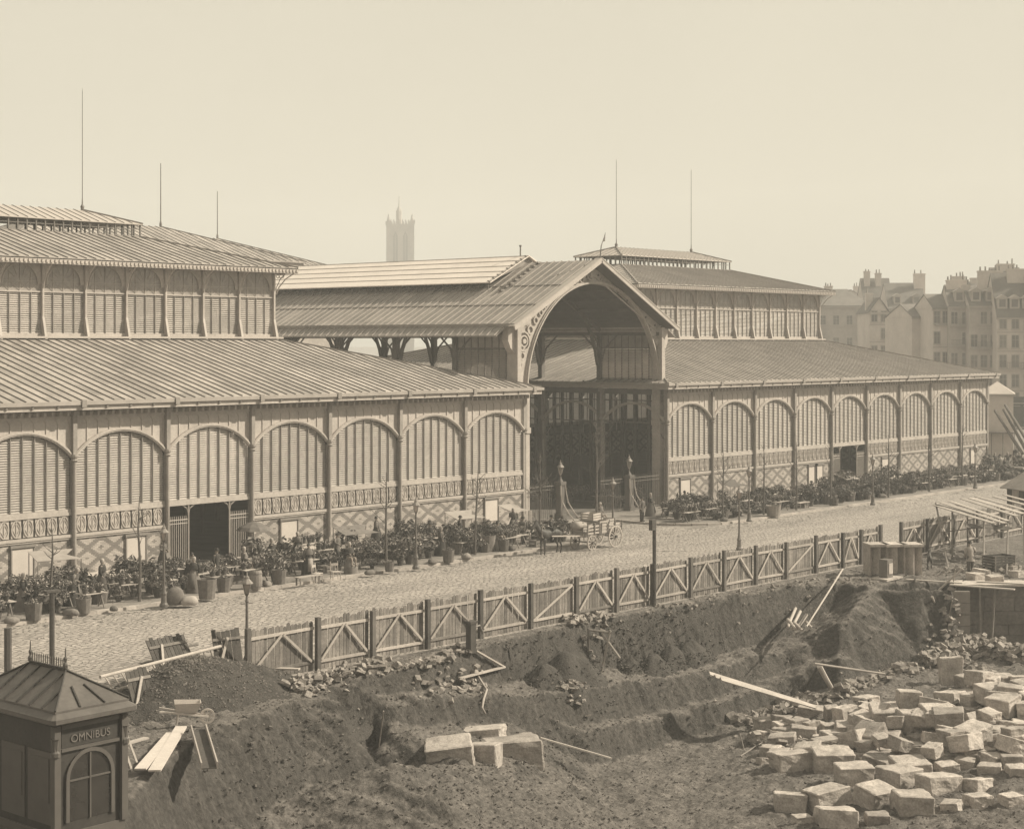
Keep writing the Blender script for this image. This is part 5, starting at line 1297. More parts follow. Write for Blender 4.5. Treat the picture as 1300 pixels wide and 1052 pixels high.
ppl = [(130,755,'stand','dress',cloth_mid,'bonnet','woman in a grey dress and white bonnet standing below the third arch'),
 (199,722,'arms','dress',cloth_dark,'bonnet','woman in a dark dress with folded arms behind the crossbar lamp'),
 (240,742,'reach','dress',cloth_dark,'hair','bareheaded woman bending over plants at the near entrance'),
 (246,752,'stand','dress',cloth_mid,'bonnet','woman in a light apron by the covered hamper'),
 (275,738,'stand','smock',cloth_dark,'cap','man in a dark smock and cap inside the near entrance crowd'),
 (310,735,'sit','dress',cloth_dark,'bonnet','seated market woman under the umbrella stall'),
 (345,724,'arms','dress',cloth_mid,'bonnet','market woman standing behind the barrel'),
 (377,712,'reach','dress',cloth_dark,'bonnet','woman leaning over pots in front of a notice board'),
 (392,730,'stand','dress',cloth_dark,'hair','bareheaded woman behind the pair of chairs'),
 (428,715,'walk','smock',cloth_mid,'cap','man in a pale smock walking between stalls below the seventh arch'),
 (450,728,'sit','dress',cloth_mid,'bonnet','seated woman in a grey dress behind the pair of chairs'),
 (478,690,'stand','dress',cloth_dark,'hair','figure in dark clothes standing high against the lozenge brickwork'),
 (546,700,'arms','smock',cloth_dark,'hat','man in a dark coat and tall hat just past the sixth-arch lamp'),
 (560,705,'stand','dress',cloth_dark,'bonnet','woman in dark clothes beside the man in the tall hat'),
 (584,690,'stand','smock',cloth_dark,'cap','man in dark clothes against the wall by the leaning tree'),
 (632,698,'sit','dress',cloth_pale,'hair','seated woman in a pale dress near the kerb by the portal corner'),
 (652,678,'reach','dress',cloth_dark,'bonnet','woman bending at the table by the portal corner'),
 (664,690,'walk','smock',cloth_mid,'cap','man walking past the corner pier of the near hall'),
 (700,688,'stand','smock',cloth_dark,'cap','carter in a dark smock and cap standing behind the horse'),
 (762,668,'sit','dress',cloth_dark,'bonnet','white-bonneted woman seated beyond the wagon'),
 (783,690,'sit','smock',cloth_dark,'cap','man in dark clothes sitting behind the wagon tail'),
 (815,662,'stand','smock',cloth_mid,'cap','man in grey standing by the farther railing'),
 (826,655,'arms','dress',cloth_mid,'bonnet','woman in grey by the farther corner of the portal'),
 (866,652,'reach','dress',cloth_dark,'hair','woman stooping among shrubs at the rounded kerb corner'),
 (1140,618,'stand','dress',cloth_dark,'hair','dark figure against the brickwork just past the far entrance'),
 (1106,622,'stand','dress',cloth_pale,'bonnet','woman in a pale dress beside the far entrance'),
 (1030,640,'walk','smock',cloth_dark,'cap','man walking before the fifth bay of the far hall'),
 (1260,604,'stand','dress',cloth_pale,'bonnet','woman in white at the corner past the far hall'),
 (1268,602,'stand','smock',cloth_dark,'cap','man in dark clothes beside the woman in white past the far hall'),
 (1276,604,'arms','dress',cloth_mid,'bonnet','woman in grey in the group past the far hall'),
 (1283,600,'walk','smock',cloth_mid,'cap','last man of the group past the far hall, by the leaning poles'),
 (30,775,'stand','dress',cloth_mid,'bonnet','woman in a white bonnet at the stall nearest the picture edge'),
 (92,768,'reach','dress',cloth_dark,'bonnet','woman stooping over flowers below the second arch')]
PAV = [(G(q[0],q[1],.13).x, min(max(G(q[0],q[1],.13).y,-9.4),-.9)) for q in ppl]
rnd = random.Random(11); npl = 0
def clear(x, y):
    for a_, b_ in PAV:
        if abs(x-a_) < .6 and -1.1 < y-b_ < .5: return False
    if x < 31 and y < -8.6 and rnd.random() < .35: return False                                 # entrances and lamps stay free
    if 6.8 < x < 11.2 and y > -4.2: return False
    if 77.5 < x < 81.5 and y > -4.0: return False
    return True
def fill(x0, x1, ys, step, dens):
    for r, y0 in enumerate(ys):
        x = x0+rnd.random()*step
        while x < x1:
            xx = x+rnd.uniform(-.2,.2); yy = y0+rnd.uniform(-.3,.3); x += step*rnd.uniform(.8,1.25)
            if not clear(xx, yy) or rnd.random() > dens: continue
            b = bayname(xx); q = rnd.random(); row = ROWN[min(r,4)]; near_ = xx < 33
            g = 'flower market plants below '+b
            if q < (.27 if near_ else .2):
                w = rnd.choice([1.3,1.8]); table(xx, yy, .13, w, 'trestle table of pots %s, %s'%(row, b), rnd.uniform(-.1,.1), grp='trestle tables below '+b)
                for k in range(int(w/.36)):
                    j = rnd.randrange(3); potted(xx-w/2+.2+.37*k, yy+rnd.uniform(-.15,.15), .85, 'small pale-flowered pot on table %s, %s'%(row, b), FOLS[j], s=rnd.uniform(.65,.85), grp='pots on the tables below '+b)
                x += w*.5
            elif q < .37: 
                t = thing('basket', 'round basket of greens %s, %s'%(row, b), 'basket', (xx,yy,.13), rnd.uniform(0,6), scale=rnd.uniform(.9,1.2), group='wicker baskets below '+b); put('wickerwork', BSK, t); put('greens', FOLS[rnd.randrange(3)], t, (0,0,.42))
            elif q < .45: crate(xx, yy, .13, .7, .5, .4, 'slatted flower crate %s, %s'%(row, b), rnd.uniform(-.3,.3), 'crates below '+b, timber)
            elif q < .56 and r >= 2: potted(xx, yy, .13, 'tall tub shrub %s, %s'%(row, b), FOLT[rnd.randrange(3)], TUB, rnd.uniform(.8,1.1), g)
            elif q < .64: potted(xx, yy, .13, 'feathery plant %s, %s'%(row, b), FERN[rnd.randrange(2)], POT, rnd.uniform(.8,1.2), g)
            else:
                j = rnd.randrange(6); k = rnd.randrange(1,3); potted(xx, yy, .13, '%s %s %s, %s'%(SZ[k], FN[j], row, b), FOL[j], POT, .85+.22*k, g)
fill(-17, 30.3, [-9.0,-8.2,-7.4,-6.5,-5.6,-4.7], .95, .93)
fill(43.5, 112, [-8.4,-7.5,-6.4,-5.2,-4.1], 1.15, .93)
fill(37, 40, [2,4,7,10], 1.2, .9); fill(48.5, 51.5, [2,4,7,10], 1.2, .9)
fill(-17, 30.3, [-3.6,-2.2], 1.6, .4)
plant_all()
mb = MB(); lr = random.Random(2)
for k in range(2600):
    x = lr.uniform(-18,100); y = -9.9-abs(lr.gauss(0,1.6)) if lr.random() < .5 else lr.uniform(-10.2,-1)
    if y < -10.2 or (31 < x < 42): z = .012
    else: z = .135
    s_ = lr.uniform(.04,.13); a_ = lr.uniform(0,6.28); d_ = Vector((math.cos(a_),math.sin(a_),0))*s_; e_ = Vector((-d_.y,d_.x,0))*lr.uniform(.2,.7); c_ = Vector((x,y,z)); mb.mi = lr.randrange(3); mb.poly([c_-d_-e_+Vector((0,0,.01)), c_+d_-e_, c_+d_*.8+e_+Vector((0,0,.03)), c_-d_+e_])
mb.build('litter', [rope_m, leaf_b, timber], fix=False, kind='stuff', label='straw, leaves and scraps littering the kerb and pavement', cat='litter')
for k, (x, lb) in enumerate(((-11.5,'')  ,(3.2,''),(5.4,''))): pass
# sacks, hampers and bundles at the kerb below the near entrance
def lump(name, x, y, z, rx, ry, h, m, label, cat, rz=0):
    mb = MB(); n = 14; prof = [(.75,0),(1,.25),(.98,.5),(.8,.78),(.45,.95),(0,1)]; b = 0
    for f, zz in prof:
        for i in range(n): t = 2*PI*i/n; w = 1+.10*math.sin(3*t+x+zz*2)+.07*math.sin(5*t-zz*4); mb.v.append((rx*f*w*math.cos(t), ry*f*w*math.sin(t), h*zz))
    for j in range(len(prof)-1):
        for i in range(n): mb.f.append((j*n+i,j*n+(i+1)%n,(j+1)*n+(i+1)%n,(j+1)*n+i)); mb.m.append(0)
    return mb.build(name, m, None, smooth=True, loc=(x,y,z), rz=rz, label=label, cat=cat)
pp = lambda px, py: G(px, py, .13)
p = pp(228,768); lump('covered_hamper', p.x, p.y+.3, .13, .45, .42, .85, wicker, 'bulging covered hamper on the kerb just past the crossbar lamp', 'hamper')
p = pp(245,768); lump('sack', p.x, p.y+.25, .13, .45, .33, .42, canvas_m, 'fat pale sack lying against the covered hamper', 'sack')
p = pp(266,760); t = thing('hamper', 'tall ribbed hamper standing on the kerb after the pale sack', 'hamper', (p.x,p.y+.2,.13)); put('wickerwork', BSKB, t)
p = pp(328,748); t = thing('barrel', 'upright wooden barrel below the umbrella stall', 'barrel', (p.x,p.y+.2,.13)); mb = MB(); mb.lathe([(.27,0),(.33,.3),(.34,.5),(.31,.85),(.27,.95),(.25,.95),(.25,.9)],14); mb.build('staves', timber, t)
for z in (.15,.75): mb = MB(); mb.lathe([(.32,z),(.34,z+.03),(.33,z+.06)],14,cap=False); mb.build('hoop', iron_dark, t)
p = pp(985,655); t = thing('round_tub', 'round wooden tub standing alone on the far pavement', 'tub', (p.x,p.y+.2,.13), scale=1.5); put('staves', TUB, t)
p = pp(1019,645); bench(p.x, p.y, .05, 'low pale bench on the far pavement past the round tub')
p = pp(620,702); t = thing('hamper', 'round hamper next to the seated woman in pale dress', 'hamper', (p.x+.6,p.y+.6,.13)); put('wickerwork', BSKB, t)
p = pp(403,738); chair(p.x, p.y, .3, 'empty wooden chair on the kerb side, nearer of the pair below the sixth arch'); p = pp(426,736); chair(p.x, p.y, -.4, 'second wooden chair of the pair, turned the other way')
p = pp(415,739); bench(p.x-1.2, p.y+.1, 0, 'small pale bench beside the two wooden chairs')
lr = random.Random(17)
for i, (px, py, kind) in enumerate(((20,792,'sack'),(48,788,'bundle'),(96,782,'sack'),(112,779,'bundle'),(150,776,'sack'),(290,752,'bundle'),(345,745,'sack'),(360,742,'bundle'),(475,730,'sack'),(500,726,'bundle'),(555,716,'sack'),(575,714,'bundle'),(598,710,'sack'),(645,700,'bundle'),(655,699,'sack'),(905,658,'bundle'),(925,662,'sack'),(1065,642,'bundle'),(1125,632,'sack'),(1160,626,'bundle'))):
    p = pp(px, py); y_ = min(p.y+.35, -8.2); q = lr.uniform(.75,1.15)
    if kind == 'sack': lump('sack', p.x, y_, .13, .36*q, .24*q, .30*q, [timber, wicker, cloth_mid][i%3], 'slumped %s sack among the stalls, %s'%(['faded','brown','grey'][i%3], bayname(p.x)), 'sack', lr.uniform(0,3))
    else:
        t = thing('basket', 'tall %s basket set among the stalls, %s'%(['wicker','brown','deep'][i%3], bayname(p.x)), 'basket', (p.x,y_,.13), lr.uniform(0,3), scale=q*.72); put('wickerwork', BSKB, t); put('greens', FOLS[i%3], t, (0,0,.8))
for i, (px, py, m_) in enumerate(((70,745,canvas_m),(452,708,cloth_mid),(590,686,canvas_m),(652,676,canvas_m),(930,640,cloth_mid),(1075,630,canvas_m))):
    p = pp(px, py); t = thing('stall_awning', 'small sloping %s cloth awning over a stall, %s'%('pale' if m_ is canvas_m else 'grey', bayname(p.x)), 'awning', (p.x,min(p.y,-1.6),.13), lr.uniform(-.2,.2)); w_ = lr.uniform(.9,1.3)
    mb = MB(); mb.slab([(-w_,-.6,1.45),(w_,-.6,1.42),(w_*.5,0,1.60),(w_,.6,1.8),(-w_,.6,1.83)],.02); mb.build('cloth', m_, t)
    for sx in (-1,1):
        for sy in (-1,1): mb = MB(); mb.tube([(sx*w_*.95,sy*.57,0),(sx*w_*.95,sy*.57,1.42 if sy < 0 else 1.8)],.025,5); mb.build('pole', timber, t)
# stall umbrella
p = pp(322,712); t = thing('market_umbrella', 'wide dark umbrella over a stall beside the near hall entrance', 'umbrella', (p.x,p.y,.13)); mb = MB(); mb.lathe([(1.0,1.75),(.8,1.95),(.4,2.15),(0,2.25)],10,cap=False); mb.build('canopy', cloth_mid, t); mb = MB(); mb.tube([(0,0,0),(0,0,2.3)],.025,5); mb.build('pole', timber, t)
for k, (px, py, pose, wear, top, hd, lb) in enumerate(ppl):
    p = G(px, py, .13); y = min(max(p.y, -9.4), -.9); low = cloth_dark if wear == 'smock' else None
    person(p.x, y, .13 if (x := p.x) < 31 or x > 41 else .01, random.uniform(-1,1), lb, pose, wear, top, low, hd, cloth_pale if hd == 'bonnet' else (hair_m if hd == 'hair' else cloth_dark), s=random.uniform(.96,1.04))
    if pose == 'sit':
        st = thing('stool', 'low stool under the %s'%lb[:60].split(' in ')[0].replace('seated ','').split(' under')[0]+' at %d paces along the market'%0 if 0 else 'low stool under the %s'%' '.join(lb.split()[:9]), 'stool', (p.x, y+.05, .13)); mb = MB(); mb.lathe([(.18,.42),(.2,.45),(.2,.5)],10); mb.build('seat', timber, st)
        for a in range(3): mb = MB(); mb.tube([(.1*math.cos(a*2.1),.1*math.sin(a*2.1),.42),(.18*math.cos(a*2.1),.18*math.sin(a*2.1),0)],.02,5); mb.build('leg', timber, st)
# ================================================================== OMNIBUS KIOSK
k = thing('omnibus_kiosk', 'dark wooden omnibus kiosk with a ribbed hipped roof, crested ridge and OMNIBUS sign', 'kiosk', (-26.28,-37.7,0))
bx, by = .98, 1.85
mb = MB(); mb.box(-bx,bx,-by,by,.25,2.95); mb.build('walls', kiosk_m, k)
mb = MB(); mb.box(-bx-.06,bx+.06,-by-.06,by+.06,0,.25); mb.build('plinth', kiosk_trim, k)
for sx in (-1,1):
    for sy in (-1,1):
        mb = MB(); mb.box(sx*(bx+.02)-.09,sx*(bx+.02)+.09,sy*(by+.02)-.09,sy*(by+.02)+.09,.25,2.95); mb.build('corner_post', kiosk_trim, k)
        mb = MB(); mb.lathe([(.12,2.2),(.12,2.3),(.07,2.35),(.1,2.6),(.12,2.65)],8,(sx*(bx+.05),sy*(by+.05),0)); mb.build('corner_capital', kiosk_trim, k)
for (a,b,c,d) in ((-bx,bx,-by-.07,-by-.002),(-bx,bx,by+.002,by+.07)):
    mb = MB(); mb.box(a+.12,b-.12,c,d,2.28,2.36); mb.box(a+.12,b-.12,c,d,2.84,2.95); mb.build('sign_moulding', kiosk_trim, k)
mb = MB(); mb.box(-bx+.14,bx-.14,-by-.03,-by-.002,2.37,2.83); sgn = mb.build('sign_board', kiosk_m, k)
cu = bpy.data.curves.new('omnibus', 'FONT'); cu.body = 'OMNIBUS'; cu.size = .27; cu.extrude = .012; cu.align_x = 'CENTER'; cu.space_character = 1.0
to = bpy.data.objects.new('t', cu); COL.objects.link(to); dg = bpy.context.evaluated_depsgraph_get(); dg.update()
tm = bpy.data.meshes.new_from_object(to.evaluated_get(dg)); bpy.data.objects.remove(to); tm.materials.clear(); tm.materials.append(letter_m)
o = put('sign_lettering', tm, sgn, (0,-by-.045,2.48)); o.rotation_euler = (PI/2,0,0); o.scale = (1.0,1.0,1.0)
a = arc(0,1.55,.62,180,0,14); b_ = arc(0,1.55,.72,180,0,14)
mb = MB(); mb.strip([(-.62,.5)]+a+[(.62,.5)],[(-.72,.5)]+b_+[(.72,.5)],-by-.06,-by-.002); mb.build('window_frame', kiosk_trim, k)
mb = MB(); mb.ext([(-.62,.5)]+a+[(.62,.5)],-by-.012,-by-.003); wp = mb.build('window_pane', mat('kiosk_glass', .035, .08, 1, .3, spec=.8), k)
mb = MB(); mb.box(-.02,.02,-by-.05,-by-.013,.5,2.15); mb.box(-.6,.6,-by-.045,-by-.013,1.5,1.54); mb.build('glazing_bar', kiosk_trim, k)
for i in range(3):
    y0 = -by+.15+i*1.2; mb = MB(); mb.box(-bx-.03,-bx-.002,y0,y0+1.05,.45,2.25); mb.box(-bx-.05,-bx-.031,y0+.1,y0+.95,1.0,2.1); mb.build('side_panel', kiosk_trim, k)
ZE = 3.08
def octo(hx, hy, z, c): return [(-hx+c,-hy,z),(hx-c,-hy,z),(hx,-hy+c,z),(hx,hy-c,z),(hx-c,hy,z),(-hx+c,hy,z),(-hx,hy-c,z),(-hx,-hy+c,z)]
rings = [octo(bx+.05,by+.05,2.95,.02), octo(bx+.2,by+.2,3.0,.05), octo(bx+.3,by+.32,3.05,.09), octo(bx+.3,by+.32,3.16,.09), octo(bx+.08,by+.1,3.30,.03), octo(bx+.08,by+.1,3.33,.03)]
mb = MB(); vs_ = [p for r in rings for p in r]; fs = [(j*8+i,j*8+(i+1)%8,(j+1)*8+(i+1)%8,(j+1)*8+i) for j in range(5) for i in range(8)]+[tuple(range(8)),tuple(range(40,48))]
mb.add(vs_, fs); mb.build('cornice', kiosk_roof, k)
hx, hy = bx+.12, by+.14; rl = .8
E4 = [(-hx,-hy,3.331),(hx,-hy,3.331),(hx,hy,3.331),(-hx,hy,3.331)]; T2 = [(0,-rl,4.05),(0,rl,4.05)]
for q in ([E4[0],E4[1],T2[0]],[E4[1],E4[2],T2[1],T2[0]],[E4[2],E4[3],T2[1]],[E4[3],E4[0],T2[0],T2[1]]):
    mb = MB(); mb.slab(q, .05); rf = mb.build('roof_slope', kiosk_roof, k)
    A, B = Vector(q[0]), Vector(q[1]); n = 2 if len(q) == 3 else 6
    for i in range(1, n+1):
        f = i/(n+1); e = A.lerp(B, f); tp_ = (T2[0] if q is None else None)
        if len(q) == 3: ap = Vector(q[2]); tt = e.lerp(Vector((e.x*.0+ap.x+(e.x-ap.x)*.5, ap.y+(e.y-ap.y)*.45, ap.z+(e.z-ap.z)*.45)),1)
        else:
            yy = e.y; cl = max(-rl, min(rl, yy)); fr_ = 1 if abs(yy) <= rl else (hy-abs(yy))/(hy-rl); tt = Vector((e.x*(1-fr_), yy, e.z+(4.05-e.z)*fr_))
        r_ = MB(); r_.beam(e+Vector((0,0,.02)), tt+Vector((0,0,.02)), .04, .05); r_.build('roof_rib', kiosk_m, rf)
for i in range(4): mb = MB(); mb.tube([Vector(E4[i])+Vector((0,0,.02)), Vector(T2[0 if i < 2 else 1])+Vector((0,0,.02))], .03, 5); mb.build('hip_roll', kiosk_m, k)
mb = MB(); mb.box(-.04,.04,-rl,rl,4.04,4.12); mb.build('ridge', kiosk_m, k)
cm = MB(); cm.box(-.012,.012,-.012,.012,0,.17); cm.add([(-.03,0,.17),(0,-.03,.17),(.03,0,.17),(0,.03,.17),(0,0,.25)],[(0,1,4),(1,2,4),(2,3,4),(3,0,4)]); cme = cm.mesh('cresting_spike', kiosk_trim)
for i in range(15): put('cresting_spike', cme, k, (0,-rl+.11+i*.099,4.12))
for y in (-rl,rl): mb = MB(); mb.lathe([(.06,4.1),(.07,4.2),(.03,4.26),(.05,4.36),(.02,4.42),(.015,4.6),(0,4.66)],8,(0,y,0)); mb.build('finial', kiosk_trim, k)

# ================================================================== TIMBERS AND TACKLE
def P3(p, lift=.04):
    if len(p) == 2: g = on_ground(*p); g.z += lift; return g
    return G(p[0], p[1], p[2])
def plank(label, a, b, w=.24, h=.05, m=timber_pale, name='plank', cat='plank', up=(0,0,1), lift=.04, round_=False, grp=None):
    a, b = P3(a, lift), P3(b, lift); t = (a+b)/2; mb = MB()
    if round_: mb.tube([a-t, Vector((0,0,random.uniform(-.03,.03))), b-t], [w/2,w/2*.93,w/2*.85], 8)
    else: mb.beam(a-t, b-t, w, h, up)
    return mb.build(name, m, None, loc=t, label=label, cat=cat, group=grp)
gwa, gwb = G(908,858,-2.2), G(1026,894,-3.6); t = thing('gangway', 'wide pale gangway of three boards spanning the trench toward the stone yard', 'gangway', (gwa+gwb)/2)
for i in (-1,0,1):
    o_ = Vector((.0,-.30,-.09))*i; mb = MB(); mb.beam(gwa-t.location+o_*1.0+Vector((0,0,.01*i)), gwb-t.location+o_+Vector((.1*i,0,.01*i)), .32, .05, up=(-.1,-.3,.9)); mb.build('board', timber_pale, t)
plank('pale board slanting down from the big cut stones toward the bottom of the pit', (686,936,-2.6), (776,962,-3.6), .2)
plank('wide bright plank lying from the gravel path toward the picture foot, the left one', (218,930,.12), (178,976,.3), .34, m=bleached)
plank('wide bright plank beside its twin, ending under the wheelbarrow', (230,922,.12), (196,978,.3), .36, m=bleached)
plank('long sawn board resting on the loose rubble by the first hoarding posts', (282,846,.35), (380,849,.35), .26, .06)
plank('thin board crossing behind the kiosk toward the gravel mound', (108,860,.9), (196,838,.75), .16, .05, timber)
plank('short stub of board behind the kiosk side, lying flat', (158,944,.2), (186,936,.2), .2)
plank('thin upright lath leaning on the kiosk side', (160,930,.8), (174,968,.2), .06)
plank('second thin lath behind the kiosk, almost upright', (158,950,.5), (170,985,.0), .06)
plank('left arm of the v of pale boards on the rough ground by the pump', (604,842), (640,857), .14, .06, lift=.15)
plank('right arm of the v of pale boards on the rough ground by the pump', (640,858), (584,868), .16, .06, lift=.15)
plank('long thin pole leaning from the hoarding down to the firewood bundle', (1070,722,.5), (1024,795,-1.0), .09, m=timber_pale, name='pole', cat='pole', round_=True)
plank('pale scaffold board projecting level from the retaining wall top', (1150,735,.05), (1222,740,.1), .18, .05)
plank('long pale scaffold board lying along the top of the retaining wall', (1206,742,.12), (1288,748,.12), .3, .06)
plank('shorter board on the retaining wall top, over the long one', (1240,738,.25), (1300,741,.25), .26, .06)
plank('round diagonal prop leaning from the wall top down to the spoil bank', (1221,722,.9), (1163,776,-1.3), .12, name='prop', cat='prop', round_=True)
plank('short steep prop below the diagonal one', (1183,757,-.4), (1194,784,-1.6), .13, name='prop', cat='prop', round_=True)
plank('thin tall rod standing in the dark corner by the retaining wall', (1209,762,-.4), (1199,812,-2.8), .06, name='rod', cat='rod', round_=True)
plank('thin upright stake before the retaining wall', (1213,722,.8), (1208,755,-.6), .06, name='stake', cat='stake', round_=True)
plank('stout round log set upright under the long rail at the pit bottom', (1040,845,-2.5), (1056,876), .26, name='log', cat='log', round_=True, lift=.0)
plank('long thin rail running from the upright log to the rubble line', (1034,842,-2.3), (1123,855,-3.0), .11, name='rail', cat='rail', round_=True)
plank('dark raking strut behind the upright log', (1038,846,-2.6), (1022,880), .12, m=timber_dark, name='strut', cat='strut', round_=True)
plank('pale pole leaning on the earth heap of the stone yard', (1130,893,-2.6), (1102,937), .12, name='pole', cat='pole', round_=True)
plank('pale timber lying over the blocks at the edge of the picture', (1273,888,-2.6), (1300,879,-2.6), .14)
plank('warped pale plank lying across the middle of the stone yard', (1168,900,-2.9), (1222,914,-2.9), .22, .08)
plank('dark plank lying on the street side of the mound', (205,826,.3), (250,818,.3), .2, m=timber)
plank('thin curved stick half buried by the blocks at the pit corner', (985,930), (1012,905,-3.5), .06, m=timber, name='stick', cat='stick', round_=True)
plank('loose stick among the brushwood at the pit bottom', (940,962), (975,940), .06, m=timber, name='stick', cat='stick', round_=True)
plank('second loose stick, crossing the first among the brushwood', (946,940), (985,965), .06, m=timber, name='stick', cat='stick', round_=True)
plank('thin stake standing upright at the pit bottom near the path', (939,930,-3.9), (945,955), .05, m=timber, name='stake', cat='stake', round_=True)
plank('upright shovel handle in the sump before the earth bank', (487,902,-.5), (481,950), .05, name='handle', cat='shovel handle', round_=True)
for i, (x0, y0, x1, y1) in enumerate(((1010,772,1000,796),(1016,776,1005,798),(1024,780,1012,797),(1008,790,1018,800),(1000,786,1010,799),(1022,788,1030,796))):
    plank('short pale log of the loose firewood bundle below the leaning pole', (x0,y0,-1.05), (x1,y1,-1.35), .16, name='firewood_log', cat='log', round_=True, grp='firewood bundle')
# open trough
a, b = P3((252,926,.25)), P3((266,975,.0)); t = thing('trough', 'open board trough tilted over the edge of the earth bank', 'trough', (a+b)/2)
m_ = (a+b)/2; d = (b-a).normalized(); sd_ = d.cross(Vector((0,0,1))).normalized()
mb = MB(); mb.beam(a-m_, b-m_, .42, .03); mb.build('trough_bottom', timber_dark, t)
for s in (-1,1): mb = MB(); mb.beam(a-m_+sd_*s*.23+Vector((0,0,.08)), b-m_+sd_*s*.23+Vector((0,0,.08)), .04, .2); mb.build('trough_side', timber_pale, t)
# trestle in the pit
t = thing('braced_trestle', 'slender braced timber trestle standing on the pit ledge in front of the cut face', 'trestle', on_ground(763,850)); o0 = t.location
for p, q_ in (((747,797,-.5),(747,851)),((775,800,-.6),(762,856)),((747,799,-.55),(776,800,-.6)),((764,803,-.8),(787,832)),((747,836,-1.9),(762,837,-1.9))):
    dd = (o0-CP).dot(Vector((_s,_c,0))); mb = MB(); mb.tube([DD(p[0],p[1],dd)-o0, DD(q_[0],q_[1],dd)-o0-Vector((0,0,.1))], .055, 6); mb.build('strut', timber_pale if p[0] > 760 else timber, t)
# pump post
pp_ = on_ground(598,838); t = thing('pump_post', 'dark squat pump post with a short spout on the rough ground under the hoarding', 'pump', pp_)
mb = MB(); mb.box(-.16,.16,-.14,.14,-.2,1.0); mb.box(-.22,.22,-.18,.18,1.0,1.1); mb.build('body', timber_dark, t); mb = MB(); mb.tube([(.1,0,.8),(.5,0,.85),(.7,0,.5)], .05, 6); mb.build('spout', iron_dark, t)
mb = MB(); mb.tube([(0,0,1.0),(-.5,0,1.35)], .03, 5); mb.build('handle', timber, t)
L = [on_ground(*p)+Vector((0,0,.08)) for p in ((604,855),(610,868),(618,880),(614,890),(612,903),(616,912))]; mb = MB(); mb.tube([p-L[0] for p in L], .05, 6); mb.build('hose', rope_m, None, loc=L[0], label='pale hose winding down the bank from the pump to the big cut stones', cat='hose', smooth=True)
# ladder
def ladder(a, b, a2, b2, n, label):
    t = thing('ladder', label, 'ladder', a)
    for p, q_ in ((a,b),(a2,b2)): mb = MB(); mb.tube([p-a,q_-a],.06,8); mb.build('rail', timber_pale, t)
    for i in range(n): f = (i+.5)/n; mb = MB(); mb.tube([(p:=a.lerp(b,f))-a, a2.lerp(b2,f)-a], .028, 6); mb.build('rung', timber_pale, t)
ladder(G(127,859,1.25), G(288,818,1.15), G(140,878,.75), G(200,859,.6)+(G(292,833,.6)-G(200,859,.6)), 17, 'long pale ladder propped on edge between the kiosk and the near street lamp')
# fallen hoarding panels
def loose_panel(label, c, w, h, rx, rz, m=timber_dark):
    t = thing('fence_panel', label, 'fence panel', c, rz); t.rotation_euler = (rx, 0, rz); n = int(w/.19)
    mp = MB(); mp.box(-.085,.085,-.013,.013,0,h); me_ = mp.mesh('plank', m)
    for i in range(n): put('plank', me_, t, (-w/2+.1+i*.19, random.uniform(-.008,.008), random.uniform(-.06,.06)))
    for z in (.3,h-.35): mb = MB(); mb.box(-w/2,w/2,-.07,-.02,z-.05,z+.05); mb.build('rail', timber, t)
    mb = MB(); mb.beam((-w/2+.1,-.095,.3),(-w/2+.6,-.095,h-.3),.04,.1); mb.build('brace', timber_pale, t)
loose_panel('dark detached fence panel leaning behind the near street lamp, nearest the ladder', Vector((-12.8,-25.9,0)), 1.9, 1.9, -.55, .12)
loose_panel('dark detached fence panel leaning against the first hoarding post', Vector((-10.9,-26.4,0)), 1.3, 1.8, -.3, -.25)
loose_panel('broken low panel collapsed in the street behind the kiosk', Vector((-19.8,-29.6,0)), 2.4, 1.0, -.9, .2, timber)
loose_panel('small dark panel scrap standing behind the long ladder', Vector((-16.6,-28.8,0)), 1.0, 1.5, -.35, .1)
# wheelbarrow, tipped
w = thing('wheelbarrow', 'pale wooden wheelbarrow resting before the gravel mound', 'wheelbarrow', G(240,920,0)+Vector((0,0,.02)), -.62, scale=.95)
mb = MB(); mb.strip([(.20*math.cos(2*PI*i/20),.20*math.sin(2*PI*i/20)) for i in range(21)],[(.26*math.cos(2*PI*i/20),.26*math.sin(2*PI*i/20)) for i in range(21)],-.03,.03); wh = mb.build('wheel', bleached, w, loc=(.62,0,.26))
for i in range(4): mb = MB(); a = i*PI/4; mb.beam((.21*math.cos(a),0,.21*math.sin(a)),(-.21*math.cos(a),0,-.21*math.sin(a)),.03,.04); mb.build('spoke', bleached, wh)
for s in (-1,1): mb = MB(); mb.beam((.66,s*.09,.26),(-1.0,s*.32,.55),.05,.06); mb.build('handle', bleached, w); mb = MB(); mb.beam((-.35,s*.24,.45),(-.42,s*.27,0),.05,.05); mb.build('leg', bleached, w)
mb = MB(); mb.slab([(-.45,-.24,.50),(.25,-.17,.44),(.25,.17,.44),(-.45,.24,.50)],.03)
for s in (-1,1): mb.add([(-.45,s*.24,.5),(.25,s*.17,.44),(.38,s*.3,.78),(-.5,s*.36,.80),(-.45,s*.26,.5),(.25,s*.19,.44),(.38,s*.32,.78),(-.5,s*.38,.80)],RF)
mb.add([(.25,-.17,.44),(.25,.17,.44),(.38,.3,.78),(.38,-.3,.78),(.27,-.17,.44),(.27,.17,.44),(.4,.3,.78),(.4,-.3,.78)],RF); mb.build('tray', bleached, w, fix=True)

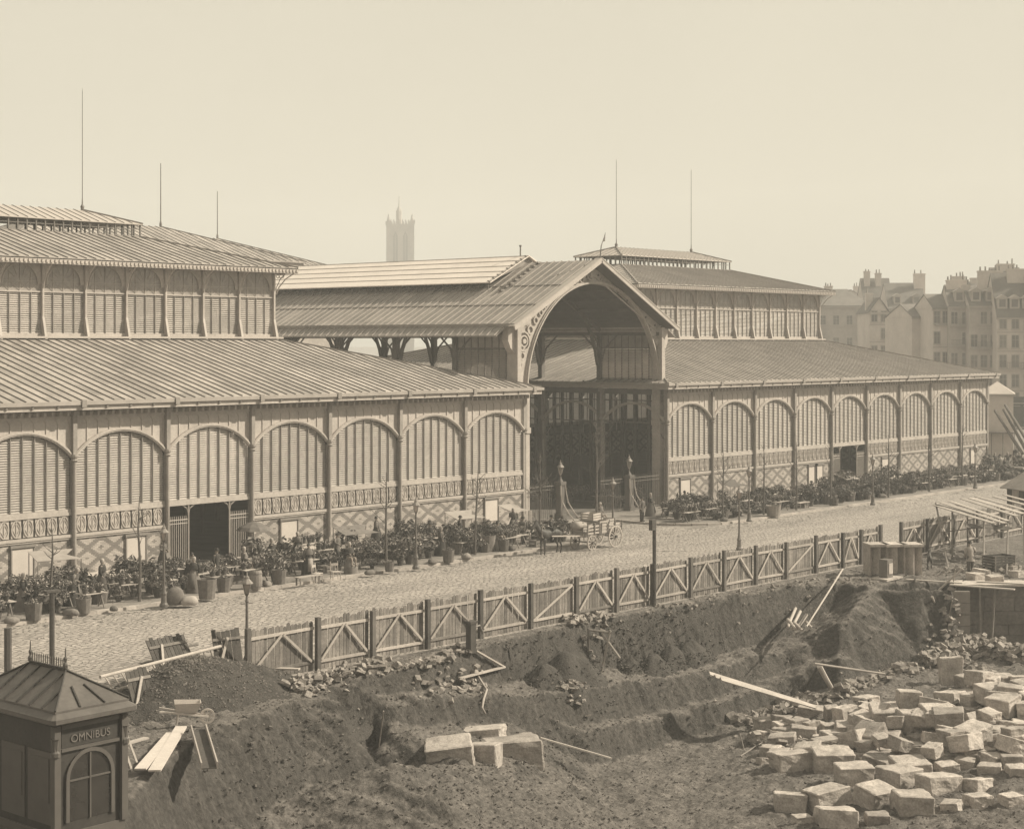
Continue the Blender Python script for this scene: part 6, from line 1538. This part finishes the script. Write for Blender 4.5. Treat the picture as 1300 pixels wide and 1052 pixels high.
# ================================================================== HEWN BLOCKS
BV = []
for kk in range(7):
    r_ = random.Random(kk); bm = bmesh.new(); bmesh.ops.create_cube(bm, size=1)
    for v in bm.verts: v.co += Vector((r_.uniform(-.06,.06),r_.uniform(-.06,.06),r_.uniform(-.05,.05)))
    bmesh.ops.bevel(bm, geom=bm.edges[:], offset=.035, segments=1, affect='EDGES')
    bmesh.ops.subdivide_edges(bm, edges=[e for e in bm.edges if e.calc_length() > .5], cuts=5, use_grid_fill=True)
    for v in bm.verts: v.co += v.normal*(noise.noise(v.co*3+Vector((kk*5,0,0)))*.05+noise.noise(v.co*9+Vector((kk*5,0,0)))*.022) if v.normal.length else Vector()
    me_ = bpy.data.meshes.new('block'); bm.to_mesh(me_); bm.free(); me_.materials.append(stone); BV.append(me_)
def block(x0, y0, x1, y1, label, up=0.0, dpt=.85, rot=None, hf=.68, m=None, name='stone_block', tilt=0):
    p = on_ground((x0+x1)/2, y1-2) if up == 0 else None
    if p is None: g = on_ground((x0+x1)/2, y1+up); p = g.copy(); p.z += (up)*((g-CP).length)/FPX*.95
    d = (p-CP).length; w = (x1-x0)*d/FPX*.95; h = (y1-y0)*d/FPX*hf
    t = bpy.data.objects.new(name, BV[random.randrange(7)]); COL.objects.link(t)
    f_ = Vector((_s,_c,0))*(w*dpt*.45); q = p+f_
    if up == 0: p = Vector((q.x, q.y, min(ground_z(q.x+a_*w*.5, q.y+b_*w*.5) for a_ in (-1,0,1) for b_ in (-1,0,1))-.04)); h *= 1.12
    t.location = p+Vector((0,0,h*.47)); t.scale = (w, w*dpt, h); t.rotation_euler = (random.uniform(-.14,.14)+tilt, random.uniform(-.14,.14), -math.radians(48.7)+(random.uniform(-.65,.65) if rot is None else rot))
    props(t, label, 'stone block', 'hewn blocks of the stone yard'); return t
random.seed(21)
BL = [(1195,836,1222,872,'tallest upright pale block at the back of the stone yard, leaning slightly',0,.5,.1,.9),
(1219,849,1250,876,'squared block with a bright top right of the tallest upright one'),(1254,851,1273,878,'narrow dark-faced block at the back, below the debris slope'),(1285,854,1304,878,'dark block cut by the picture edge at the back of the yard'),
(1196,873,1226,903,'slanted block showing a wide bright top in front of the tallest one',0,1.0,.7),(1224,876,1243,906,'upright block standing close behind the slanted one'),(1250,878,1274,900,'block with a mason hole in its bright top'),
(1139,870,1167,900,'square block perched on top of the corner stack',26,.8,.05,.75),(1143,893,1180,937,'tall squared stack stone carrying the perched block',0,.8,.05,.8),(1166,895,1182,925,'dark rounded block beside the stack'),
(1200,915,1222,938,'grey block with a dark face in the middle of the yard'),(1228,895,1257,915,'pale low block with two tones below the upright one'),(1276,893,1297,914,'block whose bright top is tooled in stripes'),(1254,907,1280,927,'dark wide block left of the striped one'),
(1210,922,1240,942,'grey block lying flat with its edge to the light'),(1157,928,1172,950,'left of two small squared blocks in front of the stack'),(1173,925,1188,942,'right of two small squared blocks in front of the stack'),(1185,932,1210,957,'dark-faced cube beside the two small squared blocks'),
(1214,934,1245,962,'large dark-faced block with a bright right side'),(1264,926,1290,952,'tilted block with a triangular bright top'),(1284,925,1308,962,'big dark block cut by the picture edge'),(1196,950,1232,968,'low grey block in the front row'),
(1048,890,1066,915,'bright-sided slab standing left in the pale pair'),(1062,888,1088,920,'bright-sided slab standing right in the pale pair'),(1045,914,1062,932,'small grey block under the pale pair'),(1015,893,1050,912,'bright flat slab behind the row of dark blocks'),
(983,910,1001,936,'first dark block of the row with bright tops'),(1000,905,1026,935,'middle dark block of the row with bright tops'),(1024,910,1041,934,'last dark block of the row with bright tops'),
(1012,936,1044,964,'split block with a bright left edge, front of the yard'),(1044,940,1114,968,'longest dark-faced block in the front row',0,.35,0),(1130,940,1160,956,'low grey block behind the long front slab'),(1116,953,1162,968,'pale slab lying flat in the front row'),
(988,950,1010,968,'small pale block at the front near the brushwood'),(1096,893,1120,906,'low flat block by the rubble line'),(1262,875,1285,890,'small pale block before the debris'),(1180,908,1200,922,'small pale block in the shadow of the stack'),
(1236,946,1262,966,'front-row block just right of the large dark-faced one'),(1160,950,1186,968,'front-row block between flat slab and cube'),(1243,915,1256,930,'small block wedged behind the tilted one'),(1270,915,1290,926,'flat pale stone under the striped block')]
for b in BL: block(*b)
LB = [(538,926,598,962,'big squared stone with a sunlit top at the left of the group in the pit',0,.8,.1,.7),(578,906,640,936,'broad slab stone with a broken corner at the back of the pit group',0,.6,-.1,.6),(612,912,688,962,'largest rough stone of the pit group',0,.7,.15,.75),(594,930,634,968,'sunlit wedge of stone at the front of the pit group'),(650,934,676,958,'small rounded boulder against the largest pit stone')]
for b in LB: o = block(*b); o['group'] = 'big cut stones in the pit'
rnd = random.Random(77); cnt = 0
for py0, rown in ((985,'second row'),(1005,'third row'),(1030,'fourth row'),(1052,'foremost row')):
    py = py0
    x = 985
    while x < 1300:
        w_ = rnd.uniform(22,50)
        if rnd.random() < .3: x += w_; continue
        py = py0+rnd.uniform(-7,7); block(x, py-w_*.75, x+w_, py, '%s block in the %s below the front row'%(rnd.choice(['grey','pale','dark-faced']), rown)); x += w_*rnd.uniform(1.0,1.5)
for i in range(125):
    x = rnd.uniform(960,1300); y = rnd.uniform(872 if x > 1180 else 900 if x > 1090 else 925, 978); w_ = rnd.uniform(14,34)
    block(x, y-w_*.8, x+w_, y, '%s %s block wedged among the larger ones of the stone yard'%(rnd.choice(['small grey','small pale','small dark-faced','small tilted']), rnd.choice(['squared','split','rough'])))
for i in range(46):
    x = rnd.uniform(1060,1300); y = rnd.uniform(868 if x > 1180 else 905, 962); w_ = rnd.uniform(18,38)
    block(x, y-w_*.85, x+w_, y, '%s block heaped on top of the others in the stone yard'%rnd.choice(['tilted grey','tilted pale','broken grey','split pale']), up=rnd.uniform(8,17), rot=rnd.uniform(-1.2,1.2), tilt=rnd.uniform(-.35,.35))
heap('dark rubble packed between the heaped blocks of the stone yard', P_([(1090,905),(1140,930),(1200,900),(1250,940),(1298,900),(1230,870)]), 700, .16, m=stone_dark, pile=.55)
for k_, (x0, x1, lb) in enumerate(((1100,1124,'first tall finely cut stone beside the end of the hoarding'),(1121,1146,'middle tall finely cut stone, with a concave shaded side'),(1143,1166,'last tall finely cut stone, brightest at its corner'))):
    p = G((x0+x1)/2, 729, 0); d = (p-CP).length; w_ = (x1-x0)*d/FPX
    t = thing('cut_stone', lb, 'cut stone', p, -math.radians(48.7)+.15, group='tall cut stones')
    mb = MB(); hgt = 1.55; pr = [(-w_/2,-.5),(-w_/4,-.15),(0,-.62),(w_/4,-.15),(w_/2,-.5),(w_/2,.5),(-w_/2,.5)]
    mb.add([(x,y,0) for x,y in pr]+[(x,y,hgt) for x,y in pr], [tuple(range(7)), tuple(range(13,6,-1))]+[(i,(i+1)%7,7+(i+1)%7,7+i) for i in range(7)]); mb.build('shaft', stone, t)
    mb = MB(); mb.box(-w_/2-.04,w_/2+.04,-.66,.54,hgt+.003,hgt+.14); mb.build('top_bed', stone, t)
p = G(1105,731,0)+Vector((-.5,-1.2,0)); t = thing('iron_stove', 'small dark upright stove on a pale slab before the first tall cut stone', 'stove', p)
mb = MB(); mb.box(-.3,.3,-.25,.25,.12,1.05); mb.build('body', iron_dark, t); mb = MB(); mb.box(-.16,.24,-.28,-.253,.3,.85); mb.build('door', iron, t); mb = MB(); mb.box(-.8,.9,-.5,.5,0,.1); mb.build('slab', stone, t)

# ================================================================== RETAINING WALL, LEAN-TO
a, b = G(1216,741,0), G(1330,741,0); t = thing('retaining_wall', 'tall weathered retaining wall of big stone courses at the end of the pit', 'wall', (a.x,a.y,0)); d = b-a; ang_ = math.atan2(d.y,d.x); t.rotation_euler = (0,0,ang_); L_ = d.length
rnd = random.Random(4); z = -3.9; row = 0
mb = MB(); mb.box(.05,L_,.12,2.2,-4.2,-.12); mb.build('core', stone_dark, t)
while z < -.15:
    h_ = min(rnd.choice([.55,.7,.62]), -.1-z); x = 0
    while x < L_:
        w_ = rnd.uniform(.9,1.7); mb = MB(); mb.box(x+.012,min(L_,x+w_)-.012,rnd.uniform(-.03,.02),.13,z+.012,z+h_-.012); mb.build('stone', stone_dark, t); x += w_
    z += h_
for x in (.1,): 
    z = -3.9
    for i in range(6): mb = MB(); mb.box(-.35,.5,-.5,.1+.02,z+.01,z+.58); mb.build('stone', mat('pale_quoin', .28, .9, 1, .25, bump=.02), t); z += .6
for x0, x1 in ((1.1,.9),(1.9,1.4),(4.6,3.7)): mb = MB(); mb.beam((x0,-.12,-.2),(x1,-1.1,-3.3),.09,.16); mb.build('raking_shore', timber, t)
mb = MB(); mb.box(-.2,L_,-.25,1.5,-.1,-.0); mb.build('coping', stone, t)
base = G(1240,716,0); rz_ = -math.radians(20)
t = thing('plank_shelter', 'open workmen shelter roofed with loose pale planks on thin posts', 'shelter', (0,0,0))
def sp(mb, p, q_, w_, h_=.04, up=(0,0,1)): mb.beam(P3(p), P3(q_), w_, h_, up)
rnd = random.Random(8)
for i, (p, q_, w_) in enumerate((((1187,641,2.7),(1262,664,2.35),.34),((1196,638,2.75),(1276,664,2.3),.34),((1206,636,2.8),(1280,661,2.3),.3),((1222,633,2.95),(1292,655,2.5),.34),((1232,632,3.0),(1300,652,2.6),.36),((1240,630,3.0),(1312,650,2.6),.34),((1262,630,3.05),(1318,645,2.7),.34),((1275,628,3.1),(1325,641,2.8),.3),((1215,640,2.65),(1268,656,2.4),.26))):
    mb = MB(); sp(mb, p, q_, w_); mb.build('roof_plank', timber_pale, t)
for p, q_ in (((1188,638,2.8),(1204,722,0)),((1209,650,2.4),(1209,706,0)),((1249,656,2.4),(1249,722,0)),((1280,655,2.4),(1278,730,0)),((1228,652,2.4),(1229,700,0)),((1300,650,2.6),(1300,715,0))): mb = MB(); mb.tube([P3(p),P3(q_)],.055,6); mb.build('post', timber, t)
for p, q_ in (((1188,640,2.75),(1255,657,2.4)),((1190,676,1.5),(1285,664,2.1)),((1168,704,.6),(1300,666,1.9)),((1228,667,1.9),(1285,670,1.9))): mb = MB(); mb.tube([P3(p),P3(q_)],.035,6); mb.build('tie_pole', timber, t)
mb = MB(); mb.slab([P3((1226,664,2.0)),P3((1281,668,2.0)),P3((1281,672,1.85)),P3((1226,669,1.85))],.02); mb.build('hanging_board', timber, t)
# workman and his gear under the shelter
p = G(1232,728,0); person(p.x, p.y, 0, 2.2, 'workman in a pale shirt bending over stones under the plank shelter', 'reach', 'smock', cloth_pale, cloth_mid, 'cap', cloth_dark, 1.0, 'workmen')
p = G(1268,725,0); crate(p.x, p.y, 0, 1.5, .9, .9, 'large dark slatted bin behind the workman under the shelter', -.3, 'workmen bins', timber_dark)
p = G(1180,0+722,0)
rnd = random.Random(14)
for i, (px, py) in enumerate(((1245,730),(1238,735),(1262,738),(1286,726),(1292,732),(1280,720))): 
    g_ = G(px,py,0); block(px-9,py-11,px+9,py,'rough pale stone lying under the plank shelter beside the workman').location = g_+Vector((0,0,.15))
# small hut at the edge of the picture
h0 = G(1304,652,0); t = thing('watchman_hut', 'small dark wooden hut with a pitched roof at the picture edge by the far kerb', 'hut', (h0.x,h0.y,0), -math.radians(48.7)+.3)
mb = MB(); mb.box(-.9,3,-1.2,1.2,0,2.0); mb.ext([(-.9,2.0),(3,2.0),(1.05,3.0)],-1.2,1.2); mb.build('walls', timber_dark, t)
for s in (0,1):
    q = [(-1.3,-1.5,1.85),(-1.3,1.5,1.85),(1.05,1.5,3.12),(1.05,-1.5,3.12)] if s == 0 else [(3.4,-1.5,1.85),(3.4,1.5,1.85),(1.05,1.5,3.12),(1.05,-1.5,3.12)]
    mb = MB(); mb.slab(q,.06); mb.build('roof', timber, t)
mb = MB(); mb.box(-.94,-.903,-.3,.5,0,1.8); mb.build('door', timber_pale, t)
# ================================================================== HOUSES BEYOND
rnd = random.Random(31)
WIN = {}
def win(t, x, z, w, h, y=-.0, m=None, sill=True, shut=False):
    key = (w, h, shut)
    if key not in WIN:
        f = MB(); f.strip([(-w/2,0),(-w/2,h),(w/2,h),(w/2,0),(-w/2,0)],[(-w/2-.12,-.1),(-w/2-.12,h+.14),(w/2+.12,h+.14),(w/2+.12,-.1),(-w/2-.12,-.1)],-.06,.02); f.box(-w/2-.18,w/2+.18,-.2,.0,-.2,-.1)
        p = MB(); p.box(-w/2,w/2,.0,.03,0,h)
        b = MB(); b.box(-.03,.03,-.03,-.001,0,h); b.box(-w/2,w/2,-.03,-.001,h*.62,h*.62+.05)
        s = MB(); s.box(-w/2-.55,-w/2-.13,-.07,-.0,0,h); s.box(w/2+.13,w/2+.55,-.07,-.0,0,h)
        WIN[key] = (f.mesh('window', trim_m), p.mesh('pane', shutter_m), b.mesh('glazing_bar', trim_m), s.mesh('shutter', stucco)); [fixn(q) for q in WIN[key]]
    o = put('window', WIN[key][0], t, (x, y, z)); put('pane', WIN[key][1], o, (0,-.015,0)); put('glazing_bar', WIN[key][2], o, (0,-.012,0))
    if shut: put('shutter', WIN[key][3], o)
def chimney(t, x, y, z, w, h, d=.8, pots=3):
    mb = MB(); mb.box(x-w/2,x+w/2,y-d/2,y+d/2,z-2,z+h); mb.box(x-w/2-.08,x+w/2+.08,y-d/2-.08,y+d/2+.08,z+h-.25,z+h-.05); c = mb.build('chimney', stucco_pale, t)
    for i in range(pots):
        if rnd.random() < .35: continue
        k_ = rnd.uniform(.3,.9); p = MB(); p.lathe([(.14,0),(.11,k_),(.13,k_+.05)],6,(x-w/2+w*(i+.5)/pots+rnd.uniform(-.1,.1),y,z+h)); p.build('chimney_pot', tile_pot, c)
def house(px0, px1, d, eave_y, ridge_y, rows, ncol, wm, label, roof='pitch', rot=.0, ww=.9, wh=1.75, deep=11, dormers=0, chim=(), balc=(), shut=False, shop=False):
    c = DD((px0+px1)/2, HORY, d); W_ = (px1-px0)*d/FPX; ze = CAMZ+(HORY-eave_y)*d/FPX; zr_ = CAMZ+(HORY-ridge_y)*d/FPX
    t = thing('town_house', label, 'house', (c.x,c.y,0), -TH-math.atan(((px0+px1)/2-CXP)/FPX)+rot+.2)
    h = W_/2
    mb = MB(); mb.box(-h,h,0,deep,0,ze); mb.build('wall', wm, t)
    mb = MB(); mb.box(-h-.12,h+.12,-.35,.0,ze-.4,ze-.02); mb.build('cornice', trim_m, t)
    if roof == 'pitch':
        q = [(-h-.1,-.4,ze),(h+.1,-.4,ze),(h+.1,deep*.42,zr_),(-h-.1,deep*.42,zr_)]; mb = MB(); mb.slab(q,.15); mb.build('roof', slate, t)
        q = [(-h-.1,deep+.3,ze),(h+.1,deep+.3,ze),(h+.1,deep*.42,zr_),(-h-.1,deep*.42,zr_)]; mb = MB(); mb.slab(q,.15); mb.build('roof', slate, t)
        g_ = MB()
        for s in (-1,1): g_.add([(s*h,0,ze-.1),(s*h,deep,ze-.1),(s*h,deep*.42,zr_-.1),(s*(h-.3),0,ze-.1),(s*(h-.3),deep,ze-.1),(s*(h-.3),deep*.42,zr_-.1)],[(0,1,2),(3,5,4),(0,2,5,3),(1,4,5,2),(0,3,4,1)])
        g_.build('gable', stucco_pale, t)
    elif roof == 'hip':
        O = [(-h-.4,-.4,ze),(h+.4,-.4,ze),(h+.4,deep+.4,ze),(-h-.4,deep+.4,ze)]; I = [(-h*.35,deep*.45,zr_),(h*.35,deep*.45,zr_),(h*.35,deep*.55,zr_),(-h*.35,deep*.55,zr_)]
        for k_ in range(4): mb = MB(); mb.slab([O[k_],O[(k_+1)%4],I[(k_+1)%4],I[k_]],.12); mb.build('roof', slate, t)
    elif roof == 'gable':
        mb = MB(); mb.ext([(-h,ze),(h,ze),(0,zr_)],0,deep); mb.build('gable', wm, t)
        for s in (-1,1): mb = MB(); mb.slab([(s*(h+.3),-.3,ze-.1),(s*(h+.3),deep,ze-.1),(0,deep,zr_+.12),(0,-.3,zr_+.12)],.12); mb.build('roof', slate, t)
    for ry in rows:
        z = CAMZ+(HORY-ry)*d/FPX
        for i in range(ncol):
            x = -h+W_*(i+.5)/ncol; 
            if rnd.random() < .93: win(t, x, z, ww, wh, shut=shut)
        if ry in balc: mb = MB(); mb.box(-h+.3,h-.3,-.5,-.003,z-.35,z-.2); mb.build('balcony', trim_m, t); mb = MB(); [mb.box(-h+.35+k*.22,-h+.38+k*.22,-.5,-.47,z-.2,z+.65) for k in range(int((W_-.8)/.22))]; mb.box(-h+.3,h-.3,-.51,-.46,z+.65,z+.7); mb.build('balcony_rail', iron_dark, t, fix=False, kind='stuff')
        else: mb = MB(); mb.box(-h,h,-.08,-.0,z-.62,z-.48); mb.build('string_course', trim_m, t)
    for i in range(dormers):
        x = -h+W_*(i+.5)/dormers; z = ze+(zr_-ze)*.18; mb = MB(); mb.box(x-.7,x+.7,.4,3,z,z+1.5); mb.ext([(x-.9,z+1.5),(x+.9,z+1.5),(x,z+2.1)],.2,3); dm = mb.build('dormer', stucco, t); p = MB(); p.box(x-.45,x+.45,.36,.397,z+.25,z+1.35); p.build('pane', shutter_m, dm)
    for cx_, cw, chh, n in chim: chimney(t, -h+W_*cx_, deep*.35, zr_-.6, cw, chh, pots=n)
    if shop: mb = MB(); mb.box(-h+.1,h-.1,-.12,-.003,.3,4.6); mb.build('shop_front', timber_dark, t); mb = MB(); mb.box(-h+.1,h-.1,-.9,-.123,3.6,3.75); mb.build('awning', canvas_m, t)
    return t
house(1036,1104,330,388,366,(412,440,466),4,stucco,'faint hipped house just past the far hall lantern',roof='hip',ww=1.1,chim=((.3,1.5,1.2,3),))
house(1098,1134,345,398,352,(420,446,470),3,stucco,'faint tall-roofed house behind the hipped one',chim=((.2,1.2,2,2),(.6,1.2,1.6,2)))
house(1128,1176,330,392,358,(414,440,468),5,stucco,'long dim house with a dark slate roof and a broad chimney at its end',chim=((.92,2.2,2.4,4),),dormers=2)
house(1157,1187,262,402,385,(),2,stucco_pale,'low windowless pale gable wall between the dim houses and the lit row',roof='pitch',rot=.2)
house(1184,1206,255,391,372,(410,436,462,486,508),2,stucco_pale,'narrow pale house two windows wide, first of the lit row',ww=.85,balc=(410,),rot=.08,shop=True)
house(1205,1232,253,388,360,(411,437,463,488,510),2,stucco,'grey house with a large dormer and wide chimney stack',chim=((.55,3.2,1.3,6),),balc=(411,437),dormers=1,rot=-.05,shop=True)
house(1231,1267,250,387,362,(411,422+18,466,490,512),3,stucco,'grey house three windows wide with a dark mansard',chim=((.05,1.2,.8,2),(.9,3.6,2.9,5)),balc=(440,),dormers=2,shop=True,shut=False)
house(1266,1312,246,402,345,(417,441,466,491,514),3,stucco_pale,'tall pale house with two attic storeys at the picture edge',dormers=3,ww=.95,balc=(466,),chim=((.7,3,1.2,5),),shop=True)
house(1310,1352,244,396,350,(417,441,466,491,514),3,stucco,'grey house beyond the picture edge',ww=.95,chim=((.3,3,1.2,5),),shop=True)
house(1264,1300,290,360,338,(),3,stucco,'faint attic rising behind the tall pale house',chim=((.5,3,1.2,4),))
house(1060,1100,400,380,368,(400,),4,stucco_pale,'faint roof of a far house over the hipped one',roof='gable',chim=((.8,1.6,1.6,3),))
house(1104,1128,290,396,378,(408,430,452),2,stucco_pale,'narrow pale gabled house squeezed between the dim ones',roof='gable',chim=((.2,1.2,1.5,2),))
house(1140,1168,270,420,404,(432,450),3,stucco,'low outbuilding with a lean roof before the long dim house',rot=-.15)
house(1215,1250,300,372,356,(),3,stucco_pale,'faint attic and chimney row rising behind the grey houses',chim=((.2,2.2,1.5,4),(.8,1.6,1.2,3)))
house(1000,1040,380,402,384,(420,446),4,stucco,'faint low house far behind the far hall lantern')
# white octroi hut and hoist poles past the end of the far hall
c = DD(1266,HORY,185); t = thing('white_pavilion', 'small white hip-roofed pavilion just past the end of the far hall', 'pavilion', (c.x,c.y,0), -TH-.28)
mb = MB(); mb.box(-1.7,1.7,0,3.4,0,6.6); mb.build('wall', stucco_pale, t); mb = MB(); mb.box(-1.85,1.85,-.15,3.55,6.603,6.85); mb.build('cornice', trim_m, t)
for q in ([(-1.9,-.2,6.86),(1.9,-.2,6.86),(0,1.7,8.2)],[(1.9,-.2,6.86),(1.9,3.6,6.86),(0,1.7,8.2)],[(1.9,3.6,6.86),(-1.9,3.6,6.86),(0,1.7,8.2)],[(-1.9,3.6,6.86),(-1.9,-.2,6.86),(0,1.7,8.2)]): mb = MB(); mb.slab(q,.08); mb.build('roof', stucco_pale, t)
mb = MB(); mb.box(-1.9,1.9,-1.3,-.003,2.6,2.75); mb.build('awning', slate, t)
for i in range(4): mb = MB(); mb.tube([(-1.8+1.2*i,-1.2,0),(-1.8+1.2*i,-1.2,2.6)],.05,5); mb.build('awning_post', timber, t)
for i, (x0,y0,x1,y1) in enumerate(((1263,521,1298,576),(1274,520,1303,572),(1276,514,1308,566))):
    d_ = 172; a = DD(x0,y0,d_); b = DD(x1,y1,d_-6); tt = (a+b)/2; mb = MB(); mb.tube([a-tt,b-tt],[.14,.18],7); mb.build('hoist_pole', timber, None, loc=tt, label='%s of three long poles slanting up toward the white pavilion'%('lowest','middle','uppermost')[i]+'' , cat='pole', group='slanting poles')
t = thing('pole_cart', 'two-wheeled cart carrying the slanting poles at the picture edge', 'cart', G(1300,606,.13)+Vector((0,.5,0)), .3)
for s in (-1,1):
    w = MB(); a = [2*PI*i/20 for i in range(21)]; w.strip([(.72*math.cos(q),.72*math.sin(q)) for q in a],[(.8*math.cos(q),.8*math.sin(q)) for q in a],-.04,.04); o = w.build('wheel', timber, t, loc=(0,s*.8,.8))
    for k_ in range(6): m_ = MB(); m_.beam((.75*math.cos(k_*PI/6),0,.75*math.sin(k_*PI/6)),(-.75*math.cos(k_*PI/6),0,-.75*math.sin(k_*PI/6)),.04,.05); m_.build('spoke', timber, o)
mb = MB(); mb.box(-1.8,1.8,-.6,.6,.85,1.0); mb.build('bed', timber, t)
for k_, (px, py) in enumerate(((1256,600),(1263,597),(1271,600),(1279,596),(1287,599),(1294,596),(1250,590),(1290,588))):
    p = G(px, py, .13); person(p.x, p.y, .13, rnd.uniform(0,6), '%s figure of the crowd beside the white pavilion'%['aproned','tall','stooping','pale','dark','hatted','distant','farthest'][k_], ['stand','arms','reach','stand','walk','stand','arms','stand'][k_], 'dress' if k_%2 else 'smock', [cloth_dark,cloth_mid,cloth_pale][k_%3], cloth_dark if k_%2 == 0 else None, ['cap','bonnet'][k_%2], [cloth_dark,cloth_pale][k_%2], 1, 'crowd by the white pavilion')
# ================================================================== AIR
hz = MB(); hz.box(-130,760,-140,760,-8,97)
hm = bpy.data.materials.new('haze'); hm.use_nodes = True; n = hm.node_tree.nodes; n.clear()
pv = n.new('ShaderNodeVolumePrincipled'); pv.inputs['Color'].default_value = (1,1,1,1); pv.inputs['Density'].default_value = .00085; pv.inputs['Anisotropy'].default_value = .0
oo = n.new('ShaderNodeOutputMaterial'); hm.node_tree.links.new(pv.outputs[0], oo.inputs['Volume'])
hz.build('haze', hm, kind='stuff')

# things that share a label are told apart by their order across the view
def _px(o):
    d = o.location-CP; return (d.x*_c-d.y*_s)/max(1, d.x*_s+d.y*_c)
seen = {}
for o in list(SC.objects):
    if o.parent is None and o.get('label'): seen.setdefault(o['label'], []).append(o)
for lb, os_ in seen.items():            # repeated labels
    if len(os_) > 1:
        os_.sort(key=_px)
        for i, o in enumerate(os_):
            o['label'] = lb+', '+(ORD[i] if i < 20 else 'one farther')+' from left'
